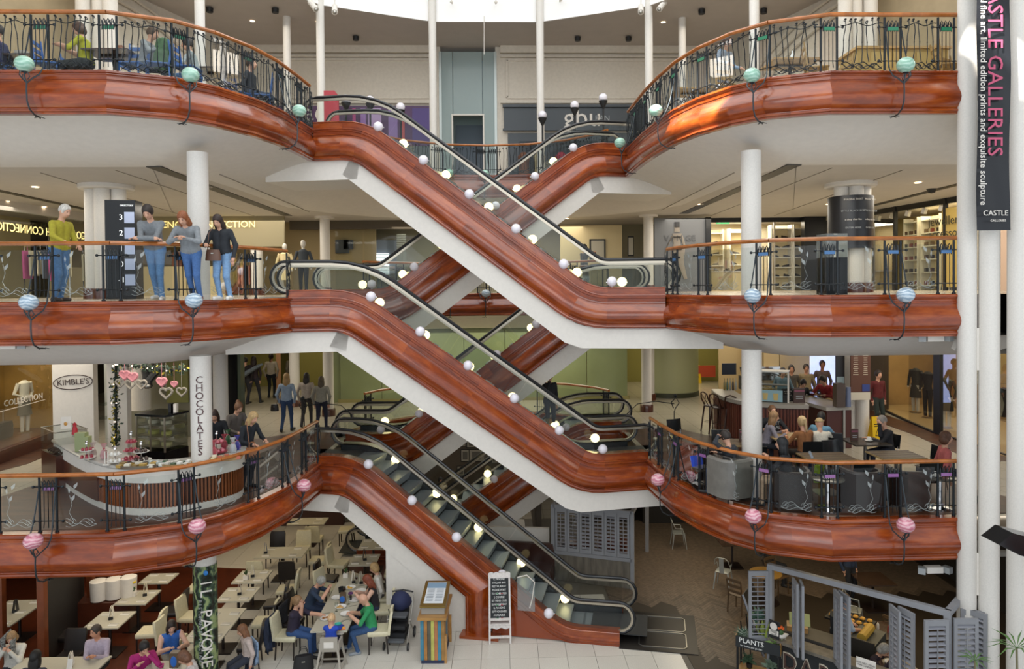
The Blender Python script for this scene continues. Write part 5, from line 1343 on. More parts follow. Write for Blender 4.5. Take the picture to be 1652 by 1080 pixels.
for i, (y0, y1) in enumerate(((20.8, 21.8), (22.2, 23.2), (23.4, 24.2))):
    u = shelf_unit(-(y1-y0)/2, (y1-y0)/2, 0, 0, 6, f'lit jewellery display shelves behind the slanting glass, {["nearest the sign", "middle", "farthest"][i]}', shoes=False, back=WARMW); u.location = (14.6, (y0+y1)/2, F2); u.rotation_euler = (0, 0, -PI/2)
    for k in range(5):
        for q in range(3):
            mb = MB(); mb.box((0, 0, .06), (.09, .09, .12)); o = mb.build('display_box', random.choice(SHM), smooth=0); o.location = (14.5, y0+.15+q*.33, F2+.15+k*.43+.02); tag(o, f'small dark display box, {ORDW[q]} on shelf {ORDW[k]}, {["near", "middle", "far"][i]} jewellery unit', 'display', 'small pieces on the jewellery shelves')
# directory totem
TX, TY = -7.86, 15.9
r = thing('directory_totem', 'tall black floor directory with numbered screens behind the leaning people', 'directory', (TX, TY, F2), .12)
BX(r, 'body', BLACKG)((0, 0, 1.08), (.62, .42, 2.16))
for k, s_ in enumerate(('3', '2', '1', '0', '-1')):
    z = 1.78-k*.34; text(s_, .17, mat('totem_white', '#d8dde2', .4, emit=.5), r, (.02, -.22, z), (PI/2, 0, 0)); BX(r, 'screen', mat('totem_screen', '#8a94ad', .3, emit=.35))((.19, -.215, z), (.2, .02, .24))
text('WOOLY', .07, _M['totem_white'], r, (.1, -.22, 2.06), (PI/2, 0, 0)) if False else text('DIRECTORY', .05, _M['totem_white'], r, (.14, -.22, 2.04), (PI/2, 0, 0))
# plinth under a clear box near the rail
r = thing('display_case', 'clear acrylic display box on a black plinth behind the rail, cafe side', 'display case', at_floor(1342, 13.7, F2)); BX(r, 'plinth', BLACKG)((0, 0, .36), (.42, .42, .72)); BX(r, 'clear_box', glass_mat('acrylic', '#e9efef', 1, .12))((0, 0, .95), (.42, .42, .46))
# people leaning on the rail
LR = F2+1.06
person('man with white hair in a mustard jumper and jeans resting one hand on the rail', (-7.53, 13.05, F2), 1.3, H=1.78, lean=6, hands=((-.3, -.42, 1.05), (.12, -.3, 1.0)), feet=((-.1, .02, .07), (.1, .1, .07)), top='#a39a2e', bot='#4d739f', hair='crop', hairc='#c9c4bb', head=(22, 0), bulk=1.12, res=.016, shoes='#3a2f28')
person('young man in a grey denim jacket with folded arms leaning on the rail', (-5.76, 12.9, F2), .12, H=1.78, lean=22, hands=((.12, -.38, 1.09), (-.14, -.36, 1.1)), feet=((-.06, .28, .07), (.08, .1, .07)), top='#74787b', bot='#5c83b0', hair='short', hairc='#2c221c', head=(30, 0), res=.016, shoes='#d8d4cc')
person('young woman with wavy auburn hair in a grey cardigan leaning with clasped hands', (-5.12, 12.9, F2), 0, H=1.66, lean=24, hands=((-.04, -.4, 1.09), (.05, -.4, 1.09)), feet=((-.08, .25, .07), (.1, .12, .07)), top='#7d8184', bot='#44679a', hair='wavy', hairc='#8a4f2c', head=(28, 0), res=.016, shoes='#8a5a3a')
person('girl with long dark hair in a black leather jacket looking down beside the column', (-4.72, 13.3, F2), -.1, H=1.6, lean=8, hands=((-.12, -.36, 1.0), (.26, -.1, .78)), feet=((-.08, .05, .07), (.1, .08, .07)), top='#26292e', bot='#7698bd', hair='long', hairc='#2f211b', head=(30, 0), res=.016, shoes='#d8d4cc')
bag('shoulder_bag', 'brown leather shoulder bag at the hip of the girl in the leather jacket', (-4.8, 13.08, F2+.72), 0, '#5a3c2c', (.28, .1, .2), [(-.1, 0, .18), (-.06, -.03, .5), (.06, .05, .72)], handles=False)
bag('shoulder_bag', 'tan shoulder bag hanging behind the auburn haired woman', (-5.46, 13.15, F2+.62), .3, '#8a5230', (.22, .12, .26), [(.08, 0, .24), (.2, -.05, .6)], handles=False)
person('dark figure taking a photograph in the shop beyond the rear escalator', at_floor(942, 25.2, F2), 2.0, top='#26282c', bot='#26282c', hairc='#1c1a1a', hands=((-.1, -.4, 1.4), (.1, -.4, 1.4)))
for px in (1006,):
    pass
# ceiling slots, seams and downlights
for s in (-1, 1):
    mb = MB(); mb.box((s*6.62, 19.3, CZ-.004), (.3, 9.6, .02), -s*.02); struct('trim_6', mb, mat('slot_dark', '#3e3a34', .5, .3), smooth=0)
    for q, (x0, y0, x1, y1, w) in enumerate(((s*7.5, 14.9, s*7.9, 25, .025), (s*9.2, 15.2, s*10.2, 25, .03), (s*5.6, 15.5, s*5.7, 23, .025))):
        mb = MB(); mb.tube([(x0, y0, CZ-.002), (x1, y1, CZ-.002)], w/2, 4); struct('trim_6', mb, mat('seam', '#8f887c', .8), smooth=0)
    mb = MB(); mb.box((s*12.0, 19.5, CZ-.005), (.22, 9, .02), s*-.06); struct('trim_6', mb, _M['slot_dark'], smooth=0)
for px, py in ((57, 302), (336, 302), (441, 378), (10, 325), (70, 334), (667, 353), (914, 353), (1130, 330), (1481, 295), (1337, 330), (1205, 333), (115, 345)): downlight(px, py, CZ, 'lit downlights of the middle gallery ceiling')
mb = MB(); mb.lathe([(0, -.12), (.08, -.1), (.11, -.03), (.13, 0)], 14); o = mb.build('dome_camera', BLACK); o.location = fl(1503, 305, CZ); tag(o, 'black dome camera under the ceiling before the jewellery shop', 'camera')
# banner on the paired columns
BY = 11.7
r = thing('hanging_banner', 'long black banner with pink lettering hanging beside the paired columns', 'banner'); x0, x1, zb = at(1576, 370, BY).x, at(1627, 370, BY).x, at(1600, 372, BY).z
mb = MB(); n = 24; vs = []
for k in range(n+1):
    z = zb+(14.2-zb)*k/n
    for j in range(7): u = j/6; vs.append((x0+(x1-x0)*u, BY+.02*math.sin(u*5+k*.5)-.03*u, z))
mb.add(vs, [(k*7+j, k*7+j+1, (k+1)*7+j+1, (k+1)*7+j) for k in range(n) for j in range(6)]); mb.build('cloth', mat('banner_black', '#1b1c20', .3), r)
PK = mat('banner_pink', '#b9506e', .5); t = text('CASTLE GALLERIES', .36, PK, r, (at(1600, 100, BY).x, BY-.07, at(1600, 108, BY).z), (PI/2, PI/2, 0), xs=1.0)
text('original fine art, limited edition prints and exquisite sculpture', .155, WHITE, r, (at(1582, 100, BY).x, BY-.07, at(1582, 148, BY).z), (PI/2, PI/2, 0))
text('CASTLE', .125, WHITE, r, (at(1601, 345, BY).x, BY-.08, at(1601, 345, BY).z), (PI/2, 0, 0)); text('GALLERIES', .05, WHITE, r, (at(1605, 358, BY).x, BY-.08, at(1601, 357, BY).z), (PI/2, 0, 0), space=1.15)
# cafe level (z = F1)
C1 = F2-1.29
PARQ = wood_mat('parquet', '#2a140b', '#472817', '#643b22', rough=.42, coat=0, use_uv=False, sx=.8, sy=6)
def flat(name, pts, z, m, h=.01, lab=None):
    mb = MB(); mb.poly([(x, y, z+h) for x, y in pts], h); return struct(name, mb, m, smooth=0)
def inner_edge(s, t0, t1, o=-.14):
    n = 14; out = []
    for k in range(n+1):
        p, nn, d = along(t0+(t1-t0)*k/n, s); out.append((p.x+nn.x*o, p.y+nn.y*o))
    return out
flat('floor', inner_edge(1, 1.9, Ty(20.8))[::1]+[(5.5, 20.8), (6.2, 19.6), (8.6, 18.6), (8.9, 16.8), (9.6, 15.2), (10.4, 13.4), (11, 12.6)], F1, PARQ)
flat('floor', inner_edge(-1, 0, Ty(20.8))+[(-5.3, 21.0), (-6.7, 19.8), (-8.2, 17.6), (-9.7, 15.4), (-9.9, 13.9), (-8.9, 12.7)], F1, PARQ)
flat('floor', [(-12.3, 16.0), (-11.5, 16.1), (-11.1, 17.5), (-11.3, 20.3), (-12.2, 20.3)], F1, PARQ)
flat('floor', [(12.75, 23.4), (11.9, 23.2), (11.9, 19.5), (11.6, 16.3), (12.7, 16.3)], F1, PARQ)
# green wall behind the escalators, in panels
GRN = mat('green_glass_wall', '#868f66', .22, spec=.6, noise=(.35, .25), emit=.0)
r = thing('green_glass_wall', 'pale green panelled glass wall behind the escalators on the cafe level', 'wall panels'); r['kind'] = 'structure'
for i in range(7):
    x0 = -5.5+i*1.52; BX(r, 'green_panel', GRN)((x0+.75, 26.3, F1+1.42), (1.5, .1, 2.6))
BX(r, 'skirting', mat('sand_strip', '#8d8452', .6))((-.2, 26.32, F1+.06), (10.8, .14, .12))
area('green_wall_light', (0, 24.9, C1-.05), 9, 80, (1, .95, .7), sizey=1.2)
wallbox(-16, 16, F1, C1+.6, 31, mat('corridor_end', '#8f8748', .6), 'wall_north')
area('corridor_light', (-7.5, 28.5, C1-.05), 3, 38, (1, .88, .6), sizey=3.5); area('corridor_light', (8, 28.5, C1-.05), 3, 70, (1, .9, .6), sizey=3.5)
p = at(450, 600, 29.5); wallbox(p.x-.12, p.x+.12, F1, C1, 29.5, mat('salmon_strip', '#b98a68', .6), 'trim_7')
r = thing('mirror_panel', 'dark mirrored panel between the corridor and the slim columns', 'panel'); quadwall('panel', (at(453, 600, 28).x, 28), (at(466, 600, 26.3).x, 26.3), F1, C1, mat('mirror_dark', '#4a4530', .08, .9), .05, r)
column(at(475, 600, 25.6).x, 25.6, F1, C1, .18, base=True); column(at(1048, 600, 26.0).x, 26.0, F1, C1, .18, base=True)
quadwall('wall_west', (at(532, 600, 26.3).x-.0, 26.3), (-5.5, 26.35), F1, C1, GRN)
mb = MB(); c = at(1103, 600, 26.4); mb.lathe([(1.15, 0), (1.15, C1-F1)], 24, (c.x-.35, 27.4, F1), -2.6, -.35); struct('wall_east', mb, mat('pale_green_wall', '#a9ab84', .5)); mb = MB(); mb.lathe([(1.18, 0), (1.18, .16), (1.15, .18)], 24, (c.x-.35, 27.4, F1), -2.6, -.35); struct('baseboard_east', mb, mat('green_dark', '#3d4030', .4))
wallbox(at(1084, 600, 30).x, at(1098, 600, 30).x, F1, C1, 30, mat('olive_wall', '#8b8a30', .6), 'wall_north')
mb = MB(); mb.box((8.9, 30.4, F1+.5), (1.6, .1, .5)); tag(mb.build('red_bench', mat('red_bench', '#b0442c', .5), smooth=0), 'red orange low bench at the far end of the corridor', 'bench')
def wet_sign(loc, rz, label, s=1.0):
    r = thing('wet_floor_sign', label, 'sign', loc, rz); Yl = mat('sign_yellow', '#d8b016', .4)
    for q in (-1, 1): mb = MB(); mb.poly([(-.14, q*.12, 0), (.14, q*.12, 0), (.1, q*.01, .62), (-.1, q*.01, .62)], .012, (0, 1, 0)); mb.build('leaf', Yl, r, smooth=0)
    mb = MB(); mb.tube([(-.06, -.09, .2), (.06, -.09, .2), (0, -.06, .32), (-.06, -.09, .2)], .008, 4); mb.box((0, -.045, .4), (.13, .01, .02)); mb.box((0, -.04, .45), (.13, .01, .02)); mb.build('warning_symbol', BLACK, r, smooth=0); r.scale = (s, s, s); return r
wet_sign(fl(1124, 618, F1), 0, 'yellow wet floor sign far down the corridor', 1.25); wet_sign(fl(1412, 716, F1), .2, 'yellow wet floor sign behind the seated man in black', 1.15)
# walkers in the corridor
def walker(px, py, label, **k):
    p = fl(px, py, F1); return person(label, (p.x, p.y, F1), k.pop('rz', PI), **k)
st = ((-.1, -.14, .07), (.1, .2, .1))
walker(463, 696, 'blonde woman in a pale blue jacket and jeans walking away with a bag', H=1.72, feet=st, top='#8fa0b4', bot='#2e4468', hair='long', hairc='#a8875a', res=.018)
walker(495, 688, 'dark haired woman in a pale top walking beside the blue jacket', feet=st, top='#a89c90', bot='#33302f', hair='long', hairc='#241c18', H=1.64, skin='b')
walker(519, 694, 'woman in a greyish top and dark trousers, last of the three walkers', feet=st, top='#8e8a7c', bot='#26283a', hair='long', hairc='#5d4f3c', H=1.6)
walker(410, 651, 'figure in black carrying a grey coat, far along the corridor', feet=((-.2, -.1, .07), (.2, .2, .07)), top='#33272c', bot='#22222a', hair='long', hairc='#2a1d18', H=1.75)
walker(396, 652, 'partly hidden dark figure at the corridor edge by the glass', top='#241f22', bot='#2a2a30', hairc='#1c1614')
walker(438, 642, 'woman in a white blouse with a dark ponytail in the far corridor', top='#b5aa9a', bot='#20242c', hair='pony', hairc='#2a1d18', skin='b')
mb = MB(); mb.tube([(-.35, 0, 0), (-.1, -.05, .2), (.2, 0, .38), (.42, 0, .5)], [.1, .17, .14, .08], 8, flat=.5); o = mb.build('coat', mat('grey_coat', '#6c7680', .9, noise=(6, .3))); q = fl(410, 651, F1); o.location = (q.x, q.y-.3, F1+.98); tag(o, 'grey coat carried over the arm of the far figure in black', 'coat')
q = fl(463, 696, F1); bag('handbag', 'black handbag at the hip of the blonde walker', (q.x-.32, q.y-.1, F1+.62), 0, '#1e1a1a', (.24, .14, .2), [(.05, 0, .18), (.2, .05, .75)], handles=False)
walker(887, 700, 'man in a black jacket holding a phone to his ear behind the handrail', rz=.3, hands=((-.06, -.16, 1.5), (.22, 0, .85)), top='#23252a', bot='#2a2c33', hairc='#241c16', H=1.8)
# wrought iron hoop barriers beside the escalator landings
for i, (x, y) in enumerate(((-5.0, 19.6), (5.15, 19.2))):
    s = 1 if i else -1; r = thing('iron_barrier', ['vine shaped iron post and rail beside the counter side landing', 'vine shaped iron post and rail beside the cafe side landing'][i], 'barrier', (x, y, F1)); mb = MB(); mb.tube([(0, 0, 0), (0, 0, .75), (s*.03, 0, .85), (s*.14, 0, 1.0), (s*.05, 0, 1.15), (-s*.08, 0, 1.02), (-s*.02, 0, .86)], .014, 6); mb.ball((s*.03, 0, 1.2), .05, 8, 6); mb.build('post', IRON, r); TB(r, 'rail', IRON)([(0, 0, .98), (-s*.5, .02, 1.05), (-s*1.0, .05, .98), (-s*1.3, .05, .7)], .012, 6)
# clothes shop window in the west
WA, WBp = (-11.75, 16.3), (-12.05, 20.4)
r = thing('shop_window', 'clothes shop window with two mannequins and suitcases, beyond the white kiosk wall', 'shop window')
quadwall('plinth', WA, WBp, F1, F1+.32, DKWOOD, .1, r); quadwall('glass_pane', WA, WBp, F1+.32, C1, GSHOP, .03, r); BX(r, 'frame', CHAMP)((WBp[0], WBp[1], (F1+C1)/2), (.14, .1, C1-F1))
text('COLLECTION', .22, WHITE, r, (-11.88, 18.6, F1+1.4), (PI/2, 0, PI/2-.07)); TB(r, 'white_line', WHITE)([(-11.8, 17, F1+1.25), (-11.98, 19.6, F1+1.25)], .008, 4)
quadwall('wall_west', (-13.7, 15.5), (-13.9, 20.6), F1, C1, mat('window_tan', '#9c7a3e', .7, noise=(1.5, .2))); flat('floor', [(-11.8, 16.2), (-13.8, 16.2), (-13.8, 20.5), (-12.1, 20.5)], F1+.3, DKWOOD); quadwall('wall_north', (-13.9, 20.6), (-12.1, 20.6), F1, C1, mat('window_tan', '#9c7a3e'))
area('window_light', (-12.8, 18.5, C1-.05), 1.2, 36, (1, .85, .55), sizey=3.5)
mannequin((-12.55, 17.3, F1+.3), 1.2, 'mannequin in a white skirt and patterned jacket in the clothes shop window', '#8a8578', '#d8d2c4', skirt=True, head=True); mannequin((-12.7, 19.85, F1+.3), 1.3, 'headless mannequin in a cream blouse and grey skirt, hand on hip', '#d6cfc0', '#6f6a60', skirt=True, head=False, arms={-1: (-.12, -.08, 1.02), 1: (.14, -.06, 1.0)})
for i, (y, h) in enumerate(((18.3, .5), (19.0, .42))):
    r = thing('suitcase', ['dark suitcase in the shop window, the one without raised handle', 'dark suitcase with raised handle in the shop window'][i], 'suitcase', (-12.7, y, F1+.3), PI/2); b = pad(.5, .22, h, (0, 0, .04)); b.build('shell', mat('case_black', '#211f1f', .4), r); TB(r, 'handle', STEEL)([(-.12, .08, h), (-.12, .08, h+.3*i+.05), (.12, .08, h+.3*i+.05), (.12, .08, h)], .01, 5)
    for x in (-.2, .2): BL(r, 'wheel', BLACK)((x, 0, .03), .03, 8, 5)
# chocolate kiosk
KY = 17.6; wp = wallbox(at(84, 600, KY).x, at(150, 600, KY).x, F1, C1, KY, WHITE, 'wall_north')
r = thing('kiosk_sign', "oval outline sign reading the kiosk name on the white kiosk wall", 'sign', at(118, 617, KY-.02)); mb = MB(); mb.tube([(.47*math.cos(a), -.01, .175*math.sin(a)) for a in [2*PI*k/32 for k in range(33)]], .011, 5); dk = mat('sign_ink', '#3a2a2a', .6); mb.build('oval_line', dk, r); text("KIMBLE'S", .2, dk, r, (0, -.01, 0), (PI/2, 0, 0)); r.rotation_euler = (0, -.06, 0)
x0, x1 = at(150, 600, KY+.5).x, at(205, 600, KY+.5).x
wallbox(x0, at(172, 600, KY+1).x, F1, C1, KY+1, mat('alcove', '#c4c8c2', .5), 'wall_north'); wallbox(at(172, 600, KY).x, at(204, 600, KY).x, F1, C1, KY, WHITE, 'wall_north')
for z in (1.0, 1.35): mb = MB(); a, b_ = at(150, 600, KY+.3), at(171, 600, KY+.3); mb.box(((a.x+b_.x)/2, KY+.5, F1+z), (b_.x-a.x, .5, .012)); struct('trim_8', mb, GLASS, smooth=0)
wallbox(at(205, 600, 20.5).x, at(334, 600, 20.5).x, F1, C1, 20.5, mat('kiosk_back', '#7d7a68', .25), 'wall_north', .1); wallbox(at(268, 600, 20.4).x, at(303, 600, 20.4).x, F1+1.0, C1, 20.4, mat('kiosk_green', '#87864a', .4), 'wall_north', .05)
column(at(226, 600, 19.9).x, 19.9, F1+.9, C1, .26)
for a, b_, m, nm in ((339, 345, BLACK, 'trim_9'), (367, 382, mat('black_glass_pier', '#101216', .1), 'trim_9'), (383, 388, mat('green_edge', '#4a523a', .3), 'trim_9'), (333, 338, mat('yellow_strip', '#a39a52', .6), 'trim_9')): wallbox(at(a, 600, 19.3).x, at(b_, 600, 19.3).x, F1, C1, 19.3, m, nm, .3)
column(at(356, 640, 18.9).x, 18.9, F1, C1, .19, base=True)
# counter: curved, grey top, white apron, reeded timber front
O_ = [(-9.5, 15.9), (-8.7, 15.05), (-7.95, 14.3), (-7.2, 13.65), (-6.6, 13.32), (-6.0, 13.25), (-5.5, 13.42), (-5.0, 13.85), (-4.78, 14.35), (-4.95, 15.0), (-5.3, 15.5)]
def smooth_path(P, n=4):
    out = []
    for i in range(len(P)-1):
        p0, p1, p2, p3 = [Vector(P[max(0, min(len(P)-1, j))]) for j in (i-1, i, i+1, i+2)]
        for k in range(n):
            t = k/n; out.append(tuple(.5*((2*p1)+(-p0+p2)*t+(2*p0-5*p1+4*p2-p3)*t*t+(-p0+3*p1-3*p2+p3)*t**3)))
    return out+[tuple(P[-1])]
def pnorm(P):
    N = []
    for i in range(len(P)):
        a, c = Vector(P[max(0, i-1)]), Vector(P[min(len(P)-1, i+1)]); d = (c-a).normalized(); N.append(Vector((d.y, -d.x, 0)))
    return N
KO = smooth_path(O_); KN = pnorm(KO); UP = Vector((0, 0, 1))
r = thing('kiosk_counter', 'curved chocolate counter with grey top, white apron and reeded timber front', 'counter')
def ring(name, P, N, prof, m, par): mb = MB(); mb.sweep([(x, y, F1) for x, y in P], N, [UP]*len(P), prof, closed=True); return mb.build(name, m, par)
ring('counter_top', KO, KN, [(0, .86), (.02, .88), (.02, .9), (0, .92), (-.62, .92), (-.62, .86)], mat('counter_grey', '#b5b2ac', .25), r)
ring('apron', KO, KN, [(-.02, .62), (-.02, .86), (-.08, .86), (-.08, .62)], WHITE, r); ring('plinth', KO, KN, [(-.06, 0), (-.06, .14), (-.12, .14), (-.12, 0)], WHITE, r); ring('back_panel', KO, KN, [(-.14, .1), (-.14, .86), (-.2, .86), (-.2, .1)], DKWOOD, r)
REED = mat('reed_wood', '#8c4f2b', .4, noise=(5, .2), rnd=.18); rp = None; Lc = 0; last = None
dens = smooth_path(O_, 40); acc = 0; reeds = []
for i in range(1, len(dens)):
    acc += math.dist(dens[i], dens[i-1])
    if acc > .062: acc = 0; d = Vector(dens[i])-Vector(dens[i-1]); reeds.append((dens[i], math.atan2(d.y, d.x)))
for (x, y), a in reeds:
    if x < -8.3: continue
    if rp is None: b = MB(); b.box((0, 0, 0), (.034, .03, .48)); rp = b.build('timber_reed', REED, r, smooth=0); o = rp
    else: o = inst(rp, r)
    n = Vector((math.sin(a), -math.cos(a))); o.location = (x-n.x*.07, y-n.y*.07, F1+.38); o.rotation_euler = (0, 0, a)
ring('side_panel', KO[:12], KN[:12], [(-.03, .14), (-.03, .62), (-.07, .62), (-.07, .14)], DKWOOD, r)
# low glass case at the outer end
r = thing('glass_cabinet', 'glass topped display case at the outer end of the chocolate counter', 'display case', (-9.15, 15.75, F1), -.75); BX(r, 'base', DKWOOD)((0, 0, .35), (1.0, .6, .7)); BX(r, 'glass_box', GLASS)((0, 0, .95), (1.0, .6, .5)); TB(r, 'edge_trim', STEEL)([(-.5, -.3, 1.2), (.5, -.3, 1.2), (.5, .3, 1.2), (-.5, .3, 1.2), (-.5, -.3, 1.2)], .012, 4)
for i in range(6): mb = MB(); mb.tube([(-.1, 0, .02), (0, .03, .06), (.1, 0, .02)], .03, 6); o = mb.build('snack', mat('choc_brown', '#4a3526', .5)); o.location = (-9.35+.1*i, 15.75-.09*i+random.uniform(-.1, .1), F1+.72); tag(o, f'brown chocolate piece inside the glass case, {ORDW[i]} from the aisle end', 'chocolate', 'chocolate pieces in the glass case')
KT = F1+.925
def kp(px, py, dz=0): p = fl(px, py, KT); return (p.x, p.y, KT+dz)
def tier_stand(px, py, label, n, cm, fm, s=1.0):
    r = thing('tiered_stand', label, 'cake stand', kp(px, py)); mb = MB(); mb.tube([(0, 0, 0), (0, 0, .17*n*s)], .008, 6); mb.lathe([(.03, .17*n*s), (.02, .17*n*s+.03), (.028, .17*n*s+.05)], 8); mb.build('stem', CHROME, r)
    for k in range(n):
        rr = (.17-.035*k)*s; LT(r, 'tier', cm)([(0, .03), (rr, .035), (rr+.01, .05), (rr-.01, .045), (0, .04)], 18, (0, 0, .16*k*s))
        for q in range(6): mb = MB(); a = q*PI/3; mb.ball((rr*.6*math.cos(a), rr*.6*math.sin(a), .16*k*s+.06), .035*s, 7, 4); mb.build('sweet', fm, r)
CH = mat('white_china', '#eceae4', .2); RS = mat('red_sweet', '#9c3040', .4); BS = mat('brown_sweet', '#3a261c', .4); GS = mat('gold_sweet', '#a89048', .4)
tier_stand(212, 744, 'three tiered stand of red sweets in the middle of the chocolate counter', 3, mat('pink_china', '#c46a74', .3), RS)
tier_stand(228, 746, 'smaller stand of dark chocolates beside the red sweets', 2, CH, BS); tier_stand(186, 748, 'white cake stand with small domes near the white letter ornament', 2, CH, mat('white_sweet', '#e8e6e0', .3), .8)
tier_stand(140, 742, 'glass stand of red wrapped sweets towards the glass case', 2, CH, RS, .9); tier_stand(350, 732, 'stand of red boxes behind the chocolate lettering column', 2, mat('red_dish', '#8c2434', .3), mat('pink_box', '#c7717c', .4), 1.15)
def tray(px, py, label, w, d, fm, cols, rz=0, wicker=False):
    r = thing('basket' if wicker else 'tray', label, 'basket' if wicker else 'tray', kp(px, py), rz); mb = MB(); mb.lathe([(0, 0), (.9, 0), (1, .06), (.97, .06), (.88, .012), (0, .012)], 20); mb.v = [(x*w/2, y*d/2, z) for x, y, z in mb.v]; mb.build('dish', fm, r)
    for i in range(10):
        c = cols[i % len(cols)]; BX(r, 'packet', mat('pk'+c, c, .5))((-w*.35+w*.7*(i % 5)/4, (-.2+.4*(i//5))*d, .045+(.02 if i % 2 else 0)), (w*.12, d*.3, .05), random.uniform(-.3, .3))
WK = mat('wicker', '#a8875a', .7, noise=(60, .3)); tray(221, 755, 'silver tray of gold and white chocolate bars at the front of the counter', .8, .3, CHAMP, ['#b08f45', '#d8d2c0', '#8c7240']); tray(283, 752, 'wicker basket of white packets left of the lettering column', .62, .32, WK, ['#dcdcd4', '#c9c4b8', '#3e5a40'], wicker=True); tray(365, 742, 'wicker basket of cream ribboned bags right of the lettering column', .62, .3, WK, ['#d8c8a0', '#b0604a', '#e2d8c0'], .25, True); tray(252, 752, 'clear boxes of sweets before the cake stands', .35, .25, GLASS, ['#d8dcd8', '#bcc4c0'])
for i, (px, py, c, lab) in enumerate(((338, 716, '#d0d4d4', 'clear gift bag with silver paper, the tallest'), (345, 736, '#c45a66', 'pink and white gift bag at the back of the counter'), (362, 724, '#b44a58', 'red ribboned gift bag'), (368, 716, '#3f6b45', 'green ribboned gift bag'), (383, 726, '#4a4aa0', 'violet ribboned gift bag'), (376, 730, '#c8ccd0', 'small silver gift bag beside the violet one'), (150, 738, '#c8b8b0', 'clear bag of sweets near the glass case'), (168, 740, '#d0a0a0', 'pink striped cone bag near the garland'))):
    r = thing('gift_bag', lab, 'gift bag', kp(px, py), 0, 'gift bags on the chocolate counter'); LT(r, 'cellophane', glass_mat('cello'+c, c, 1, .55, .15))([(0, 0), (.06, .0), (.075, .06), (.05, .15), (.015, .19), (.05, .27), (.06, .29)], 9); BL(r, 'sweets', mat('pk'+c, c, .5))((0, 0, .07), .055, 8, 5); LT(r, 'ribbon', RS)([(.02, .18), (.028, .19), (.02, .2)], 8)
r = thing('letter_ornament', 'white letter shaped ornament standing on the chocolate counter', 'ornament', kp(172, 751)); TB(r, 'letter', WHITE)([(-.03, 0, .02), (-.03, 0, .26), (.03, 0, .26), (.03, 0, .02), (-.03, 0, .02)], .012, 4); BX(r, 'foot', WHITE)((0, 0, .01), (.12, .06, .02))
r = thing('menu_card', 'white card with a cup picture on the glass case', 'card', kp(107, 712, .28)); BX(r, 'card', WHITE)((0, 0, .12), (.2, .01, .26), .3, -.2); BL(r, 'print', mat('pk#c8903c', '#c8903c'))((0, -.02, .1), .04, 8, 5, (1, .3, 1))
r = thing('red_figure', 'small red wrapped figure beside the green boxes on the counter', 'ornament', kp(121, 716, .2)); LT(r, 'body', mat('red_wrap', '#a8202c', .5))([(0, 0), (.06, 0), (.05, .12), (.03, .17), (.04, .22), (0, .26)], 10)
for i, (px, w, h) in enumerate(((132, .2, .38), (139, .16, .3))): r = thing('green_box', ['taller pale green gift box by the red figure', 'shorter pale green gift box by the red figure'][i], 'box', kp(px, 728)); BX(r, 'carton', mat('pale_green_box', '#8f966a', .5))((0, 0, h/2), (w, .14, h))
# lettering on the column
r = thing('column_lettering', 'dark vertical letters spelling chocolates on the white column', 'lettering'); 
for i, ch in enumerate('CHOCOLATES'):
    z = at(323, 614+i*12.9, 13.75).z; a = .25; text(ch, .2, mat('letter_maroon', '#4a2426', .5), r, (-5.42+.2*math.sin(a), 13.95-.2*math.cos(a), z), (PI/2, 0, a), name='letter')
# chiller, garland, hearts
def place_box(name, label, cat, c, w, d, h, m): r = thing(name, label, cat, c); return r
p = at(262, 700, 16.8); r = thing('cake_chiller', 'chrome framed glass chiller with pale cakes behind the chocolate counter', 'display chiller', (p.x, 16.8, F1), -.35)
BX(r, 'base', BLACKG)((0, 0, .25), (.85, .7, .5)); BX(r, 'glass_box', GLASS)((0, 0, .9), (.83, .68, .8)); BX(r, 'top', BLACKG)((0, 0, 1.32), (.88, .73, .05))
for sx in (-1, 0, 1): BX(r, 'frame', CHAMP)((sx*.41, -.34, .9), (.035, .03, .82))
for k in range(3):
    BX(r, 'shelf', CHAMP)((0, 0, .58+k*.25), (.8, .6, .015))
    for q in (-.2, .18): LT(r, 'cake', mat('cake'+str(k), ['#c8c090', '#b8b46a', '#d0c8b0'][k], .6))([(0, 0), (.12, 0), (.12, .08), (0, .09)], 14, (q, -.05, .59+k*.25))
mb = MB(); mb.box((p.x, 16.8, F1+1.25), (.7, .6, .015)); 
for i, (px, py) in enumerate(((277, 668), (282, 672))): q = at(px, py, 16.7); mb = MB(); mb.box((q.x, 16.7, F1+1.35+.1), (.12, .1, .2)); tag(mb.build('till', BLACK if i == 0 else WHITE, smooth=0), ['black till screen on the cake chiller', 'white jar on the cake chiller'][i], 'till' if i == 0 else 'jar')
GM = mat('ivy_green', '#2c4030', .7); GLY = mat('yellow_flower', '#b8a838', .6)
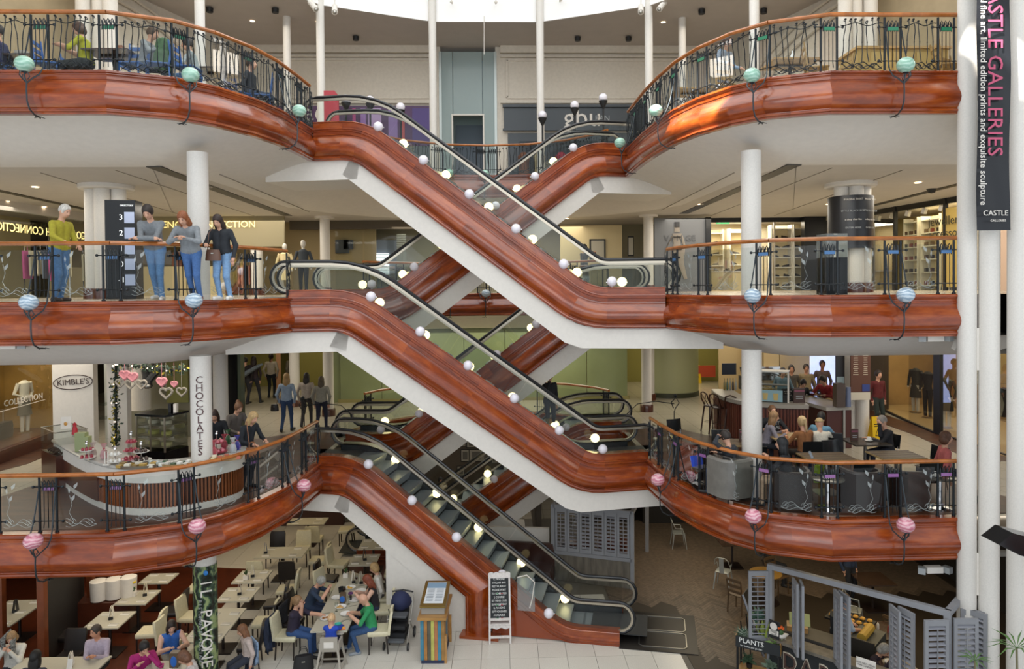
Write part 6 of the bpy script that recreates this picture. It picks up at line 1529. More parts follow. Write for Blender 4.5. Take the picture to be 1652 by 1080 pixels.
def garland(name, label, P, n, seed, yel=True):
    rnd = random.Random(seed); r = thing(name, label, 'garland'); TB(r, 'stem', mat('garland_core', '#191d18', .8))(P, .035, 6); b = MB(); y = MB()
    for i in range(n):
        k = rnd.random()*(len(P)-1); a = int(k); p = Vector(P[a]).lerp(Vector(P[min(a+1, len(P)-1)]), k-a)+Vector([rnd.gauss(0, .055) for _ in range(3)]); d = Vector([rnd.uniform(-1, 1) for _ in range(3)]).normalized()*.05; e = Vector([rnd.uniform(-1, 1) for _ in range(3)]).normalized()*.03
        (y if rnd.random() < .14 and yel else b).poly([p-d, p+e, p+d, p-e])
    o = b.build('ivy_leaves', GM, r, smooth=0); o['kind'] = 'stuff'
    if y.v: o = y.build('blossoms', GLY, r, smooth=0); o['kind'] = 'stuff'
    L = MB()
    for i in range(10): p = Vector(P[0]).lerp(Vector(P[-1]), i/9) if len(P) == 2 else Vector(P[int(i/9*(len(P)-1))]); L.ball(p+Vector((rnd.gauss(0, .05), -.08, 0)), .012, 6, 4)
    o = L.build('fairy_lights', LAMPE, r); o['kind'] = 'stuff'; return r
GY = 17.3; garland('ivy_garland', 'ivy garland with lights wound round the dark kiosk post', [tuple(at(187, y, GY)) for y in (590, 620, 650, 680, 705, 718)], 260, 3)
garland('ivy_garland', 'ivy garland with yellow flowers along the top of the kiosk opening', [tuple(at(x, y, 16.2)) for x, y in ((190, 588), (215, 590), (245, 594), (270, 598), (300, 596))], 240, 5)
def heart(px, py, Y, s, m, label, hollow=True):
    p = at(px, py, Y); r = thing('hanging_heart', label, 'decoration', p, 0, 'hearts hanging in the kiosk opening'); P = [(s*.062*16*math.sin(t)**3/16*1.1, 0, s*.062*(13*math.cos(t)-5*math.cos(2*t)-2*math.cos(3*t)-math.cos(4*t))/15) for t in [2*PI*k/20 for k in range(21)]]
    TB(r, 'heart', m)(P, .014*s if hollow else .02*s, 5)
    if not hollow: mb = MB(); mb.poly([(x*.95, -.01, z*.95) for x, _, z in P[:-1]], .02, (0, 1, 0)); mb.build('centre', m, r)
    TB(r, 'string', m)([(0, 0, .03*s), (0, 0, max(.08, C1-p.z-.05))], .004, 4)
PKH = mat('pink_heart', '#b8757c', .5); WKH = mat('willow_heart', '#8c8478', .7)
for i, (px, py, s, m, h, l) in enumerate(((201, 605, 1.5, PKH, False, 'solid pink heart nearest the garland post'), (214, 608, 1.5, PKH, False, 'solid pink heart, second from the garland post'), (261, 616, 1.5, PKH, False, 'solid pink heart in the middle of the opening'), (281, 620, 1.0, PKH, False, 'small pink heart near the column'), (194, 618, 1.5, WKH, True, 'grey willow heart low by the garland post'), (210, 620, 1.6, WKH, True, 'grey willow heart under the pink pair'), (228, 620, 1.7, WKH, True, 'cream willow heart under the spotlights'), (268, 634, 2.0, WKH, True, 'largest willow heart, hanging lowest'), (293, 632, 1.6, WKH, True, 'grey willow heart beside the column'))): heart(px, py, 15.9, s, m, l, h)
for i, (px, py) in enumerate(((236, 608), (248, 606))): track_spot(at(px, py, 16.6), .6-1.2*i, ['black spotlight over the kiosk, pointing down', 'black spotlight over the kiosk, second of the pair'][i], BLACK, .9)
# people at the counter
person('shop assistant with dark hair in a black cardigan behind the chocolate counter', at_floor(345, 15.7, F1), .2, H=1.66, lean=16, hands=((-.15, -.36, .98), (.15, -.36, .98)), top='#1f2126', bot='#26282c', hair='long', hairc='#33211b', head=(26, 0), res=.017)
person('woman with tied brown hair in a grey top looking down at the counter', at_floor(373, 16.3, F1), .9, H=1.7, lean=14, hands=((-.15, -.4, 1.0), (.15, -.4, 1.0)), top='#5d5650', bot='#2a2a2e', hair='bun', hairc='#6b4a30', head=(24, 0), res=.017)
person('woman with long blonde hair in a black jacket leaning over the sweets', at_floor(392, 15.1, F1), 1.1, H=1.68, lean=16, hands=((-.2, -.4, 1.0), (.15, -.4, 1.02)), top='#1d2228', bot='#24262c', hair='long', hairc='#b89a6a', head=(20, 0), res=.017)
bag('handbag', 'tan leather handbag at the side of the blonde woman', (at(407, 720, 14.7).x, 14.7, F1+.72), .2, '#8a5a3a', (.3, .14, .22), [(-.05, 0, .2), (-.12, .1, .75)])
# east side: coffee bar
B_ = smooth_path([(6.75, 21.0), (6.62, 20.0), (6.75, 19.1), (7.1, 18.5), (7.7, 18.15), (8.35, 18.0)]); BN = pnorm(B_); BN = [n if True else n for n in BN]
r = thing('coffee_bar', 'curved coffee bar with grey top and dark red reeded front', 'bar counter')
ring('counter_top', B_, BN, [(0, .99), (.03, 1.0), (.03, 1.1), (0, 1.11), (-.6, 1.11), (-.6, .99)], mat('bar_grey', '#a49d92', .3), r); DR = mat('bar_red_wood', '#4a2019', .4, rnd=.15)
ring('front', B_, BN, [(-.04, 0), (-.04, .99), (-.1, .99), (-.1, 0)], DR, r); rp = None; dens = smooth_path([(6.75, 21.0), (6.62, 20.0), (6.75, 19.1), (7.1, 18.5), (7.7, 18.15), (8.35, 18.0)], 40); acc = 0
for i in range(1, len(dens)):
    acc += math.dist(dens[i], dens[i-1])
    if acc > .075:
        acc = 0; d = Vector(dens[i])-Vector(dens[i-1]); a = math.atan2(d.y, d.x)
        if rp is None: b = MB(); b.box((0, 0, 0), (.04, .03, .93)); rp = b.build('timber_reed', mat('bar_reed', '#6b3a2c', .4, rnd=.2), r, smooth=0); o = rp
        else: o = inst(rp, r)
        o.location = (dens[i][0]-math.sin(a)*.03, dens[i][1]+math.cos(a)*.03, F1+.5); o.rotation_euler = (0, 0, a)
r = thing('service_counter', 'tall dark red service counter at the open end of the coffee bar', 'counter', (8.95, 18.5, F1), .15)
BX(r, 'body', DR)((0, .4, .5), (.7, 2.2, 1.0)); BX(r, 'counter_top', _M['bar_grey'])((0, .4, 1.04), (.8, 2.3, .09)); BX(r, 'steel_edge', STEEL)((.12, -.72, .5), (.06, .04, 1.0))
for k, px in enumerate((1205, 1232, 1258, 1283)): wallbox(at(px, 600, 23).x, at(px+25, 600, 23).x, F1, C1, 23, mat('bar_back_panel', '#b0986a', .5, rnd=.08), 'wall_north', .08)
wallbox(at(1160, 600, 23.4).x, at(1206, 600, 23.4).x, F1, C1, 23.4, mat('bar_back_panel', '#b0986a'), 'wall_north', .08)
wallbox(at(1300, 600, 22.6).x, at(1450, 600, 22.6).x, F1, C1, 23.2, mat('bar_dark_back', '#3a2f28', .6), 'wall_north', .08)
r = thing('lit_screen', 'glowing bluish advertising screen behind the coffee bar', 'screen'); a, b_ = at(1307, 580, 22.2), at(1348, 652, 22.2); BX(r, 'panel', mat('screen_blue', '#a9b6e8', .3, emit=1.3, noise=(3, .35)))(((a.x+b_.x)/2, 22.2, (C1+b_.z)/2), (b_.x-a.x, .06, C1-b_.z)); BL(r, 'dark_print', BLACK)(((a.x+b_.x)/2+.1, 22.15, C1-.35), .28, 10, 6, (1, .1, 1))
# equipment on the bar
def on_bar(px, py): p = fl(px, py, F1+1.11); return (p.x, p.y, F1+1.11)
r = thing('grinder', 'black coffee grinder with a conical hopper on the bar', 'coffee grinder', on_bar(1199, 628)); BX(r, 'body', BLACKG)((0, 0, .2), (.2, .25, .4)); LT(r, 'hopper', mat('hopper', '#3a3a3c', .2))([(.05, .4), (.1, .62), (.1, .66), (0, .66)], 12)
r = thing('bottle_rack', 'rack of syrup bottles under a dark label board at the end of the bar', 'bottle rack', on_bar(1178, 630)); BX(r, 'board', mat('board_blue', '#252b38', .4))((0, .1, .62), (.42, .04, .34))
for k in range(5): LT(r, 'bottle', mat('syr%d' % k, ['#7a6a20', '#31502c', '#8c8c84', '#4a3a24', '#a8a89c'][k], .2))([(0, 0), (.035, 0), (.035, .2), (.012, .27), (.012, .36), (0, .36)], 8, (-.17+.085*k, 0, 0))
r = thing('espresso_machine', 'chrome espresso machine on the bar behind the white column', 'coffee machine', on_bar(1236, 612)); BX(r, 'body', CHROME)((0, 0, .22), (.75, .5, .44))
for k in (-.2, 0, .2): LT(r, 'cup_stack', CH)([(0, 0), (.045, .0), (.05, .1), (0, .1)], 10, (k, .05, .45))
for k in (-.2, .05, .25): TB(r, 'portafilter', BLACK)([(k, -.26, .18), (k, -.42, .16)], .02, 6)
r = thing('pastry_case', 'glass pastry case with two coffee glass pictures on the bar', 'display case', (7.55, 18.75, F1+1.11), -.45); BX(r, 'glass_box', GLASS)((0, 0, .4), (1.1, .5, .8)); BX(r, 'top', STEEL)((0, 0, .8), (1.12, .52, .03)); BX(r, 'frame', WHITE)((.55, -.25, .4), (.04, .03, .8))
mb = MB(); mb.box((0, .1, .42), (1.0, .3, .02)); mb.box((0, 0, .1), (1.05, .45, .2)); mb.build('inner_shelves', mat('inner_dark', '#2a2624', .5), r, smooth=0)
BX(r, 'poster', mat('ice_blue', '#8fb2bc', .5))((.1, -.27, .17), (.62, .01, .3))
for k in (-.02, .24): TB(r, 'printed_glass', mat('latte', '#c8b070', .5))([(k, -.285, .06), (k, -.285, .24)], [.05, .07], 8, flat=.1)
r = thing('chalk_card', 'black chalk lettered card standing at the end of the bar', 'sign', on_bar(1270, 648)); BX(r, 'board', BLACK)((0, 0, .17), (.3, .02, .34), .1, -.1)
for k in range(5): text(['fresh today', 'panini', 'soup', 'cakes', 'iced drinks'][k] if False else ['~ ~ ~ ~', '~ ~ ~', '~ ~ ~ ~', '~ ~', '~ ~ ~'][k], .07, WHITE, r, (0, -.03, .28-.055*k), (PI/2-.1, 0, .1))
def brown_menu(loc, label, w=.16, h=.26, rz=0): 
    r = thing('menu_holder', label, 'menu', loc, rz, 'brown table menus of the cafe'); BX(r, 'card', mat('menu_brown', '#4a342c', .4))((0, 0, h/2), (w, .05, h)); BX(r, 'blue_red_band', mat('menu_band', '#8a4a5c', .4))((0, -.027, h*.82), (w*.9, .005, h*.12)); mb = MB(); mb.box((0, -.027, h*.45), (w*.6, .005, h*.06)); mb.box((0, -.027, h*.3), (w*.6, .005, h*.05)); mb.build('print', LGREY, r, smooth=0)
brown_menu(on_bar(1289, 650), 'large brown menu standing on the coffee bar', .3, .38)
for i in range(5): r = thing('glass_dome', f'clear glass tray of pastries on the long back counter, {["first", "second", "third", "fourth", "last"][i]} from the till', 'pastry tray', (8.1+i*.32, 20.6-i*.38, F1+1.0), 0); BX(r, 'cover', GLASS)((0, 0, .1), (.42, .34, .2), -.8); BL(r, 'pastry', mat('pastry', '#b8925a', .6))((0, 0, .05), .11, 8, 4, (1, 1, .5))
r = thing('back_counter', 'dark back counter carrying the pastry trays behind the bar', 'counter', (8.75, 19.85, F1), -.87); BX(r, 'body', DR)((0, 0, .49), (2.4, .5, .98))
r = thing('condiment_tower', 'tall brown dispenser at the corner of the service counter', 'dispenser', (9.02, 17.75, F1+1.09)); BX(r, 'body', mat('disp_brown', '#4a382c', .4))((0, 0, .3), (.22, .22, .6)); LT(r, 'cup_tube', mat('cup_blue', '#6b7590', .4))([(0, 0), (.07, 0), (.06, .5), (0, .5)], 10, (.24, 0, 0))
# pair of columns with the big menu
for px, Y in ((1371, 18.9), (1391, 18.7)): column(at(px, 650, Y).x, Y, F1, C1, .17, base=None)
r = thing('menu_board', 'tall brown price board with blue patches hung on the paired columns', 'menu board'); Ym = 18.35; a, b_ = at(1372, 580, Ym), at(1404, 633, Ym)
BX(r, 'board', mat('menu_board_brown', '#5a3420', .5))(((a.x+b_.x)/2, Ym, (C1+b_.z)/2), (b_.x-a.x, .04, C1-b_.z)); BX(r, 'cream_strip', mat('cream_strip', '#cfc6b2', .5))(((a.x+b_.x)/2-.02, Ym, b_.z-.1), (b_.x-a.x+.02, .04, .2))
for k in range(15):
    for x, w in ((a.x+.13, .16), (b_.x-.14, .14)): BX(r, 'printed_line', mat('menu_print', '#cdbfa8', .6))((x, Ym-.025, C1-.12-k*.055), (w*random.uniform(.6, 1), .004, .016))
BX(r, 'blue_patch', mat('menu_blue', '#2e3f80', .5))((b_.x-.13, Ym-.028, b_.z+.12), (.2, .006, .18))
r = thing('promo_panel', 'narrow black panel with a cup picture beside the price board columns', 'panel'); a, b_ = at(1348, 580, 18.6), at(1362, 668, 18.6); BX(r, 'panel', mat('promo_black', '#1c1718', .4))(((a.x+b_.x)/2, 18.6, (C1+b_.z)/2), (b_.x-a.x, .05, C1-b_.z)); BX(r, 'cup_picture', mat('promo_pic', '#8fa0a4', .5))(((a.x+b_.x)/2, 18.57, F1+1.5), (b_.x-a.x-.03, .01, .5)); text('costa\nfresh', .09, mat('promo_teal', '#58b0a0', .5), r, ((a.x+b_.x)/2, 18.56, C1-.35), (PI/2, 0, 0)) if False else None
# staff and queue
for args in (('woman with black hair at the espresso machine behind the bar', 1262, 21.2, dict(top='#5d7480', hair='bob', hairc='#1c1412', head=(18, 20))), ('young person with a dark bob in profile behind the bar', 1276, 21.8, dict(top='#4a443a', hair='bob', hairc='#2a2018', skin='b')), ('person with short hair in a tan top beside the blue screen', 1300, 22.0, dict(top='#8c7a5a', hairc='#33261c', skin='b')), ('tall dark figure in front of the glowing screen', 1326, 21.9, dict(top='#5a4a48', hairc='#2a1d18', skin='c', H=1.85)), ('barista with dark hair in black bending at the counter', 1288, 19.9, dict(top='#1d1d20', hairc='#1c1412', H=1.62, lean=22, head=(20, 0)))):
    person(args[0], at_floor(args[1], args[2], F1), random.uniform(-.5, .5), bot='#22242a', **args[3])
person('barista in a red shirt bending over the pastry trays', at_floor(1336, 19.6, F1), -.9, H=1.78, lean=26, hands=((-.15, -.45, 1.15), (.15, -.45, 1.15)), top='#8c2426', bot='#22242a', hairc='#1c1412', head=(20, 0), sleeve='long')
person('figure in a dark red coat reflected beside the shop glass', at_floor(1416, 20.2, F1), .2, top='#5a1a1c', bot='#26302c', hairc='#2a1d18')
# bar stools
bs = mk_stool('x')
for i, (px, py, rz) in enumerate(((1147, 700, 1.9), (1160, 704, 2.2), (1182, 707, 2.6))): q = fl(px, py-3, F1); place(bs, (q.x, q.y, F1), rz, f'dark bentwood bar stool, {["farthest from the bar end", "middle one of three", "closest to the white column"][i]}')
# tables, cafe chairs, tub chairs
ST = mat('striped_top', '#a88f62', .35, noise=(4, .15)); TT = .75; cg = 'slatted wooden cafe tables'
tabs = [((6.95, 14.0), .95, .7, 'slatted wooden cafe table behind the brown tub chair'), ((8.4, 14.05), .9, .7, 'slatted wooden cafe table near the seated man in black'), ((5.6, 15.4), .8, .7, 'slatted wooden cafe table left of the white column with a brown menu')]
for (x, y), w, d, l in tabs: table('cafe_table', l, (x, y, F1), w, d, TT, ST, STEEL, cg, slats=9)
table('cafe_table', 'dark cafe table of the man in black with a white cup', (8.42, 15.3, F1), .8, .75, TT, mat('dark_top2', '#3f382f', .25), STEEL, cg); table('cafe_table', 'wooden table of the talking group under the bar', (6.95, 16.0, F1), .8, .7, TT, ST, STEEL, cg)
cf = mk_cafe('x')
for i, (x, y, rz, l) in enumerate(((6.3, 13.75, 1.4, 'at the left end of the first slatted table'), (7.2, 13.3, 0.1+PI, 'with its back to the rail at the first slatted table'), (7.55, 14.75, .2, 'facing the rail behind the first slatted table'), (9.2, 14.2, -1.3, 'right of the second slatted table'), (8.5, 13.25, PI-.1, 'with its back to the rail at the second slatted table'), (8.0, 16.1, .3, 'behind the table of the man in black'), (6.9, 17.0, .1, 'of the man in the dark printed shirt'), (7.6, 15.5, PI-.5, 'with a dark coat over it in the talking group'), (5.7, 14.7, PI, 'by the table left of the white column'), (5.5, 16.0, 0, 'behind the table left of the white column'), (8.95, 15.5, -1.4, 'of the seated man in black'), (7.05, 15.1, PI, 'of the woman in brown leather'), (4.85, 17.4, .4, 'alone near the landing rail'))): place(cf, (x, y, F1), rz, f'black plywood cafe chair {l}')
tb1 = mk_tub('grey tub armchair with its back to the balustrade, occupied by the man at a laptop', '#6d6a64'); place(tb1, (4.95, 13.75, F1+.012), PI+.35); tb1['label'] = 'grey tub armchair with its back to the balustrade, under the laptop man'
tb = mk_tub('x', '#261915')
for i, (x, y, rz, l) in enumerate(((5.85, 13.05, PI-.2, 'under the woman with black hair and phone'), (7.15, 12.98, PI+.1, 'empty, with its back to the rail beside the balloon globe reflection'), (8.05, 13.0, PI-.15, 'empty, next to the outermost round table'), (4.6, 15.1, 1.9, 'turned away near the landing'))): place(tb, (x, y, F1+.012), rz, f'brown leather tub armchair {l}', sc=.9)
MR = mat('round_top', '#5c5850', .15, .2)
for i, (x, y) in enumerate(((6.5, 12.98), (8.62, 12.98))): table('round_table', ['round chrome based table with a single coffee cup', 'round chrome based table with a menu and cup by the paired columns'][i], (x, y, F1+.012), .6, .6, .58, MR, CHROME, 'round tables along the balustrade', rnd=True)
cup((6.45, 12.95, F1+.595), 'white coffee cup on the first round chrome table'); cup((8.55, 12.95, F1+.595), 'white coffee cup on the round table by the paired columns'); cup((8.5, 15.3, F1+.755), 'white coffee cup in front of the man in black'); cup((5.15, 14.45, F1+.4), 'white takeaway cup beside the laptop')
brown_menu((8.4, 13.05, F1+.595), 'brown menu on the outermost round table'); brown_menu((8.2, 15.35, F1+.755), 'brown menu on the table of the man in black'); brown_menu((5.75, 15.45, F1+.755), 'brown menu on the table left of the white column')
person('man with dark hair and crossed legs sitting in the grey tub chair at a laptop', (4.95, 13.85, F1), PI+1.0-.3, sit=1, lean=4, hands=((-.1, -.35, .8), (.16, -.18, 1.2)), top='#30343a', bot='#34466e', hairc='#2a211b', head=(20, 0), res=.017)
r = thing('laptop', 'open laptop with a blue cover on the low table before the tub chair', 'laptop', (4.55, 14.45, F1+.45), .6); BX(r, 'base', STEEL)((0, 0, .01), (.34, .24, .02)); BX(r, 'lid', mat('lap_blue', '#2b4bc0', .4))((0, .13, .12), (.34, .015, .22), 0, -.25)
table('low_table', 'low dark table under the laptop near the landing', (4.65, 14.5, F1), .55, .5, .44, mat('dark_top2', '#3f382f'), DKLEG)
person('woman with long black hair looking at a phone in a brown tub chair', (5.8, 13.15, F1), PI+1.4-.35, sit=1, lean=6, hands=((-.12, -.36, .9), (.12, -.34, .92)), top='#202024', bot='#a08a70', hair='long', hairc='#111214', legs_skin=False, res=.017)
r = thing('phone', 'phone held by the woman with long black hair', 'phone', (6.28, 13.2, F1+.98)); BX(r, 'body', mat('phone_grey', '#8a8f94', .2))((0, 0, 0), (.07, .01, .14), .6, -.5)
person('young man with glasses and a dark printed shirt facing the balustrade', (6.9, 16.75, F1), -.15, sit=1, hands=((-.25, -.35, .8), (.25, -.38, .8)), top='#1b1d22', bot='#2a2e38', hairc='#6a4a30', hair='crop', glasses=True, res=.016, head=(4, 20), bulk=1.1)
r = thing('shirt_print', 'white lettering print on the dark shirt of the young man with glasses', 'print', (6.9, 16.6, F1)); text('GET\nREAL', .1, LGREY, r, (.02, -.05, .88), (PI/2-.05, 0, -.15))
person('man with black hair in a blue checked shirt seen from behind', (7.6, 15.75, F1), PI-.7, sit=1, lean=14, hands=((-.2, -.4, .8), (.2, -.4, .8)), top='#5c86a0', bot='#2a3040', hairc='#16120f', res=.017)
mb = MB(); mb.box((0, 0, 0), (.42, .06, .5)); r = thing('coat', 'dark coat draped over the chair back behind the blue checked shirt', 'coat', (7.72, 15.38, F1+.66), -.5); b = pad(.46, .1, .62, (0, 0, -.35), .04); b.build('cloth', mat('coat_dark', '#26262a', .9, noise=(8, .3), bump=.3), r)
person('woman with a blonde ponytail in a brown leather jacket seen from behind', (7.05, 15.2, F1), PI+.2, sit=1, lean=10, hands=((-.2, -.4, .8), (.2, -.4, .8)), top='#8a5a34', bot='#2a2420', hair='pony', hairc='#b59a70', res=.017)
person('person in a tan cap and pale jumper beside the ponytail', (7.42, 15.25, F1), PI-.15, sit=1, lean=12, hands=((-.2, -.4, .8), (.2, -.4, .8)), top='#c9c2b2', bot='#3a4a68', hair='cap', hairc='#a08a62', H=1.6, res=.017)
person('woman in a patterned top leaning in beside the column', (6.5, 16.1, F1), 1.4, sit=1, lean=16, hands=((-.15, -.4, .8), (.15, -.4, .8)), top='#7a7680', bot='#2a2c34', hair='long', hairc='#8a6a48')
person('balding man in a black suit resting his chin on his hand', (8.95, 15.35, F1), -1.45, sit=1, lean=8, hands=((.02, -.22, 1.13), (-.08, -.38, .78)), top='#1c1c20', bot='#1f2330', hair='crop', hairc='#8d857c', head=(14, 0), res=.016)
person('person in a pink top by the pushchair next to the paired columns', (9.05, 13.5, F1), 1.3, sit=1, top='#b55f5c', bot='#26283a', hairc='#5a3a28', hair='bob')
bag('green_bag', 'lime green carrier bag under the cafe chair', (7.15, 14.75, F1+.02), .3, '#8fae2a', (.3, .1, .36), handles=True, cat='bag'); bag('rucksack', 'black rucksack on the chair by the man in black', (7.95, 15.75, F1+.5), .2, '#1d1d20', (.4, .24, .3), handles=False)
bag('grey_bag', 'grey box bag on the seat beside the woman with the phone', (6.2, 13.45, F1+.3), .1, '#7d7d82', (.26, .14, .18), handles=False)
# clothes shop with glass doors, east
SG = [(13.25, 23.6), (12.85, 21.2), (12.6, 19.35), (12.6, 17.9), (12.65, 16.4)]
r = thing('clothes_shop_window', 'tall black framed glass front of the clothes shop with a handled door', 'shop window')
for i, (a, b_) in enumerate(zip(SG[:-1], SG[1:])):
    quadwall('glass_pane', a, b_, F1+.04, C1, GSHOP, .03, r); quadwall('threshold', a, b_, F1, F1+.05, BLACK, .08, r)
for i, p in enumerate(SG): 
    if i == 1: continue
    BX(r, 'frame', BLACK)((p[0], p[1], (F1+C1)/2), (.1, .12 if i != 2 else .3, C1-F1))
TB(r, 'door_handle', STEEL)([(12.52, 17.2, F1+.8), (12.45, 17.2, F1+.82), (12.45, 17.2, F1+1.45), (12.52, 17.2, F1+1.47)], .02, 6)
CS = mat('shop_concrete', '#a8885a', .7, noise=(1.3, .2)); quadwall('wall_east', (15.6, 16), (15.9, 25), F1, C1, CS); quadwall('wall_north', (13.3, 24.2), (15.9, 24.2), F1, C1, CS); flat('floor', [(12.6, 16.3), (15.6, 16.3), (15.8, 24.2), (13.3, 24), (12.6, 19.3)], F1+.01, mat('shop_floor', '#b59a6e', .4))
area('shop_light', (14.3, 20, C1-.06), 2, 95, (1, .86, .58), sizey=7)
mannequin((13.75, 21.7, F1+.02), -1.2, 'headless mannequin in a black leather jacket and black trousers on a wheeled stand', '#1f1d1c', '#161616', head=False); mannequin((13.9, 22.6, F1+.02), -1.2, 'mannequin in a long dark coat farthest inside the clothes shop', '#2a2a26', '#33302a', head=False, skirt=True); mannequin((13.35, 20.15, F1+.02), -1.1, 'headless mannequin in an olive wool poncho and dark skirt', '#4a4634', '#23211e', head=False, skirt=True); 
hanger_row('rail', 'rail of dark clothes and pink bags behind the black frame', 0, 1.3, 0, 0, ['#3a2a30', '#8a5a60', '#23232a', '#6e4a48'], 6, 1.45).location = (13.5, 18.9, F1+.01)
r = thing('framed_notice', 'cream notice with fine print hanging inside the clothes shop', 'notice', (13.3, 18.55, F1+2.05), -1.2); BX(r, 'board', mat('notice_cream', '#cfc8b8', .6))((0, 0, 0), (.95, .04, 1.1))
for k in range(7): BX(r, 'printed_line', LGREY)((0, -.025, .1-k*.06), (.6-.05*(k % 3), .004, .015))
r = thing('shoulder_bag', 'pink brown shoulder bag hanging under the cream notice', 'bag', (13.3, 18.2, F1+1.1), -1.3); LT(r, 'bag_body', mat('bag_pinkbrown', '#96705e', .6))([(0, 0), (.14, .02), (.16, .2), (.08, .32), (0, .33)], 12); TB(r, 'strap', mat('bag_pinkbrown', '#96705e'))([(-.1, 0, .3), (-.05, 0, .6), (.05, 0, .6), (.1, 0, .3)], .01, 5)
wallbox(12.7, 16, F1, C1, 16.0, mat('timber_doorway', '#6b5030', .6, noise=(2, .3)), 'wall_east', .1)
# emergency lamps and floodlight under the cornices
for i, (px, py, Y) in enumerate(((1507, 546, 12.7), (1506, 919, 12.75), (14, 558, 12.7))):
    p = at(px, py, Y); r = thing('twin_lamp_box', ['white emergency light box with two heads under the middle cornice, cafe side', 'white emergency light box with two heads over the shuttered cafe', 'white emergency light under the middle cornice, counter side'][i], 'emergency light', p); BX(r, 'box', WHITE)((0, 0, 0), (.3, .12, .11))
    for sx in (-1, 1): BX(r, 'lamp_head', LGREY)((sx*.24, -.03, .0), (.12, .14, .11), sx*.5)
r = thing('floodlight', 'white square floodlight under the middle cornice beside the paired columns', 'floodlight', at(1550, 556, 12.75)); BX(r, 'housing', WHITE)((0, 0, 0), (.26, .1, .2), .2, .4); BX(r, 'glass', LGREY)((-.01, -.06, -.01), (.2, .02, .14), .2, .4); TB(r, 'bracket', WHITE)([(-.12, 0, 0), (-.12, 0, .16), (.12, 0, .16), (.12, 0, 0)], .012, 5)
r = thing('stage_speaker', 'black wedge loudspeaker bracketed beside the paired columns', 'speaker', at(1640, 884, 10.5)); mb = MB(); mb.poly([(-.28, 0, .05), (-.05, 0, .22), (.4, 0, .1), (.4, 0, -.22), (.05, 0, -.12)], .4, (0, 1, 0)); mb.build('cabinet', BLACKG, r, smooth=0)
mb = MB(); Q = [(9.62, 11.3, F1), (9.62, 8.5, F1)]; mb.sweep(Q, [Vector((-1, 0, 0))]*2, [DOWN]*2, CAPP+BULG[1:]); struct('gallery_cornice', mb, MAHOG)
# ground floor
# restaurant shell in the west
wallbox(-17, -5.0, 0, 2.66, 24.2, mat('dark_red_wall', '#3a1c12', .5), 'wall_north'); quadwall('wall_west', (-13.5, 12.5), (-13.5, 24), 0, 2.66, mat('dark_red_wall', '#3a1c12'))
wallbox(-5.0, 1.6, 0, 2.66, 27.5, mat('gallery_brown', '#4a4034', .7), 'wall_north'); quadwall('wall_east', (1.6, 21.2), (1.6, 27.5), 0, 2.66, mat('gallery_brown', '#4a4034'))
flat('floor', [(-4.2, 20.4), (-2.4, 19.2), (-2.4, 22.5), (-3.4, 22.5)], .004, DKWOOD)
area('restaurant_light', (-8.5, 16.5, 2.62), 5, 95, (1, .87, .68), sizey=5); area('restaurant_back', (-6.2, 21.6, 2.62), 3, 28, (1, .8, .5), sizey=3)
area('dabs_light', (8.6, 15.6, 2.6), 4, 60, (1, .78, .45), sizey=4); area('boards_fill', (5.9, 19.5, 2.6), 1.6, 45, (1, .86, .62), sizey=5)  # the second lamp is an added fill brightening the herringbone boards
CC = mk_dining('dining_chair', CREAMF, 'x'); DC = mk_dining('dining_chair', BRLEA, 'x')
def chair(kind, x, y, rz, label): place(kind, (x, y, 0), rz, label)
WT = 'grey topped restaurant tables'
tabs = [(-3.3, 19.1, .72, .78, 'behind the family table'), (-3.27, 20.28, .72, .8, 'farthest along the white stair wall'), (-5.7, 19.77, 1.3, .8, 'widest, crossing the aisle'), (-5.7, 22.4, 1.15, .62, 'deepest in the restaurant'), (-5.95, 18.12, .78, .78, 'with a small plant and menus'), (-5.92, 17.08, .78, .78, 'with two menu cards, second beside the aisle'), (-5.85, 15.55, .78, 1.55, 'longest beside the printed column'), (-8.27, 17.03, .74, .78, 'with a yellow flower'), (-8.3, 15.88, .76, .8, 'behind the man in the lilac shirt'), (-8.3, 18.13, .74, .62, 'partly hidden under the cornice'), (-10.8, 16.35, .9, 1.3, 'beyond the timber post'), (-8.25, 13.95, 1.7, .7, 'of the woman with the scarf'), (-6.05, 13.7, .9, .7, 'of the magenta shirt group')]
for x, y, w, d, l in tabs:
    table('restaurant_table', f'grey topped restaurant table {l}', (x, y, 0), w, d, .75, group=WT, ped=1 if d < 1.3 else 2)
    if 'family' in l or 'farthest' in l or 'long' not in l or True:
        if y > 14.5:
            for sx in (-1, 1):
                for yy in ((-.25, .25) if d < 1.3 else (-.5, 0, .5)): napkin_set(x+sx*w*.28, y+yy*(d/.8 if d < 1.3 else 1), .752, 0, f'napkin setting, {"near" if yy < 0 else "far" if yy else "mid"} {"left" if sx < 0 else "right"}, on the table {l}', 'place settings on the restaurant tables')
for x, y, c, l in ((-5.95, 18.15, '#dedad0', 'with the small plant'), (-5.9, 17.1, '#d8d2c4', 'second beside the aisle'), (-8.15, 17.15, '#dcd4c0', 'with the yellow flower'), (-8.3, 15.95, '#e6e2d6', 'behind the lilac shirt'), (-10.7, 16.4, '#2a2c30', 'beyond the timber post'), (-3.3, 19.12, '#3a302c', 'behind the family table'), (-3.3, 17.65, '#e8e4dc', 'at the far end of the family table'), (-3.1, 17.6, '#cfc8bc', 'beside the tall white menu'), (-6.15, 19.75, '#2b4b80', 'on the widest table'), (-8.0, 13.95, '#e0dcd0', 'of the woman with the scarf')): menu_stand((x, y, .752), .3, f'folded menu card on the table {l}', c, .26)
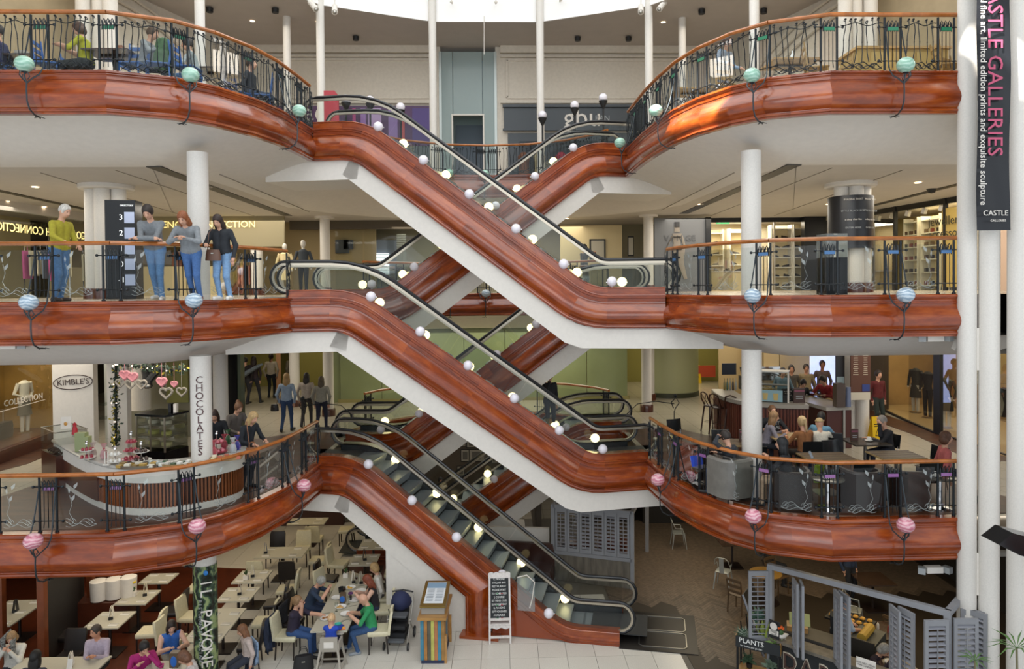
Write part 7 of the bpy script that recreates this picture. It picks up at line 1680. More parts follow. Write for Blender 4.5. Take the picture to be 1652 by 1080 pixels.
def pot(loc, label, fl_=None):
    r = thing('table_plant', label, 'plant', loc); BX(r, 'pot', WHITE)((0, 0, .05), (.12, .1, .1)); b = MB(); rr = random.Random(4)
    for i in range(26): a = rr.uniform(0, 6.28); h = rr.uniform(.1, .22); b.poly([(0, 0, .1), (.03*math.cos(a+.4), .03*math.sin(a+.4), h*.7+.05), (.06*math.cos(a), .06*math.sin(a), h+.05), (.03*math.cos(a-.4), .03*math.sin(a-.4), h*.7+.05)])
    b.build('leaves', mat('herb_green', '#3f5c30', .7), r, smooth=0)
    if fl_: mb = MB(); mb.tube([(0, 0, .1), (0, 0, .3)], .006, 4); mb.ball((0, 0, .33), .06, 8, 5, (1, 1, .6)); mb.build('flower', mat('yellow_petal', '#d8b820', .5), r)
pot((-6.05, 17.95, .752), 'small green plant in a white pot on the aisle table'); pot((-3.55, 17.95, .752), 'small green plant in a white pot on the family table'); pot((-8.4, 17.1, .752), 'yellow flower in a white vase on the table under the cornice', True)
# chairs: (kind, x, y, rotation, label)
for k, x, y, rz, l in ((1, -5.05, 18.0, -1.5, 'cream chair side on to the aisle table with the plant'), (0, -5.1, 17.2, -1.45, 'black chair by the second aisle table'), (1, -5.05, 16.25, -1.5, 'cream chair beside the longest table, aisle side'), (0, -5.0, 15.2, -1.4, 'black chair beside the longest table with jackets near'), (1, -6.1, 19.0, PI, 'cream chair with its back to the viewer at the widest table'), (0, -5.25, 18.95, PI, 'black chair with its back to the viewer at the widest table'), (1, -4.75, 19.9, -1.6, 'cream chair at the end of the widest table'), (1, -5.45, 20.75, 0, 'cream chair behind the widest table'), (0, -6.2, 20.7, 0, 'black chair behind the widest table'), (1, -5.3, 21.65, PI, 'cream chair before the deepest table'), (1, -4.5, 22.4, -1.5, 'cream chair at the end of the deepest table'), (1, -7.45, 15.9, -1.5, 'cream chair facing the table behind the lilac shirt'), (1, -9.0, 17.6, 1.5, 'cream chair left of the flower table'), (1, -7.35, 18.2, -1.5, 'cream chair partly under the cornice'), (0, -7.4, 16.9, -1.5, 'black chair right of the flower table'), (1, -6.8, 16.6, 1.5, 'cream chair between the printed column and the flower table'), (1, -6.75, 15.5, 1.5, 'cream chair left of the longest table'), (0, -9.15, 15.8, 1.5, 'black chair beyond the lattice partition'), (0, -8.6, 14.85, 0, 'black chair with empty back between the two front diners'), (1, -9.9, 17.1, 1.0, 'cream chair behind the timber post'), (1, -2.5, 18.9, -1.5, 'cream chair against the stair wall'), (0, -4.15, 18.6, 1.5, 'black chair left of the table behind the family'), (1, -4.1, 19.6, 1.4, 'cream chair seen in the gap by the wooden mat'), (1, -4.0, 18.0, 1.2, 'cream chair left of the family table, empty'), (0, -2.5, 17.95, -1.5, 'black chair right of the family table by the wall'), (1, -2.45, 17.4, -1.5, 'cream chair of the blonde woman'), (1, -2.45, 16.75, -1.5, 'cream chair of the auburn haired woman'), (1, -2.35, 15.75, -1.5, 'cream chair of the man in the green shirt'), (1, -4.3, 15.6, 1.5, 'cream chair of the woman in the dark top'), (0, -4.35, 16.85, 1.5, 'black chair of the grey haired man'), (0, -4.4, 16.2, 1.45, 'black chair between the two diners, coat over it'), (1, -5.9, 14.95, 0, 'cream chair behind the woman in the blue top')):
    chair(CC if k else DC, x, y, rz, l)
# family table and its things
FT = table('family_table', 'long grey topped table of the family dining by the white stair wall', (-3.3, 16.62, 0), .78, 3.0, .75, group=WT, ped=4)
random.seed(5)
for i, (x, y, f, l) in enumerate(((-3.5, 15.7, '#a87038', 'white plate with a slice of food near the dark top woman'), (-3.1, 15.9, None, 'empty white plate near the green shirt'), (-3.3, 16.25, '#c8a060', 'white plate of bread in the middle'), (-3.05, 16.6, None, 'white bowl plate before the auburn hair'), (-3.5, 16.75, None, 'white plate before the grey haired man'), (-3.3, 17.3, '#d8a840', 'plate of yellow chips at the far end'), (-3.0, 17.1, None, 'white plate by the blonde woman'))): plate((x, y, .752), l, .13, f)
for i, (x, y, w, l) in enumerate(((-3.35, 16.9, '#3a0a12', 'red wine glass beside the basket'), (-3.2, 17.55, '#3a0a12', 'red wine glass by the tall menu'), (-3.35, 16.05, None, 'clear glass near the bread plate'), (-3.3, 15.55, None, 'tall clear glass at the near end'), (-3.15, 16.4, None, 'clear glass by the blue lantern'))): wineglass((x, y, .752), l, w)
r = thing('peacock_lantern', 'square vase with a blue peacock print in the middle of the family table', 'vase', (-3.3, 16.5, .752)); BX(r, 'body', mat('peacock_brown', '#5a4a3a', .3))((0, 0, .11), (.13, .13, .22)); BL(r, 'blue_print', mat('peacock_blue', '#2560b0', .3))((0, -.066, .1), .06, 10, 6, (1, .1, 1.3))
r = thing('wire_basket', 'dark wire basket of condiments on the family table', 'basket', (-3.45, 17.05, .752)); LT(r, 'basket', BLACK)([(0, 0), (.07, 0), (.085, .12), (.078, .12), (.065, .01)], 12)
r = thing('teal_bowl', 'small teal bowl at the near corner of the family table', 'bowl', (-3.15, 15.35, .752)); LT(r, 'bowl', mat('teal', '#3fb0a0', .4))([(0, 0), (.05, 0), (.075, .05), (.07, .05), (.045, .01), (0, .01)], 14)
r = thing('purple_flower', 'purple flowers in a small dark vase beside the peacock lantern', 'flowers', (-3.15, 16.62, .752)); LT(r, 'vase', BLACK)([(0, 0), (.03, 0), (.035, .1), (0, .1)], 8); mb = MB()
for q in range(5): mb.ball((.03*math.cos(q*1.3), .03*math.sin(q*1.3), .16), .03, 7, 4)
mb.build('blooms', mat('purple_bloom', '#55285c', .6), r)
for i, (x, y) in enumerate(((-3.05, 15.6), (-3.15, 15.5), (-3.55, 15.95), (-3.02, 16.3), (-3.05, 17.4))): mb = MB(); mb.tube([(x-.08, y-.03, .757), (x+.08, y+.03, .76)], .006, 4); tag(mb.build('cutlery', STEEL), f'loose steel knife on the family table, {ORDW[i]} counted', 'cutlery', 'loose cutlery on the family table')
person('grey haired man in a navy polo shirt leaning over his plate', (-4.2, 16.85, 0), 1.5, sit=1, lean=24, hands=((-.1, -.5, .95), (.12, -.48, .95)), top='#2b3a50', bot='#22304a', sleeve='short', hairc='#9a9890', head=(24, 0), bulk=1.15, res=.016)
person('woman in a dark plum top raising food to her mouth', (-4.2, 15.62, 0), 1.45, sit=1, lean=8, hands=((.02, -.2, 1.08), (.15, -.55, .85)), top='#2b2436', bot='#2d4a78', sleeve='short', hair='pony', hairc='#8a6a48', res=.016, bulk=1.1)
person('bald man in a green T-shirt with a tattooed arm looking at his phone', (-2.5, 15.75, 0), -1.4, sit=1, lean=10, hands=((-.1, -.42, .84), (.12, -.42, .84)), top='#2c8a54', bot='#34527c', sleeve='short', hair='bald', head=(26, 0), bulk=1.12, res=.015, shoes='#8a8f94', feet=((-.14, -.5, .06), (.12, -.3, .06)))
person('woman with long auburn hair in a dark vest top at the family table', (-2.6, 16.75, 0), -1.45, sit=1, lean=10, hands=((-.1, -.4, .86), (.12, -.4, .86)), top='#241f24', bot='#26304a', sleeve='none', hair='long', hairc='#7a3a22', head=(24, 0), res=.016, skin='d')
person('woman with short blonde hair in a white blouse at the far end of the table', (-2.6, 17.45, 0), -1.45, sit=1, lean=8, top='#d8d4cc', bot='#4a4a50', hair='bob', hairc='#b08f60', head=(16, 0), res=.017)
person('toddler in a blue top sitting in the grey high chair', (-3.22, 15.0, .1), PI-.1, H=.95, sit=1, top='#2346b0', bot='#26304a', hair='crop', hairc='#c8a57c', head=(10, 0), child=True, wide=.7, bulk=.75, hands=((-.14, -.3, .68), (.14, -.3, .68)), feet=((-.07, -.25, .3), (.07, -.25, .3)), res=.014)
# high chair
r = thing('high_chair', 'grey plastic high chair with a tray at the near end of the family table', 'high chair', (-3.2, 14.9, 0), PI); gp = mat('greige_plastic', '#a39c90', .45)
for sx in (-1, 1):
    for sy in (-1, 1): TF(r, 'leg', gp)([(sx*.27, sy*.27, 0), (sx*.18, sy*.17, .55)], [.025, .03], 4)
    BX(r, 'arm', gp)((sx*.19, 0, .6), (.04, .36, .16)); TF(r, 'stretcher', gp)([(sx*.25, -.25, .14), (sx*.25, .25, .14)], .02, 4)
BX(r, 'seat', gp)((0, 0, .52), (.36, .34, .04)); BX(r, 'backrest', gp)((0, .18, .68), (.36, .035, .26)); pad(.46, .28, .03, (0, -.28, .7)).build('tray', gp, r); BX(r, 'white_label', WHITE)((0, .205, .66), (.2, .01, .12))
TF(r, 'stretcher', gp)([(-.26, -.25, .14), (.26, -.25, .14)], .02, 4)
r = thing('toy', 'orange and yellow toy on the high chair tray', 'toy', (-3.05, 15.17, .735), .4); TB(r, 'body', mat('toy_orange', '#e07a20', .4))([(-.08, 0, .02), (0, 0, .035), (.09, 0, .03)], [.02, .025, .03], 6); BL(r, 'knob', mat('toy_yellow', '#e8c020', .4))((.05, 0, .06), .02, 6, 4)
bag('handbag', 'large black leather handbag standing by the high chair', (-3.8, 14.98, 0), .25, '#1b1b1e', (.42, .16, .32)); bag('handbag', 'small black bag hanging behind the green shirted man', (-2.08, 15.95, .32), 1.2, '#1b1b1e', (.3, .14, .22), [(-.05, 0, .2), (-.12, .02, .55)], handles=False)
def draped(name, label, loc, rz, col, w=.42, h=.6, cat='jacket'):
    r = thing(name, label, cat, loc, rz); b = MB(); vs = []; n, m = 9, 8
    for j in range(m):
        for i in range(n): u = i/(n-1)-.5; t = j/(m-1); vs.append((u*w*(1-.25*t), .06*math.sin(i*1.7+j*.6)*t+.02, -h*t)); 
    b.add(vs, [(j*n+i, j*n+i+1, (j+1)*n+i+1, (j+1)*n+i) for j in range(m-1) for i in range(n-1)]); o = b.build('cloth', mat('drape'+col, col, .85, noise=(14, .3), bump=.3), r); o.modifiers.new('t', 'SOLIDIFY').thickness = .03
draped('jacket', 'dark blue patterned jacket hanging over the chair of the plum top woman', (-4.66, 15.5, .92), 1.4, '#262f45', .5, .75); draped('jacket', 'pale denim jacket over the black chair beside the longest table', (-4.75, 14.75, .8), -.9, '#8aa4c4', .4, .5); draped('coat', 'dark navy coat below the pale denim jacket', (-4.8, 14.6, .55), -.9, '#20263a', .4, .45); draped('coat', 'black coat over the chair between the two diners', (-4.55, 16.1, .95), 1.4, '#1c1c20', .45, .6)
# printed column
PW = bpy.data.materials.new('printed_wrap'); PW.use_nodes = True; nt = PW.node_tree; P_ = nt.nodes['Principled BSDF']; tc = nt.nodes.new('ShaderNodeTexCoord'); w = nt.nodes.new('ShaderNodeTexWave'); w.inputs['Scale'].default_value = 2.2; w.inputs['Distortion'].default_value = 14; w.inputs['Detail'].default_value = 4; nt.links.new(tc.outputs['Object'], w.inputs['Vector']); cr = nt.nodes.new('ShaderNodeValToRGB'); cr.color_ramp.elements[0].color = (*lin('#14180f'), 1); cr.color_ramp.elements[1].color = (*lin('#8f9e6a'), 1); k = cr.color_ramp.elements.new(.6); k.color = (*lin('#3a5040'), 1); nt.links.new(w.outputs['Fac'], cr.inputs[0]); nt.links.new(cr.outputs[0], P_.inputs['Base Color']); P_.inputs['Roughness'].default_value = .25
r = thing('column_poster', 'dark green printed poster wrapped round the restaurant column with the name in white', 'poster', (-5.5, 14.2, 0)); LT(r, 'wrap', PW)([(.225, .02), (.225, 2.62)], 28)
def curved_text(s_, size, a, z0, dz, m, par, R=.23):
    for i, ch in enumerate(s_):
        if ch != ' ': t = text(ch, size, m, par, (R*math.sin(a), -R*math.cos(a), z0-i*dz), (PI/2, PI/2, a), name='letter')
curved_text('IL PAVONE', .3, .42, 2.3, .2, WHITE, r); curved_text('RISTORANTE ITALIANO', .1, -.05, 1.95, .068, LGREY, r)
BL(r, 'blue_emblem', mat('emblem_blue', '#2a7ac8', .4))((.1, -.21, 2.5), .05, 8, 6, (1, .4, 1))
# diners in front
person('woman with a dark scarf over a white checked shirt using her phone', (-9.35, 14.35, 0), .15, sit=1, lean=4, hands=((-.06, -.26, 1.0), (.06, -.28, .98)), top='#c9c6bc', bot='#2a2e3a', hair='bob', hairc='#8f7350', head=(24, 12), res=.016, bulk=1.12)
mb = MB(); mb.tube([(-.11, -.1, 1.0), (-.1, -.13, 1.2), (-.02, -.02, 1.32), (.08, -.1, 1.22), (.1, -.15, 1.0), (.09, -.15, .85)], [.05, .055, .05, .055, .05, .04], 8, flat=.6); o = mb.build('scarf', mat('scarf_dark', '#23242a', .9, noise=(30, .6), col2='#8a8a84')); o.location = (-9.35, 14.3, -.02); tag(o, 'dark patterned scarf round the neck of the woman with the phone', 'scarf')
person('man in a lilac shirt with clasped hands looking aside', (-7.75, 14.45, 0), .15, sit=1, lean=4, hands=((.0, -.36, .84), (.05, -.36, .84)), top='#a79aa8', bot='#202328', hair='crop', hairc='#3a3028', head=(6, -35), res=.016, bulk=1.15, skin='b', H=1.78)
person('person with dark hair seen from above at the scarf woman table', (-8.35, 13.35, 0), PI, sit=1, lean=8, top='#3a3a44', bot='#2a2e3a', hair='long', hairc='#15120f'); person('person with brown hair at the lower edge beside the scarf woman', (-9.3, 13.2, 0), PI, sit=1, lean=8, top='#b8c4d0', bot='#2a2e3a', hair='short', hairc='#6a4a34')
person('dark haired man in a magenta top looking down at the table', (-6.65, 14.0, 0), -.4+.9, sit=1, lean=16, hands=((-.1, -.4, .9), (.1, -.3, 1.0)), top='#a01f68', bot='#2a2e3a', hairc='#1f1a18', head=(24, 20), res=.016)
person('woman with long dark hair in a royal blue top beside the peacock box', (-6.45, 14.75, 0), .55, sit=1, lean=10, hands=((-.1, -.42, .84), (.15, -.46, .84)), top='#2f62b0', bot='#8a867a', sleeve='none', hair='long', hairc='#2a1f1a', head=(20, 0), res=.016, skin='d')
person('woman with brown hair in a white striped top bending over the table', (-5.35, 13.45, 0), -1.3, sit=1, lean=16, hands=((-.1, -.42, .84), (.12, -.42, .84)), top='#c2bcb8', bot='#2a2e3a', hair='bob', hairc='#6a4630', head=(24, 0), res=.016)
person('girl with long brown hair behind the striped top woman', (-4.8, 14.6, 0), -1.0, sit=1, lean=8, top='#b8a8a0', bot='#2a2e3a', hair='long', hairc='#7a5236', H=1.5, head=(16, 0))
r = thing('peacock_box', 'tall box with a blue peacock feather print on the front table', 'box', (-5.95, 13.85, .752)); BX(r, 'body', mat('peacock_brown', '#5a4a3a'))((0, 0, .14), (.16, .14, .28)); BL(r, 'blue_print', mat('peacock_blue', '#2560b0'))((0, -.072, .12), .06, 10, 6, (1, .1, 1.8))
r = thing('magenta_bowl', 'small magenta bowl beside the peacock feather box', 'bowl', (-6.2, 13.8, .752)); LT(r, 'bowl', mat('magenta', '#a01f68', .4))([(0, 0), (.04, 0), (.06, .06), (.05, .06), (0, .02)], 12)
r = thing('menu_sheet', 'printed menu sheet with purple pictures lying on the front table', 'menu', (-6.0, 13.6, .753)); BX(r, 'sheet', WHITE)((0, 0, .002), (.2, .28, .004), .5); BX(r, 'picture', mat('purple_pic', '#6a5a8a', .5))((0, .02, .005), (.12, .1, .002), .5)
r = thing('water_bottle', 'clear water bottle on the scarf woman table', 'bottle', (-8.72, 14.1, .752)); LT(r, 'bottle', glass_mat('bottle_glass', '#cfe0e0', 1, .35))([(0, 0), (.035, 0), (.037, .15), (.015, .2), (.015, .23), (0, .23)], 12)
r = thing('tent_card', 'white folded card with a wine glass print on the scarf woman table', 'card', (-7.95, 13.85, .752)); mb = MB(); mb.poly([(-.05, -.05, 0), (.05, -.05, 0), (.05, 0, .18), (-.05, 0, .18)], .01, (0, 1, 0)); mb.build('card', WHITE, r, smooth=0)
# timber posts and lattice partition
for i, (px, pb, Y) in enumerate(((67, 1065, 14.9), (0, 1040, 15.4), (146, 1010, 17.2))):
    p = at(px, 900, Y); mb = MB(); mb.box((p.x, Y, 1.3), (.14, .14, 2.6)); struct('column', mb, mat('timber_post', '#6a3418', .4, noise=(5, .2)), smooth=0)
r = thing('lattice_screen', 'dark diamond lattice screen between the timber posts', 'partition', (0, 0, 0)); a, b_ = Vector((at(72, 900, 15.0).x, 15.0)), Vector((at(140, 900, 17.4).x, 17.2)); d = (b_-a); mb = MB(); n = 14
for i in range(-n, n):
    for sg in (1, -1):
        P0, P1 = (i/n, 0), (i/n+1.0*1.0, 1)
        pts = []
        for t in (0, 1):
            u = i/n+t*.75 if sg > 0 else i/n+.75-t*.75; pts.append((u, t))
        u0, u1 = pts[0][0], pts[1][0]; t0, t1 = 0, 1
        def clip(u0, u1):
            lo, hi = 0, 1
            if u1 != u0:
                ta, tb = (0-u0)/(u1-u0), (1-u0)/(u1-u0); ta, tb = min(ta, tb), max(ta, tb); lo, hi = max(lo, ta), min(hi, tb)
            return lo, hi
        lo, hi = clip(u0, u1)
        if hi-lo > .05: A = a+d*(u0+(u1-u0)*lo); B = a+d*(u0+(u1-u0)*hi); mb.tube([(A.x, A.y, .15+2.2*lo), (B.x, B.y, .15+2.2*hi)], .02, 4)
o = mb.build('lattice', mat('lattice_dark', '#3a2c22', .5), r, smooth=0); o['kind'] = 'stuff'; mb = MB(); mb.poly([(a.x, a.y+.06, .1), (b_.x, b_.y+.06, .1), (b_.x, b_.y+.06, 2.4), (a.x, a.y+.06, 2.4)], .02, (0, 1, 0)); mb.build('backing', mat('near_black', '#171310', .6), r, smooth=0)
for i, (px, py) in enumerate(((157, 948), (178, 948), (198, 936))):
    q = at(px, py, 16.9); mb = MB(); mb.lathe([(0, 0), (.17, 0), (.19, .45), (.17, .46), (0, .46)], 18); o = mb.build('white_drum', WHITE); o.location = (q.x, 16.95+.1*i, .74); tag(o, f'{["first", "second", "third"][i]} white drum on the dark ledge at the back of the restaurant', 'container', 'white drums on the ledge')
mb = MB(); q = at(168, 950, 17.0); mb.box((q.x, 17.1, .36), (1.3, .6, .72)); tag(mb.build('ledge', DKWOOD, smooth=0), 'dark wooden ledge carrying the white drums', 'ledge')
# lectern, chalk board, pushchair
OAK = wood_mat('honey_oak', '#8f6534', '#a87c42', '#c09558', use_uv=False, rough=.4); GT = mat('gilt', '#8a7540', .3, .6)
r = thing('menu_lectern', 'painted plank lectern showing a printed menu under a sloping case', 'lectern', (-1.07, 15.62, 0), -.04)
BX(r, 'base', mat('navy_base', '#27304c', .5))((0, 0, .035), (.5, 1.0, .07)); BX(r, 'carcass', OAK)((0, .02, .52), (.46, 1.0, .92))
for k, c in enumerate(('#3f7f98', '#a8763f', '#5a5648', '#b8b45c', '#a8704a', '#3f7f98', '#9a7440')): BX(r, 'painted_plank', mat('plank'+c, c, .6, noise=(5, .25)))((-.225+.075*k, -.5, .52), (.07, .03, .88))
for k in range(3): BX(r, 'side_panel', mat('side_teal' if k == 1 else 'side_oak', '#4a7888' if k == 1 else '#a07440', .5))((.24, -.3+.32*k, .52), (.02, .24, .6))
for sy in (-1, 1): BX(r, 'corner_bracket', OAK)((.27, sy*.46, .3), (.06, .08, .6))
BX(r, 'top_board', OAK)((0, 0, 1.0), (.62, 1.2, .05)); mb = MB(); mb.poly([(-.25, -.42, 1.03), (-.25, .45, 1.03), (-.25, .45, 1.32), (-.25, -.42, 1.18)], .5, (1, 0, 0)); mb.build('case', mat('case_grey', '#9a958c', .5), r, smooth=0)
sl = math.atan2(.14, .87); BX(r, 'gilt_frame', GT)((0, .01, 1.275), (.56, .96, .04), 0, sl); BX(r, 'menu_page', mat('page', '#d8dde0', .5))((0, .03, 1.302), (.42, .78, .01), 0, sl); BX(r, 'blue_heading', mat('page_blue', '#7f9cb4', .5))((0, .3, 1.352), (.42, .2, .006), 0, sl)
for k in range(9):
    for x in (-.1, .1): mb = MB(); y = -.28+.055*k; mb.box((x, y, 1.31+y*math.tan(sl)), (.15, .012, .003), 0, sl); mb.build('printed_line', mat('page_print', '#8a9098', .6), r, smooth=0)
for k in range(5): BX(r, 'slat', DKWOOD)((0, .5, 1.36+.01*k-.04), (.56, .02, .02))
WPT = mat('distressed_white', '#d6cfca', .6, noise=(30, .12)); CB = mat('chalkboard', '#232628', .7)
r = thing('chalkboard_stand', 'white distressed easel with a chalk written board and little shelf', 'chalkboard', (.35, 15.98, 0), .03)
for sx in (-1, 1):
    TF(r, 'front_leg', WPT)([(sx*.235, -.08, 0), (sx*.225, .12, 1.5)], .028, 4); TF(r, 'rear_leg', WPT)([(sx*.2, .42, 0), (sx*.2, .14, 1.4)], .02, 4)
BX(r, 'chalk_board', CB)((0, .07, 1.0), (.44, .03, .92), 0, -.13); mb = MB(); P = [(-.25, .1, 1.42)]+[(-.25+.5*k/12, .12, 1.52+.03*abs(math.sin(k*1.05))) for k in range(13)]+[(.25, .1, 1.42)]; mb.poly(P, .03, (0, 1, 0)); mb.build('crest', WPT, r, smooth=0)
for z, y in ((.53, -.02), (.15, -.07)): BX(r, 'rail', WPT)((0, y, z), (.46, .03, .05))
BX(r, 'shelf', WPT)((0, .08, .42), (.44, .26, .03)); mb = MB(); mb.poly([(-.23, -.05, .4)]+[(-.23+.46*k/10, -.05, .33+.02*math.sin(k*1.4)) for k in range(11)]+[(.23, -.05, .4)], .02, (0, 1, 0)); mb.build('apron', WPT, r, smooth=0)
for k, s_ in enumerate(('IL PAVONE', 'ITALIAN BAR', 'RESTAURANT', 'PLEASE WAIT', 'TO BE SEATED', '2 COURSE', 'SET MENU £10.95', 'SUNDAY-FRIDAY', 'IL PAVONE', 'GIFT VOUCHERS', 'AVAILABLE')):
    z = 1.40-.078*k; text(s_, .062, mat('chalk', '#e6e6e2', .8), r, (-.01, .118-(1.45-z)*.13-.022, z), (PI/2-.13, 0, 0), xs=.72 if len(s_) > 12 else .85, ext=.002)
for z in (1.09, .84, .555):
    for q, c in enumerate(('#2f8a50', '#e0e0e0', '#b03038')): BX(r, 'flag_stripe', mat('flag'+c, c, .6))((-.05+.05*q, .118-(1.45-z)*.13-.026, z), (.05, .004, .014))
r = thing('pushchair', 'black and navy folding pushchair parked by the white stair wall', 'pushchair', (-1.93, 16.05, 0), -.1); NV = mat('navy_cloth', '#232a4c', .8); GC = mat('grey_cloth', '#55585c', .8); BKC = mat('black_cloth', '#1c1d20', .8)
mb = MB(); vs = []
for i in range(9):
    a = PI*i/8*.62+.25; 
    for j in range(9): b_ = PI*j/8; vs.append((.24*math.cos(b_), .14-.34*math.sin(a)*math.sin(b_)*.9+.1, .78+.3*math.sin(b_)*math.cos(a*.9)+.06))
mb.add(vs, [(i*9+j, i*9+j+1, (i+1)*9+j+1, (i+1)*9+j) for i in range(8) for j in range(8)]); o = mb.build('hood', NV, r); o.modifiers.new('t', 'SOLIDIFY').thickness = .015
TB(r, 'backrest', BKC)([(0, .22, .98), (0, .16, .7), (0, .02, .48)], [.17, .2, .19], 10, flat=.35); b = pad(.4, .34, .09, (0, -.12, .42)); b.build('seat', BKC, r); b = pad(.42, .26, .05, (0, -.1, .66)); b.build('apron', GC, r)
b = pad(.36, .5, .16, (0, .02, .16)); b.build('basket', BKC, r); b = pad(.4, .12, .05, (0, -.36, .2)); b.build('footrest', GC, r)
for sx in (-1, 1):
    TB(r, 'frame_tube', STEEL)([(sx*.25, .35, 1.02), (sx*.25, .2, .7), (sx*.25, -.1, .4), (sx*.25, -.32, .12)], .014, 6); TB(r, 'frame_tube', STEEL)([(sx*.25, -.05, .55), (sx*.26, .3, .12)], .014, 6)
    for y, rr in ((-.33, .085), (.32, .12)): TB(r, 'wheel', BLACK)([(sx*.255, y, rr), (sx*.285, y, rr)], rr, 16); TB(r, 'hub', LGREY)([(sx*.287, y, rr), (sx*.292, y, rr)], rr*.55, 12)
TB(r, 'push_bar', BLACK)([(-.25, .35, 1.02), (0, .38, 1.05), (.25, .35, 1.02)], .018, 6)
# glass info panel on the escalator side
r = thing('acrylic_shield', 'clear plastic safety shield fixed to the lower escalator side', 'shield', (.95, 15.93, 1.1), -.22); BX(r, 'sheet', glass_mat('acrylic', '#e9efef', 1, .12))((0, 0, 0), (.4, .015, .75), 0, 0, .0); TB(r, 'white_bar', WHITE)([(-.2, -.02, .38), (.02, -.02, .45), (.2, -.02, .3), (.14, -.02, -.1), (.08, -.02, -.3)], .012, 5)
# back of the ground floor: picture wall
for i, (px, py, w, h) in enumerate(((745, 714, .3, .42), (762, 716, .5, .4), (786, 713, .3, .42), (750, 737, .34, .5), (768, 737, .6, .5), (785, 738, .36, .5), (798, 742, .26, .36), (820, 738, .46, .5), (838, 735, .46, .5), (743, 762, .3, .4), (800, 715, .5, .38))):
    p = at(px, py, 27.3); r = thing('framed_photo', f'small framed grey photograph on the dark picture wall, {["first", "second", "third", "fourth", "fifth", "sixth", "seventh", "eighth", "ninth", "tenth", "eleventh"][i]} of the cluster', 'picture', (p.x, 27.48, p.z), 0, 'framed photographs on the picture wall'); BX(r, 'frame', BLACK)((0, 0, 0), (w, .04, h)); BX(r, 'mount', mat('mount', '#8f8a7e', .7))((0, -.025, 0), (w*.84, .01, h*.86)); BX(r, 'photo', mat('photo_grey', '#55524c', .6))((0, -.032, 0), (w*.55, .01, h*.6))
person('dark figure seated in the dim bar behind the lowest escalator', at_floor(707, 25.2, 0), .3, sit=1, top='#b8b0a4', bot='#26282c', hairc='#1c1412', skin='b')
table('bar_table', 'dim bar table behind the lowest escalator', at_floor(722, 24.6, 0), .9, .7, .9, DT); r = thing('wall_lamp', 'small amber lamp on the picture wall', 'lamp', at(828, 737, 27.1)); BL(r, 'bulb', mat('amber_glow', '#ff9a50', .4, emit=6))((0, 0, 0), .05, 8, 6); TB(r, 'arm', BLACK)([(0, 0, .05), (0, .2, .12)], .015, 5)
# white wall under the rear escalator, leather banquette
quadwall('wall_north', (-.6, 20.3), (1.75, 20.0), 0, 1.2, WHITE, .1); r = thing('banquette', 'dark brown leather seat with studs behind the lowest escalator', 'seat', (1.0, 19.1, 0), -.2); pad(1.6, .8, .5, (0, 0, 0)).build('seat', mat('brown_leather2', '#3e221c', .35), r); b = pad(1.6, .15, 1.0, (0, .4, 0)); b.build('backrest', mat('brown_leather2', '#3e221c'), r)
# shuttered kiosk
SG_ = mat('grey_paint', '#8b8c90', .5, noise=(5, .06)); SLT = mat('slat_paint', '#8f9097', .5, rnd=.06)
def shutter_panel(root, x, w, z0, z1, y=0, m=SG_, open_=-.95, rz=0, n=None):
    """louvred leaf: a frame with its slats and tilt rod"""
    h = z1-z0; b = MB()
    for xx in (.03, w-.03): b.box((xx, 0, h/2), (.06, .045, h))
    for zz in (.05, h-.05): b.box((w/2, 0, zz), (w-.12, .045, .1))
    lf = b.build('shutter_leaf', m, root, smooth=0); lf.location = (x, y, z0); lf.rotation_euler = (0, 0, rz)
    n = n or int((h-.24)/.085); b = MB(); b.box((0, 0, 0), (w-.12, .012, .062), 0, open_); s0 = b.build('slat', SLT, lf, smooth=0)
    for k in range(n): o = s0 if k == 0 else inst(s0, lf); o.location = (w/2, 0, .14+(h-.28)*k/(n-1))
    b = MB(); b.box((w/2, -.04, h/2), (.015, .015, h-.3)); b.build('tilt_rod', m, lf, smooth=0)
K0, K1 = (1.82, 19.35), (3.87, 18.62); kr = plan_dir(K0, K1); KL = math.dist(K0, K1)
r = thing('shuttered_kiosk', 'grey timber kiosk with six louvred shutters behind the lowest escalator', 'kiosk', (K0[0], K0[1], 0), kr)
for x in (0, KL): BX(r, 'post', SG_)((x, 0, 1.05), (.1, .1, 2.1))
for z in (2.05, .78): BX(r, 'rail', SG_)((KL/2, 0, z), (KL, .1, .09))
BX(r, 'lower_panel', mat('washed_grey_wood', '#6e675c', .6, noise=(3, .3, (3, 3, .6))))((KL/2, .02, .37), (KL-.1, .05, .74))
for k in range(6): shutter_panel(r, .06+k*(KL-.12)/6, (KL-.12)/6-.01, .83, 2.0, 0, open_=(-1.5, -1.5, -1.0, -1.2, -1.05, -1.5)[k])
for x in (0, KL): BX(r, 'side_beam', SG_)((x, 1.4, 2.05), (.09, 2.8, .09)); BX(r, 'post', SG_)((x, 2.8, 1.2), (.1, .1, 2.4))
BX(r, 'side_panel', SG_)((0, 1.4, .4), (.05, 2.8, .8))
for i, (x, y, w) in enumerate(((.5, 1.0, .7), (1.4, 1.4, .8))): BX(r, 'inner_cabinet', DKWOOD)((x, y, .37), (w, .5, .74))
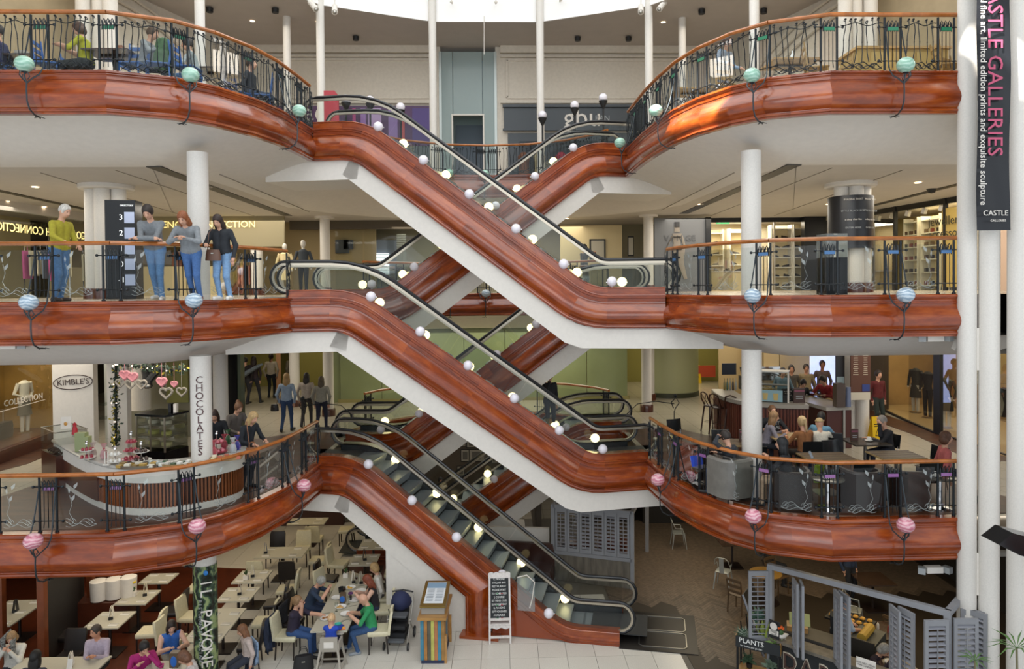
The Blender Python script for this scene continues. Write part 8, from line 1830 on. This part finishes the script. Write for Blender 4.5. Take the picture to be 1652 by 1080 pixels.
# herringbone timber floor
HW = mat('herring_oak', '#64574a', .45, noise=(9, .25), rnd=.28); hb = thing('herringbone_floor', 'dark brown herringbone timber floor round the shuttered cafe', 'floor'); hb['kind'] = 'structure'
flat('floor', [(3.2, 16.5), (4.4, 16.5), (4.45, 14.2), (12, 10), (17, 10), (17, 24), (3.2, 27)], -.006, mat('herring_dark', '#332b22', .5))
pb = MB(); pb.box((0, 0, 0), (.071, .446, .014)); pp = None; cnt = 0; rest = MB()
A_ = .45; Wd = .078
for i in range(-70, 140):
    for j in range(-24, 24):
        for q in (0, 1):
            u0, v0 = i*.075-j*.45, i*.075+j*.45
            cu, cv = (u0+.0375, v0+.225) if q == 0 else (u0+.3, v0+.0375)
            x, y = 6.0+(cu-cv)*.7071, 11.0+(cu+cv)*.7071
            if not ((4.85 if y < 17.7 else 3.15) < x < 12.5 and 13.6 < y < 24) or y < 15.0-(x-4.9)*.7: continue
            if x > 6.6 and y < 18: continue
            a = (0 if q == 0 else PI/2)+PI/4
            if y < 18.2 and cnt < 296:
                if pp is None: pp = pb.build('herringbone_block', HW, hb, smooth=0); o = pp
                else: o = inst(pp, hb)
                o.location = (x, y, .0); o.rotation_euler = (0, 0, a); cnt += 1
            else: rest.box((x, y, 0), (.071, .446, .014), a)
if rest.v: o = rest.build('distant_blocks', HW, hb, smooth=0); o['kind'] = 'stuff'
# shutter fronted cafe on the east
D0, D1, D2 = (5.85, 14.12), (8.12, 11.95), (9.3, 13.05); TOPZ = 2.36
r = thing('shutter_cafe', 'grey framed cafe front with folding louvred shutters around a dark counter', 'cafe front', (D0[0], D0[1], 0), plan_dir(D0, D1)); L1_ = math.dist(D0, D1)
BX(r, 'top_beam', SG_)((L1_/2, 0, TOPZ), (L1_+.1, .1, .1))
for x in (0, L1_): BX(r, 'post', SG_)((x, 0, TOPZ/2), (.11, .11, TOPZ))
BX(r, 'dado', mat('dabs_black', '#232527', .5))((L1_/2, -.02, .45), (L1_, .08, .9)); BX(r, 'sill', mat('washed_grey_wood', '#6e675c'))((L1_/2, .02, .93), (L1_, .34, .06))
FA = plan_dir(D0, D1)
for x, w, a in ((-.02, .4, 178), (.48, .34, 262), (.62, .34, 256), (1.27, .34, 266), (1.35, .34, 277), (2.24, .34, 268), (2.38, .34, 286)): shutter_panel(r, x, w, .86, 2.28, -.06, rz=math.radians(a)-FA)
u_ = Matrix.Rotation(-FA, 3, 'Z') @ Vector((-.46, -.08, 0)); shutter_panel(r, L1_+u_.x, .42, .86, 2.28, u_.y, rz=-FA)
for i, ch in enumerate('DABS'):
    for q, (m_, s_, e) in enumerate(((mat('sign_cream_edge', '#d8cdb8', .5), .5, .012), (mat('sign_dotted', '#5a443c', .5, noise=(60, .5)), .46, .016))): text(ch, s_, m_, r, (.42+.33*i, -.075, .56), (PI/2, 0, 0), name='letter', xs=.85, ext=e)
r = thing('shutter_cafe', 'side return of the shutter cafe with open louvred leaves beside the paired columns', 'cafe front', (D1[0], D1[1], 0), plan_dir(D1, D2)); L2_ = math.dist(D1, D2)
BX(r, 'top_beam', SG_)((L2_/2, 0, TOPZ), (L2_, .1, .1)); BX(r, 'post', SG_)((L2_, 0, TOPZ/2), (.1, .1, TOPZ)); BX(r, 'dado', _M['dabs_black'])((L2_/2, .0, .45), (L2_, .08, .9))
FB = plan_dir(D1, D2)
for x, y, w, a in ((.03, -.08, .42, -2), (.55, -.06, .4, -25), (.62, -.06, .4, -50), (1.1, -.06, .36, -20)): shutter_panel(r, x, w, .86, 2.28, y, rz=math.radians(a)-FB)
ux = Vector((D1[0]-D0[0], D1[1]-D0[1])).normalized(); uy = Vector((-ux.y, ux.x)); fa = plan_dir(D0, D1)
def dl(x, y, z=0): p = Vector(D0)+ux*x+uy*y; return (p.x, p.y, z)
r = thing('wifi_sign', 'black and white free wifi sign leaning on the cafe sill', 'sign', dl(.12, -.1, .97), fa); BX(r, 'board', BLACK)((0, 0, .17), (.22, .015, .34), 0, -.15); mb = MB(); mb.lathe([(0, 0), (.075, 0)], 18); mb.v = [(x, -.012+.15*0, y) for x, y, z in mb.v]; o = mb.build('white_disc', WHITE, r); o.location = (0, -.025, .25); BX(r, 'white_label', WHITE)((0, -.022, .1), (.19, .004, .13)); text('FREE\nWiFi', .065, BLACK, r, (0, -.028, .1), (PI/2, 0, 0), ext=.001)
mb = MB()
for k in (1, 2, 3): mb.tube([(.016*k*math.sin(q), -.03, .225+.016*k*math.cos(q)) for q in [-.8+.2*j for j in range(9)]], .0035, 4)
mb.build('signal_arcs', BLACK, r)
r = thing('menu_notice', 'white printed menu notice hung on the shutter cafe front', 'notice', dl(1.85, -.14, .95), fa); BX(r, 'sheet', WHITE)((0, 0, -.05), (.34, .01, .5), .0, -.1); text('OUR NEW MENU\nHAS LANDED!', .042, mat('print_dark', '#3a3a40', .6), r, (0, -.012, .1), (PI/2-.1, 0, 0), ext=.001)
for k in range(8): BX(r, 'printed_line', mat('print_dark', '#3a3a40'))((0, -.012, .0-k*.03), (.2-.02*(k % 3), .003, .008))
text('DABS', .04, mat('print_dark', '#3a3a40'), r, (0, -.012, -.26), (PI/2-.1, 0, 0), ext=.001)
person('cafe worker in a pale blue shirt and dark apron behind the shutters', dl(.95, 1.1), fa+2.4, H=1.72, top='#a3b4c6', bot='#22242a', sleeve='short', hairc='#3a2a20', lean=14, hands=((-.15, -.4, 1.0), (.15, -.4, 1.0)), res=.017)
q = dl(.95, 1.1); mb = MB(); mb.tube([(0, 0, .6), (0, 0, 1.0), (0, .05, 1.28)], [.19, .165, .13], 10, flat=.8); o = mb.build('apron', mat('apron_dark', '#1c2026', .8)); o.location = q; o.rotation_euler = (0, 0, fa+2.4); tag(o, 'dark apron worn by the cafe worker behind the shutters', 'apron')
person('woman with short grey hair in dark plum eating at the cafe window', dl(1.75, .6), fa+1.3, H=1.65, sit=1, lean=18, hands=((-.12, -.45, 1.02), (.12, -.45, 1.02)), top='#261a24', bot='#22242a', hair='bob', hairc='#9a968e', head=(26, 0), res=.016)
table('window_table', 'dark window table with the white meal plate inside the shutter cafe', dl(2.2, .45), .7, .6, .92, DT, group='tables of the shutter cafe'); plate(dl(2.15, .5, .925), 'white square plate of orange food before the grey haired woman', .15, '#c87a30', grp='plates in the shutter cafe'); person('person with brown hair at the last opening of the shutter cafe', dl(2.75, .7), fa+2.0, sit=1, top='#5a3a34', bot='#22242a', hair='long', hairc='#3a2820', skin='b')
r = thing('till_counter', 'dark counter with yellow paper roll inside the shutter cafe', 'counter', dl(1.5, .9), fa); BX(r, 'body', mat('till_grey', '#4e504c', .5))((0, .2, .5), (.5, .9, 1.0)); BX(r, 'printed_front', mat('till_print', '#2b2620', .5))((.05, -.32, .9), (.5, .04, .5)); TB(r, 'paper_roll', mat('kraft_yellow', '#b8943a', .5))([(0, -.1, 1.08), (0, .5, 1.08)], .09, 10)
r = thing('wicker_pastries', 'tray of baked goods glowing under warm light inside the shutter cafe', 'tray', dl(1.0, 1.75, .95), fa); BX(r, 'tray', BLACK)((0, 0, 0), (.9, .5, .04))
for k in range(12): BL(r, 'bread', mat('bread', '#c8963c', .6))((-.35+.14*(k % 6), -.12+.24*(k//6), .05), .06, 7, 4, (1, 1, .6))
r = thing('wooden_crate', 'open wooden crate with green lined papers on the inner cafe counter', 'crate', dl(.35, .5, 1.0), fa+.4); BX(r, 'crate', OAK)((0, 0, .05), (.4, .28, .1)); BX(r, 'lid', mat('pale_green_lid', '#8f9a6c', .5))((.05, .1, .16), (.4, .3, .03), 0, .5)
mb = MB(); mb.box((.0, 0, .5), (1.1, .5, 1.0)); o = mb.build('inner_counter', mat('inner_grey', '#4a4640', .5, noise=(2, .3)), smooth=0); o.location = dl(.65, .5); o.rotation_euler = (0, 0, fa); tag(o, 'grey washed inner counter just behind the cafe sill', 'counter')
mc = mk_metal('x'); q = fl(1166, 945, .1)
for i, (x, y, rz, l) in enumerate(((6.3, 18.6, 2.6, 'pale metal chair standing out on the herringbone floor'), (5.85, 21.6, 1.5, 'pale metal chair farther back by the dim tables'), (8.6, 16.2, 1.0, 'pale metal chair deep inside the shutter cafe'))): place(mc, (x, y, .008), rz, l)
wc2 = mk_slatchair('x', '#5a4630', 'dark wooden chairs of the shutter cafe', .85)
for i, (x, y, rz, l) in enumerate(((6.25, 17.2, 2.3, 'wooden chair with an orange lit seat near the slanted board'), (7.6, 18.2, .5, 'dark wooden chair beyond the first shutter'), (9.0, 15.0, 2.0, 'dark wooden chair inside near the side return'), (8.0, 15.2, .6, 'dark wooden chair at the inner table'))): place(wc2, (x, y, .008), rz, l)
for i, (x, y, l) in enumerate(((7.1, 17.7, 'round timber table lit yellow behind the slanted board'), (8.4, 14.6, 'dark inner table with small condiments'), (7.0, 20.0, 'dim table far back on the herringbone floor'), (9.6, 17.2, 'dark table deep inside the shutter cafe'))): table('cafe_table', l, (x, y, .008), .8, .8, .75, mat('amber_top', '#8a6a34', .4) if i == 0 else DT, DKLEG, 'tables of the shutter cafe', rnd=(i == 0))
for i, (x, y) in enumerate(((8.35, 14.65), (8.5, 14.5), (7.2, 17.65))): mb = MB(); mb.lathe([(0, 0), (.03, 0), (.03, .1), (.012, .14), (0, .15)], 8, (x, y, .76)); tag(mb.build('condiment', [WHITE, mat('ketchup', '#8a2a1c', .4), GT][i]), ['white pepper pot on the dark inner table', 'red sauce bottle on the dark inner table', 'brass pot on the round timber table'][i], 'condiment')
person('dim figure in blue standing far inside the shutter cafe', (9.2, 17.6, .01), .4, top='#22304a', bot='#1c1e24', hairc='#1c1412'); person('dim seated figure far inside the shutter cafe', (7.6, 18.9, .01), 1.0, sit=1, top='#3a3028', bot='#1c1e24', hairc='#1c1412')
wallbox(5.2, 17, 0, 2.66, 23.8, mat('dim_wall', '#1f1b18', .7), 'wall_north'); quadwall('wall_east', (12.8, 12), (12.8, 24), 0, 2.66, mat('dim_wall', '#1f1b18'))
r = thing('slanted_board', 'large dark menu board leaning by the first shutter', 'board', (5.85, 14.85, 0), .95); BX(r, 'board', mat('dark_board', '#26221f', .5))((0, 0, .95), (.75, .03, 1.25), 0, -.35); BX(r, 'edge', mat('edge_grey', '#8a8c94', .5))((-.37, -.02, .95), (.02, .04, 1.27), 0, -.35); mb = MB(); mb.tube([(.2, .2, 0), (.2, .3, .9)], .015, 5); mb.tube([(-.2, .2, 0), (-.2, .3, .9)], .015, 5); mb.build('strut', BLACK, r)
# plant trolley
r = thing('plant_trolley', 'black lettered plant trolley full of succulents by the cafe front', 'plant stand', (5.62, 14.12, 0), -.55)
BX(r, 'tray_base', OAK)((0, 0, .72), (.85, .36, .03))
for y in (-.18, .18): BX(r, 'side_board', CB)((0, y, .82), (.87, .02, .22))
for x in (-.43, .43): BX(r, 'end_board', OAK)((x, 0, .82), (.02, .36, .22))
for x in (-.4, .4):
    for y in (-.15, .15): BX(r, 'leg', BLACK)((x, y, .35), (.04, .04, .7))
BX(r, 'lower_shelf', OAK)((0, 0, .22), (.8, .32, .03)); text('PLANTS', .14, _M['chalk'], r, (-.12, -.195, .86), (PI/2, 0, 0), ext=.002); text('for home and garden', .05, _M['chalk'], r, (-.12, -.195, .76), (PI/2, 0, 0), ext=.002)
M0 = r.matrix_basis
def plant(lx, ly, z, label, kind, col, s, pm=WHITE, n=30):
    p = Matrix.Rotation(-.55, 3, 'Z') @ Vector((lx, ly, 0)); rr = random.Random(int(lx*100)+7); q = thing('potted_plant', label, 'plant', (5.62+p.x, 14.12+p.y, z)); mb = MB(); mb.lathe([(0, 0), (.055, 0), (.07, .1), (.06, .1), (.05, .02)], 12); mb.build('pot', pm, q); m = mat('leaf'+col, col, .6)
    lf = None
    for i in range(n):
        b = MB(); L = s*rr.uniform(.6, 1); w = s*(.09 if kind == 'blade' else .16 if kind == 'fleshy' else .05); bend = .15 if kind == 'blade' else .6
        b.poly([(0, 0, 0), (w, L*.1, L*.5), (0, L*bend, L), (-w, L*.1, L*.5)], .006, (0, 1, 0)); o = b.build('leaf', m, q, smooth=0) if lf is None else inst(lf, q)
        lf = lf or o; o.location = (rr.gauss(0, .02), rr.gauss(0, .02), .1); o.rotation_euler = (rr.uniform(-.9, .1) if kind != 'blade' else rr.uniform(-.25, .1), rr.uniform(-.5, .5) if kind != 'blade' else 0, rr.uniform(0, 6.28)); o.scale = (rr.uniform(.7, 1.1),)*3
for a in ((-.25, .0, .74, 'grey woolly plant filling the middle of the trolley', 'soft', '#8f9c8c', .3, WHITE, 60), (.08, .05, .74, 'yellow edged upright snake plant on the trolley', 'blade', '#8f9c48', .42, WHITE, 14), (-.1, .22, 1.05, 'frosty green succulent reaching up beside the slanted board', 'fleshy', '#5f7f70', .36, WHITE, 26), (.32, .0, .74, 'trailing bright green succulent at the end of the trolley', 'fleshy', '#7f9c5a', .26, WHITE, 30), (-.36, .0, .74, 'small dark green plant at the outer trolley corner', 'soft', '#4a6650', .24, STEEL, 24), (-.2, .0, .25, 'dark leafy plant on the lower trolley shelf', 'fleshy', '#3f5840', .3, BLACK, 26), (.25, .0, .25, 'grey green plant on the lower trolley shelf, inner side', 'fleshy', '#6a7c68', .28, BLACK, 26)): plant(*a)
r = thing('bird_planter', 'white bird shaped planter with orange flowers on a slatted pale stand', 'planter', (6.0, 13.92, .98)); TB(r, 'bird', WHITE)([(-.1, 0, .06), (-.04, 0, .05), (.03, 0, .05), (.1, 0, .07), (.14, 0, .08)], [.01, .05, .055, .035, .008], 10)
for k in range(3): BX(r, 'stand_slat', mat('pale_slat', '#a8a090', .6))((-.07+.07*k, 0, -.2), (.03, .03, .4))
mb = MB(); 
for k in range(7): mb.ball((.05*math.cos(k*.9)-.02, .04*math.sin(k*.9), .2+.015*(k % 3)), .025, 7, 5)
mb.build('flowers', mat('orange_petal', '#e0601c', .5), r); BL(r, 'foliage', mat('herb_green', '#3f5c30'))((-.02, 0, .13), .06, 8, 5)
# palm at the lower edge
def palm(loc, h, n, label, s):
    r = thing('papyrus_plant', label, 'plant', loc); TB(r, 'stem', mat('palm_stem', '#7a7458', .6))([(0, 0, 0), (.03, 0, h*.5), (0, 0, h)], .018, 6); lf = None
    for i in range(n):
        a = 2*PI*i/n+random.uniform(-.1, .1); b = MB(); b.poly([(0, 0, 0), (s*.5, .014, s*.16), (s, 0, s*random.uniform(-.02, .12)), (s*.5, -.014, s*.16)], .004, (0, 0, 1)); o = b.build('leaf', mat('palm_leaf', '#55783c', .5), r, smooth=0); o.location = (0, 0, h); o.rotation_euler = (0, random.uniform(-.3, .2), a)
p = at(1640, 1046, 11.0); palm((p.x, 11.0, 0), p.z, 16, 'papyrus plant with a starry leaf head in front of the paired columns', .42); p = at(1573, 1066, 11.4); palm((p.x, 11.4, 0), p.z, 12, 'smaller green papyrus tuft behind the open shutter leaf', .26)
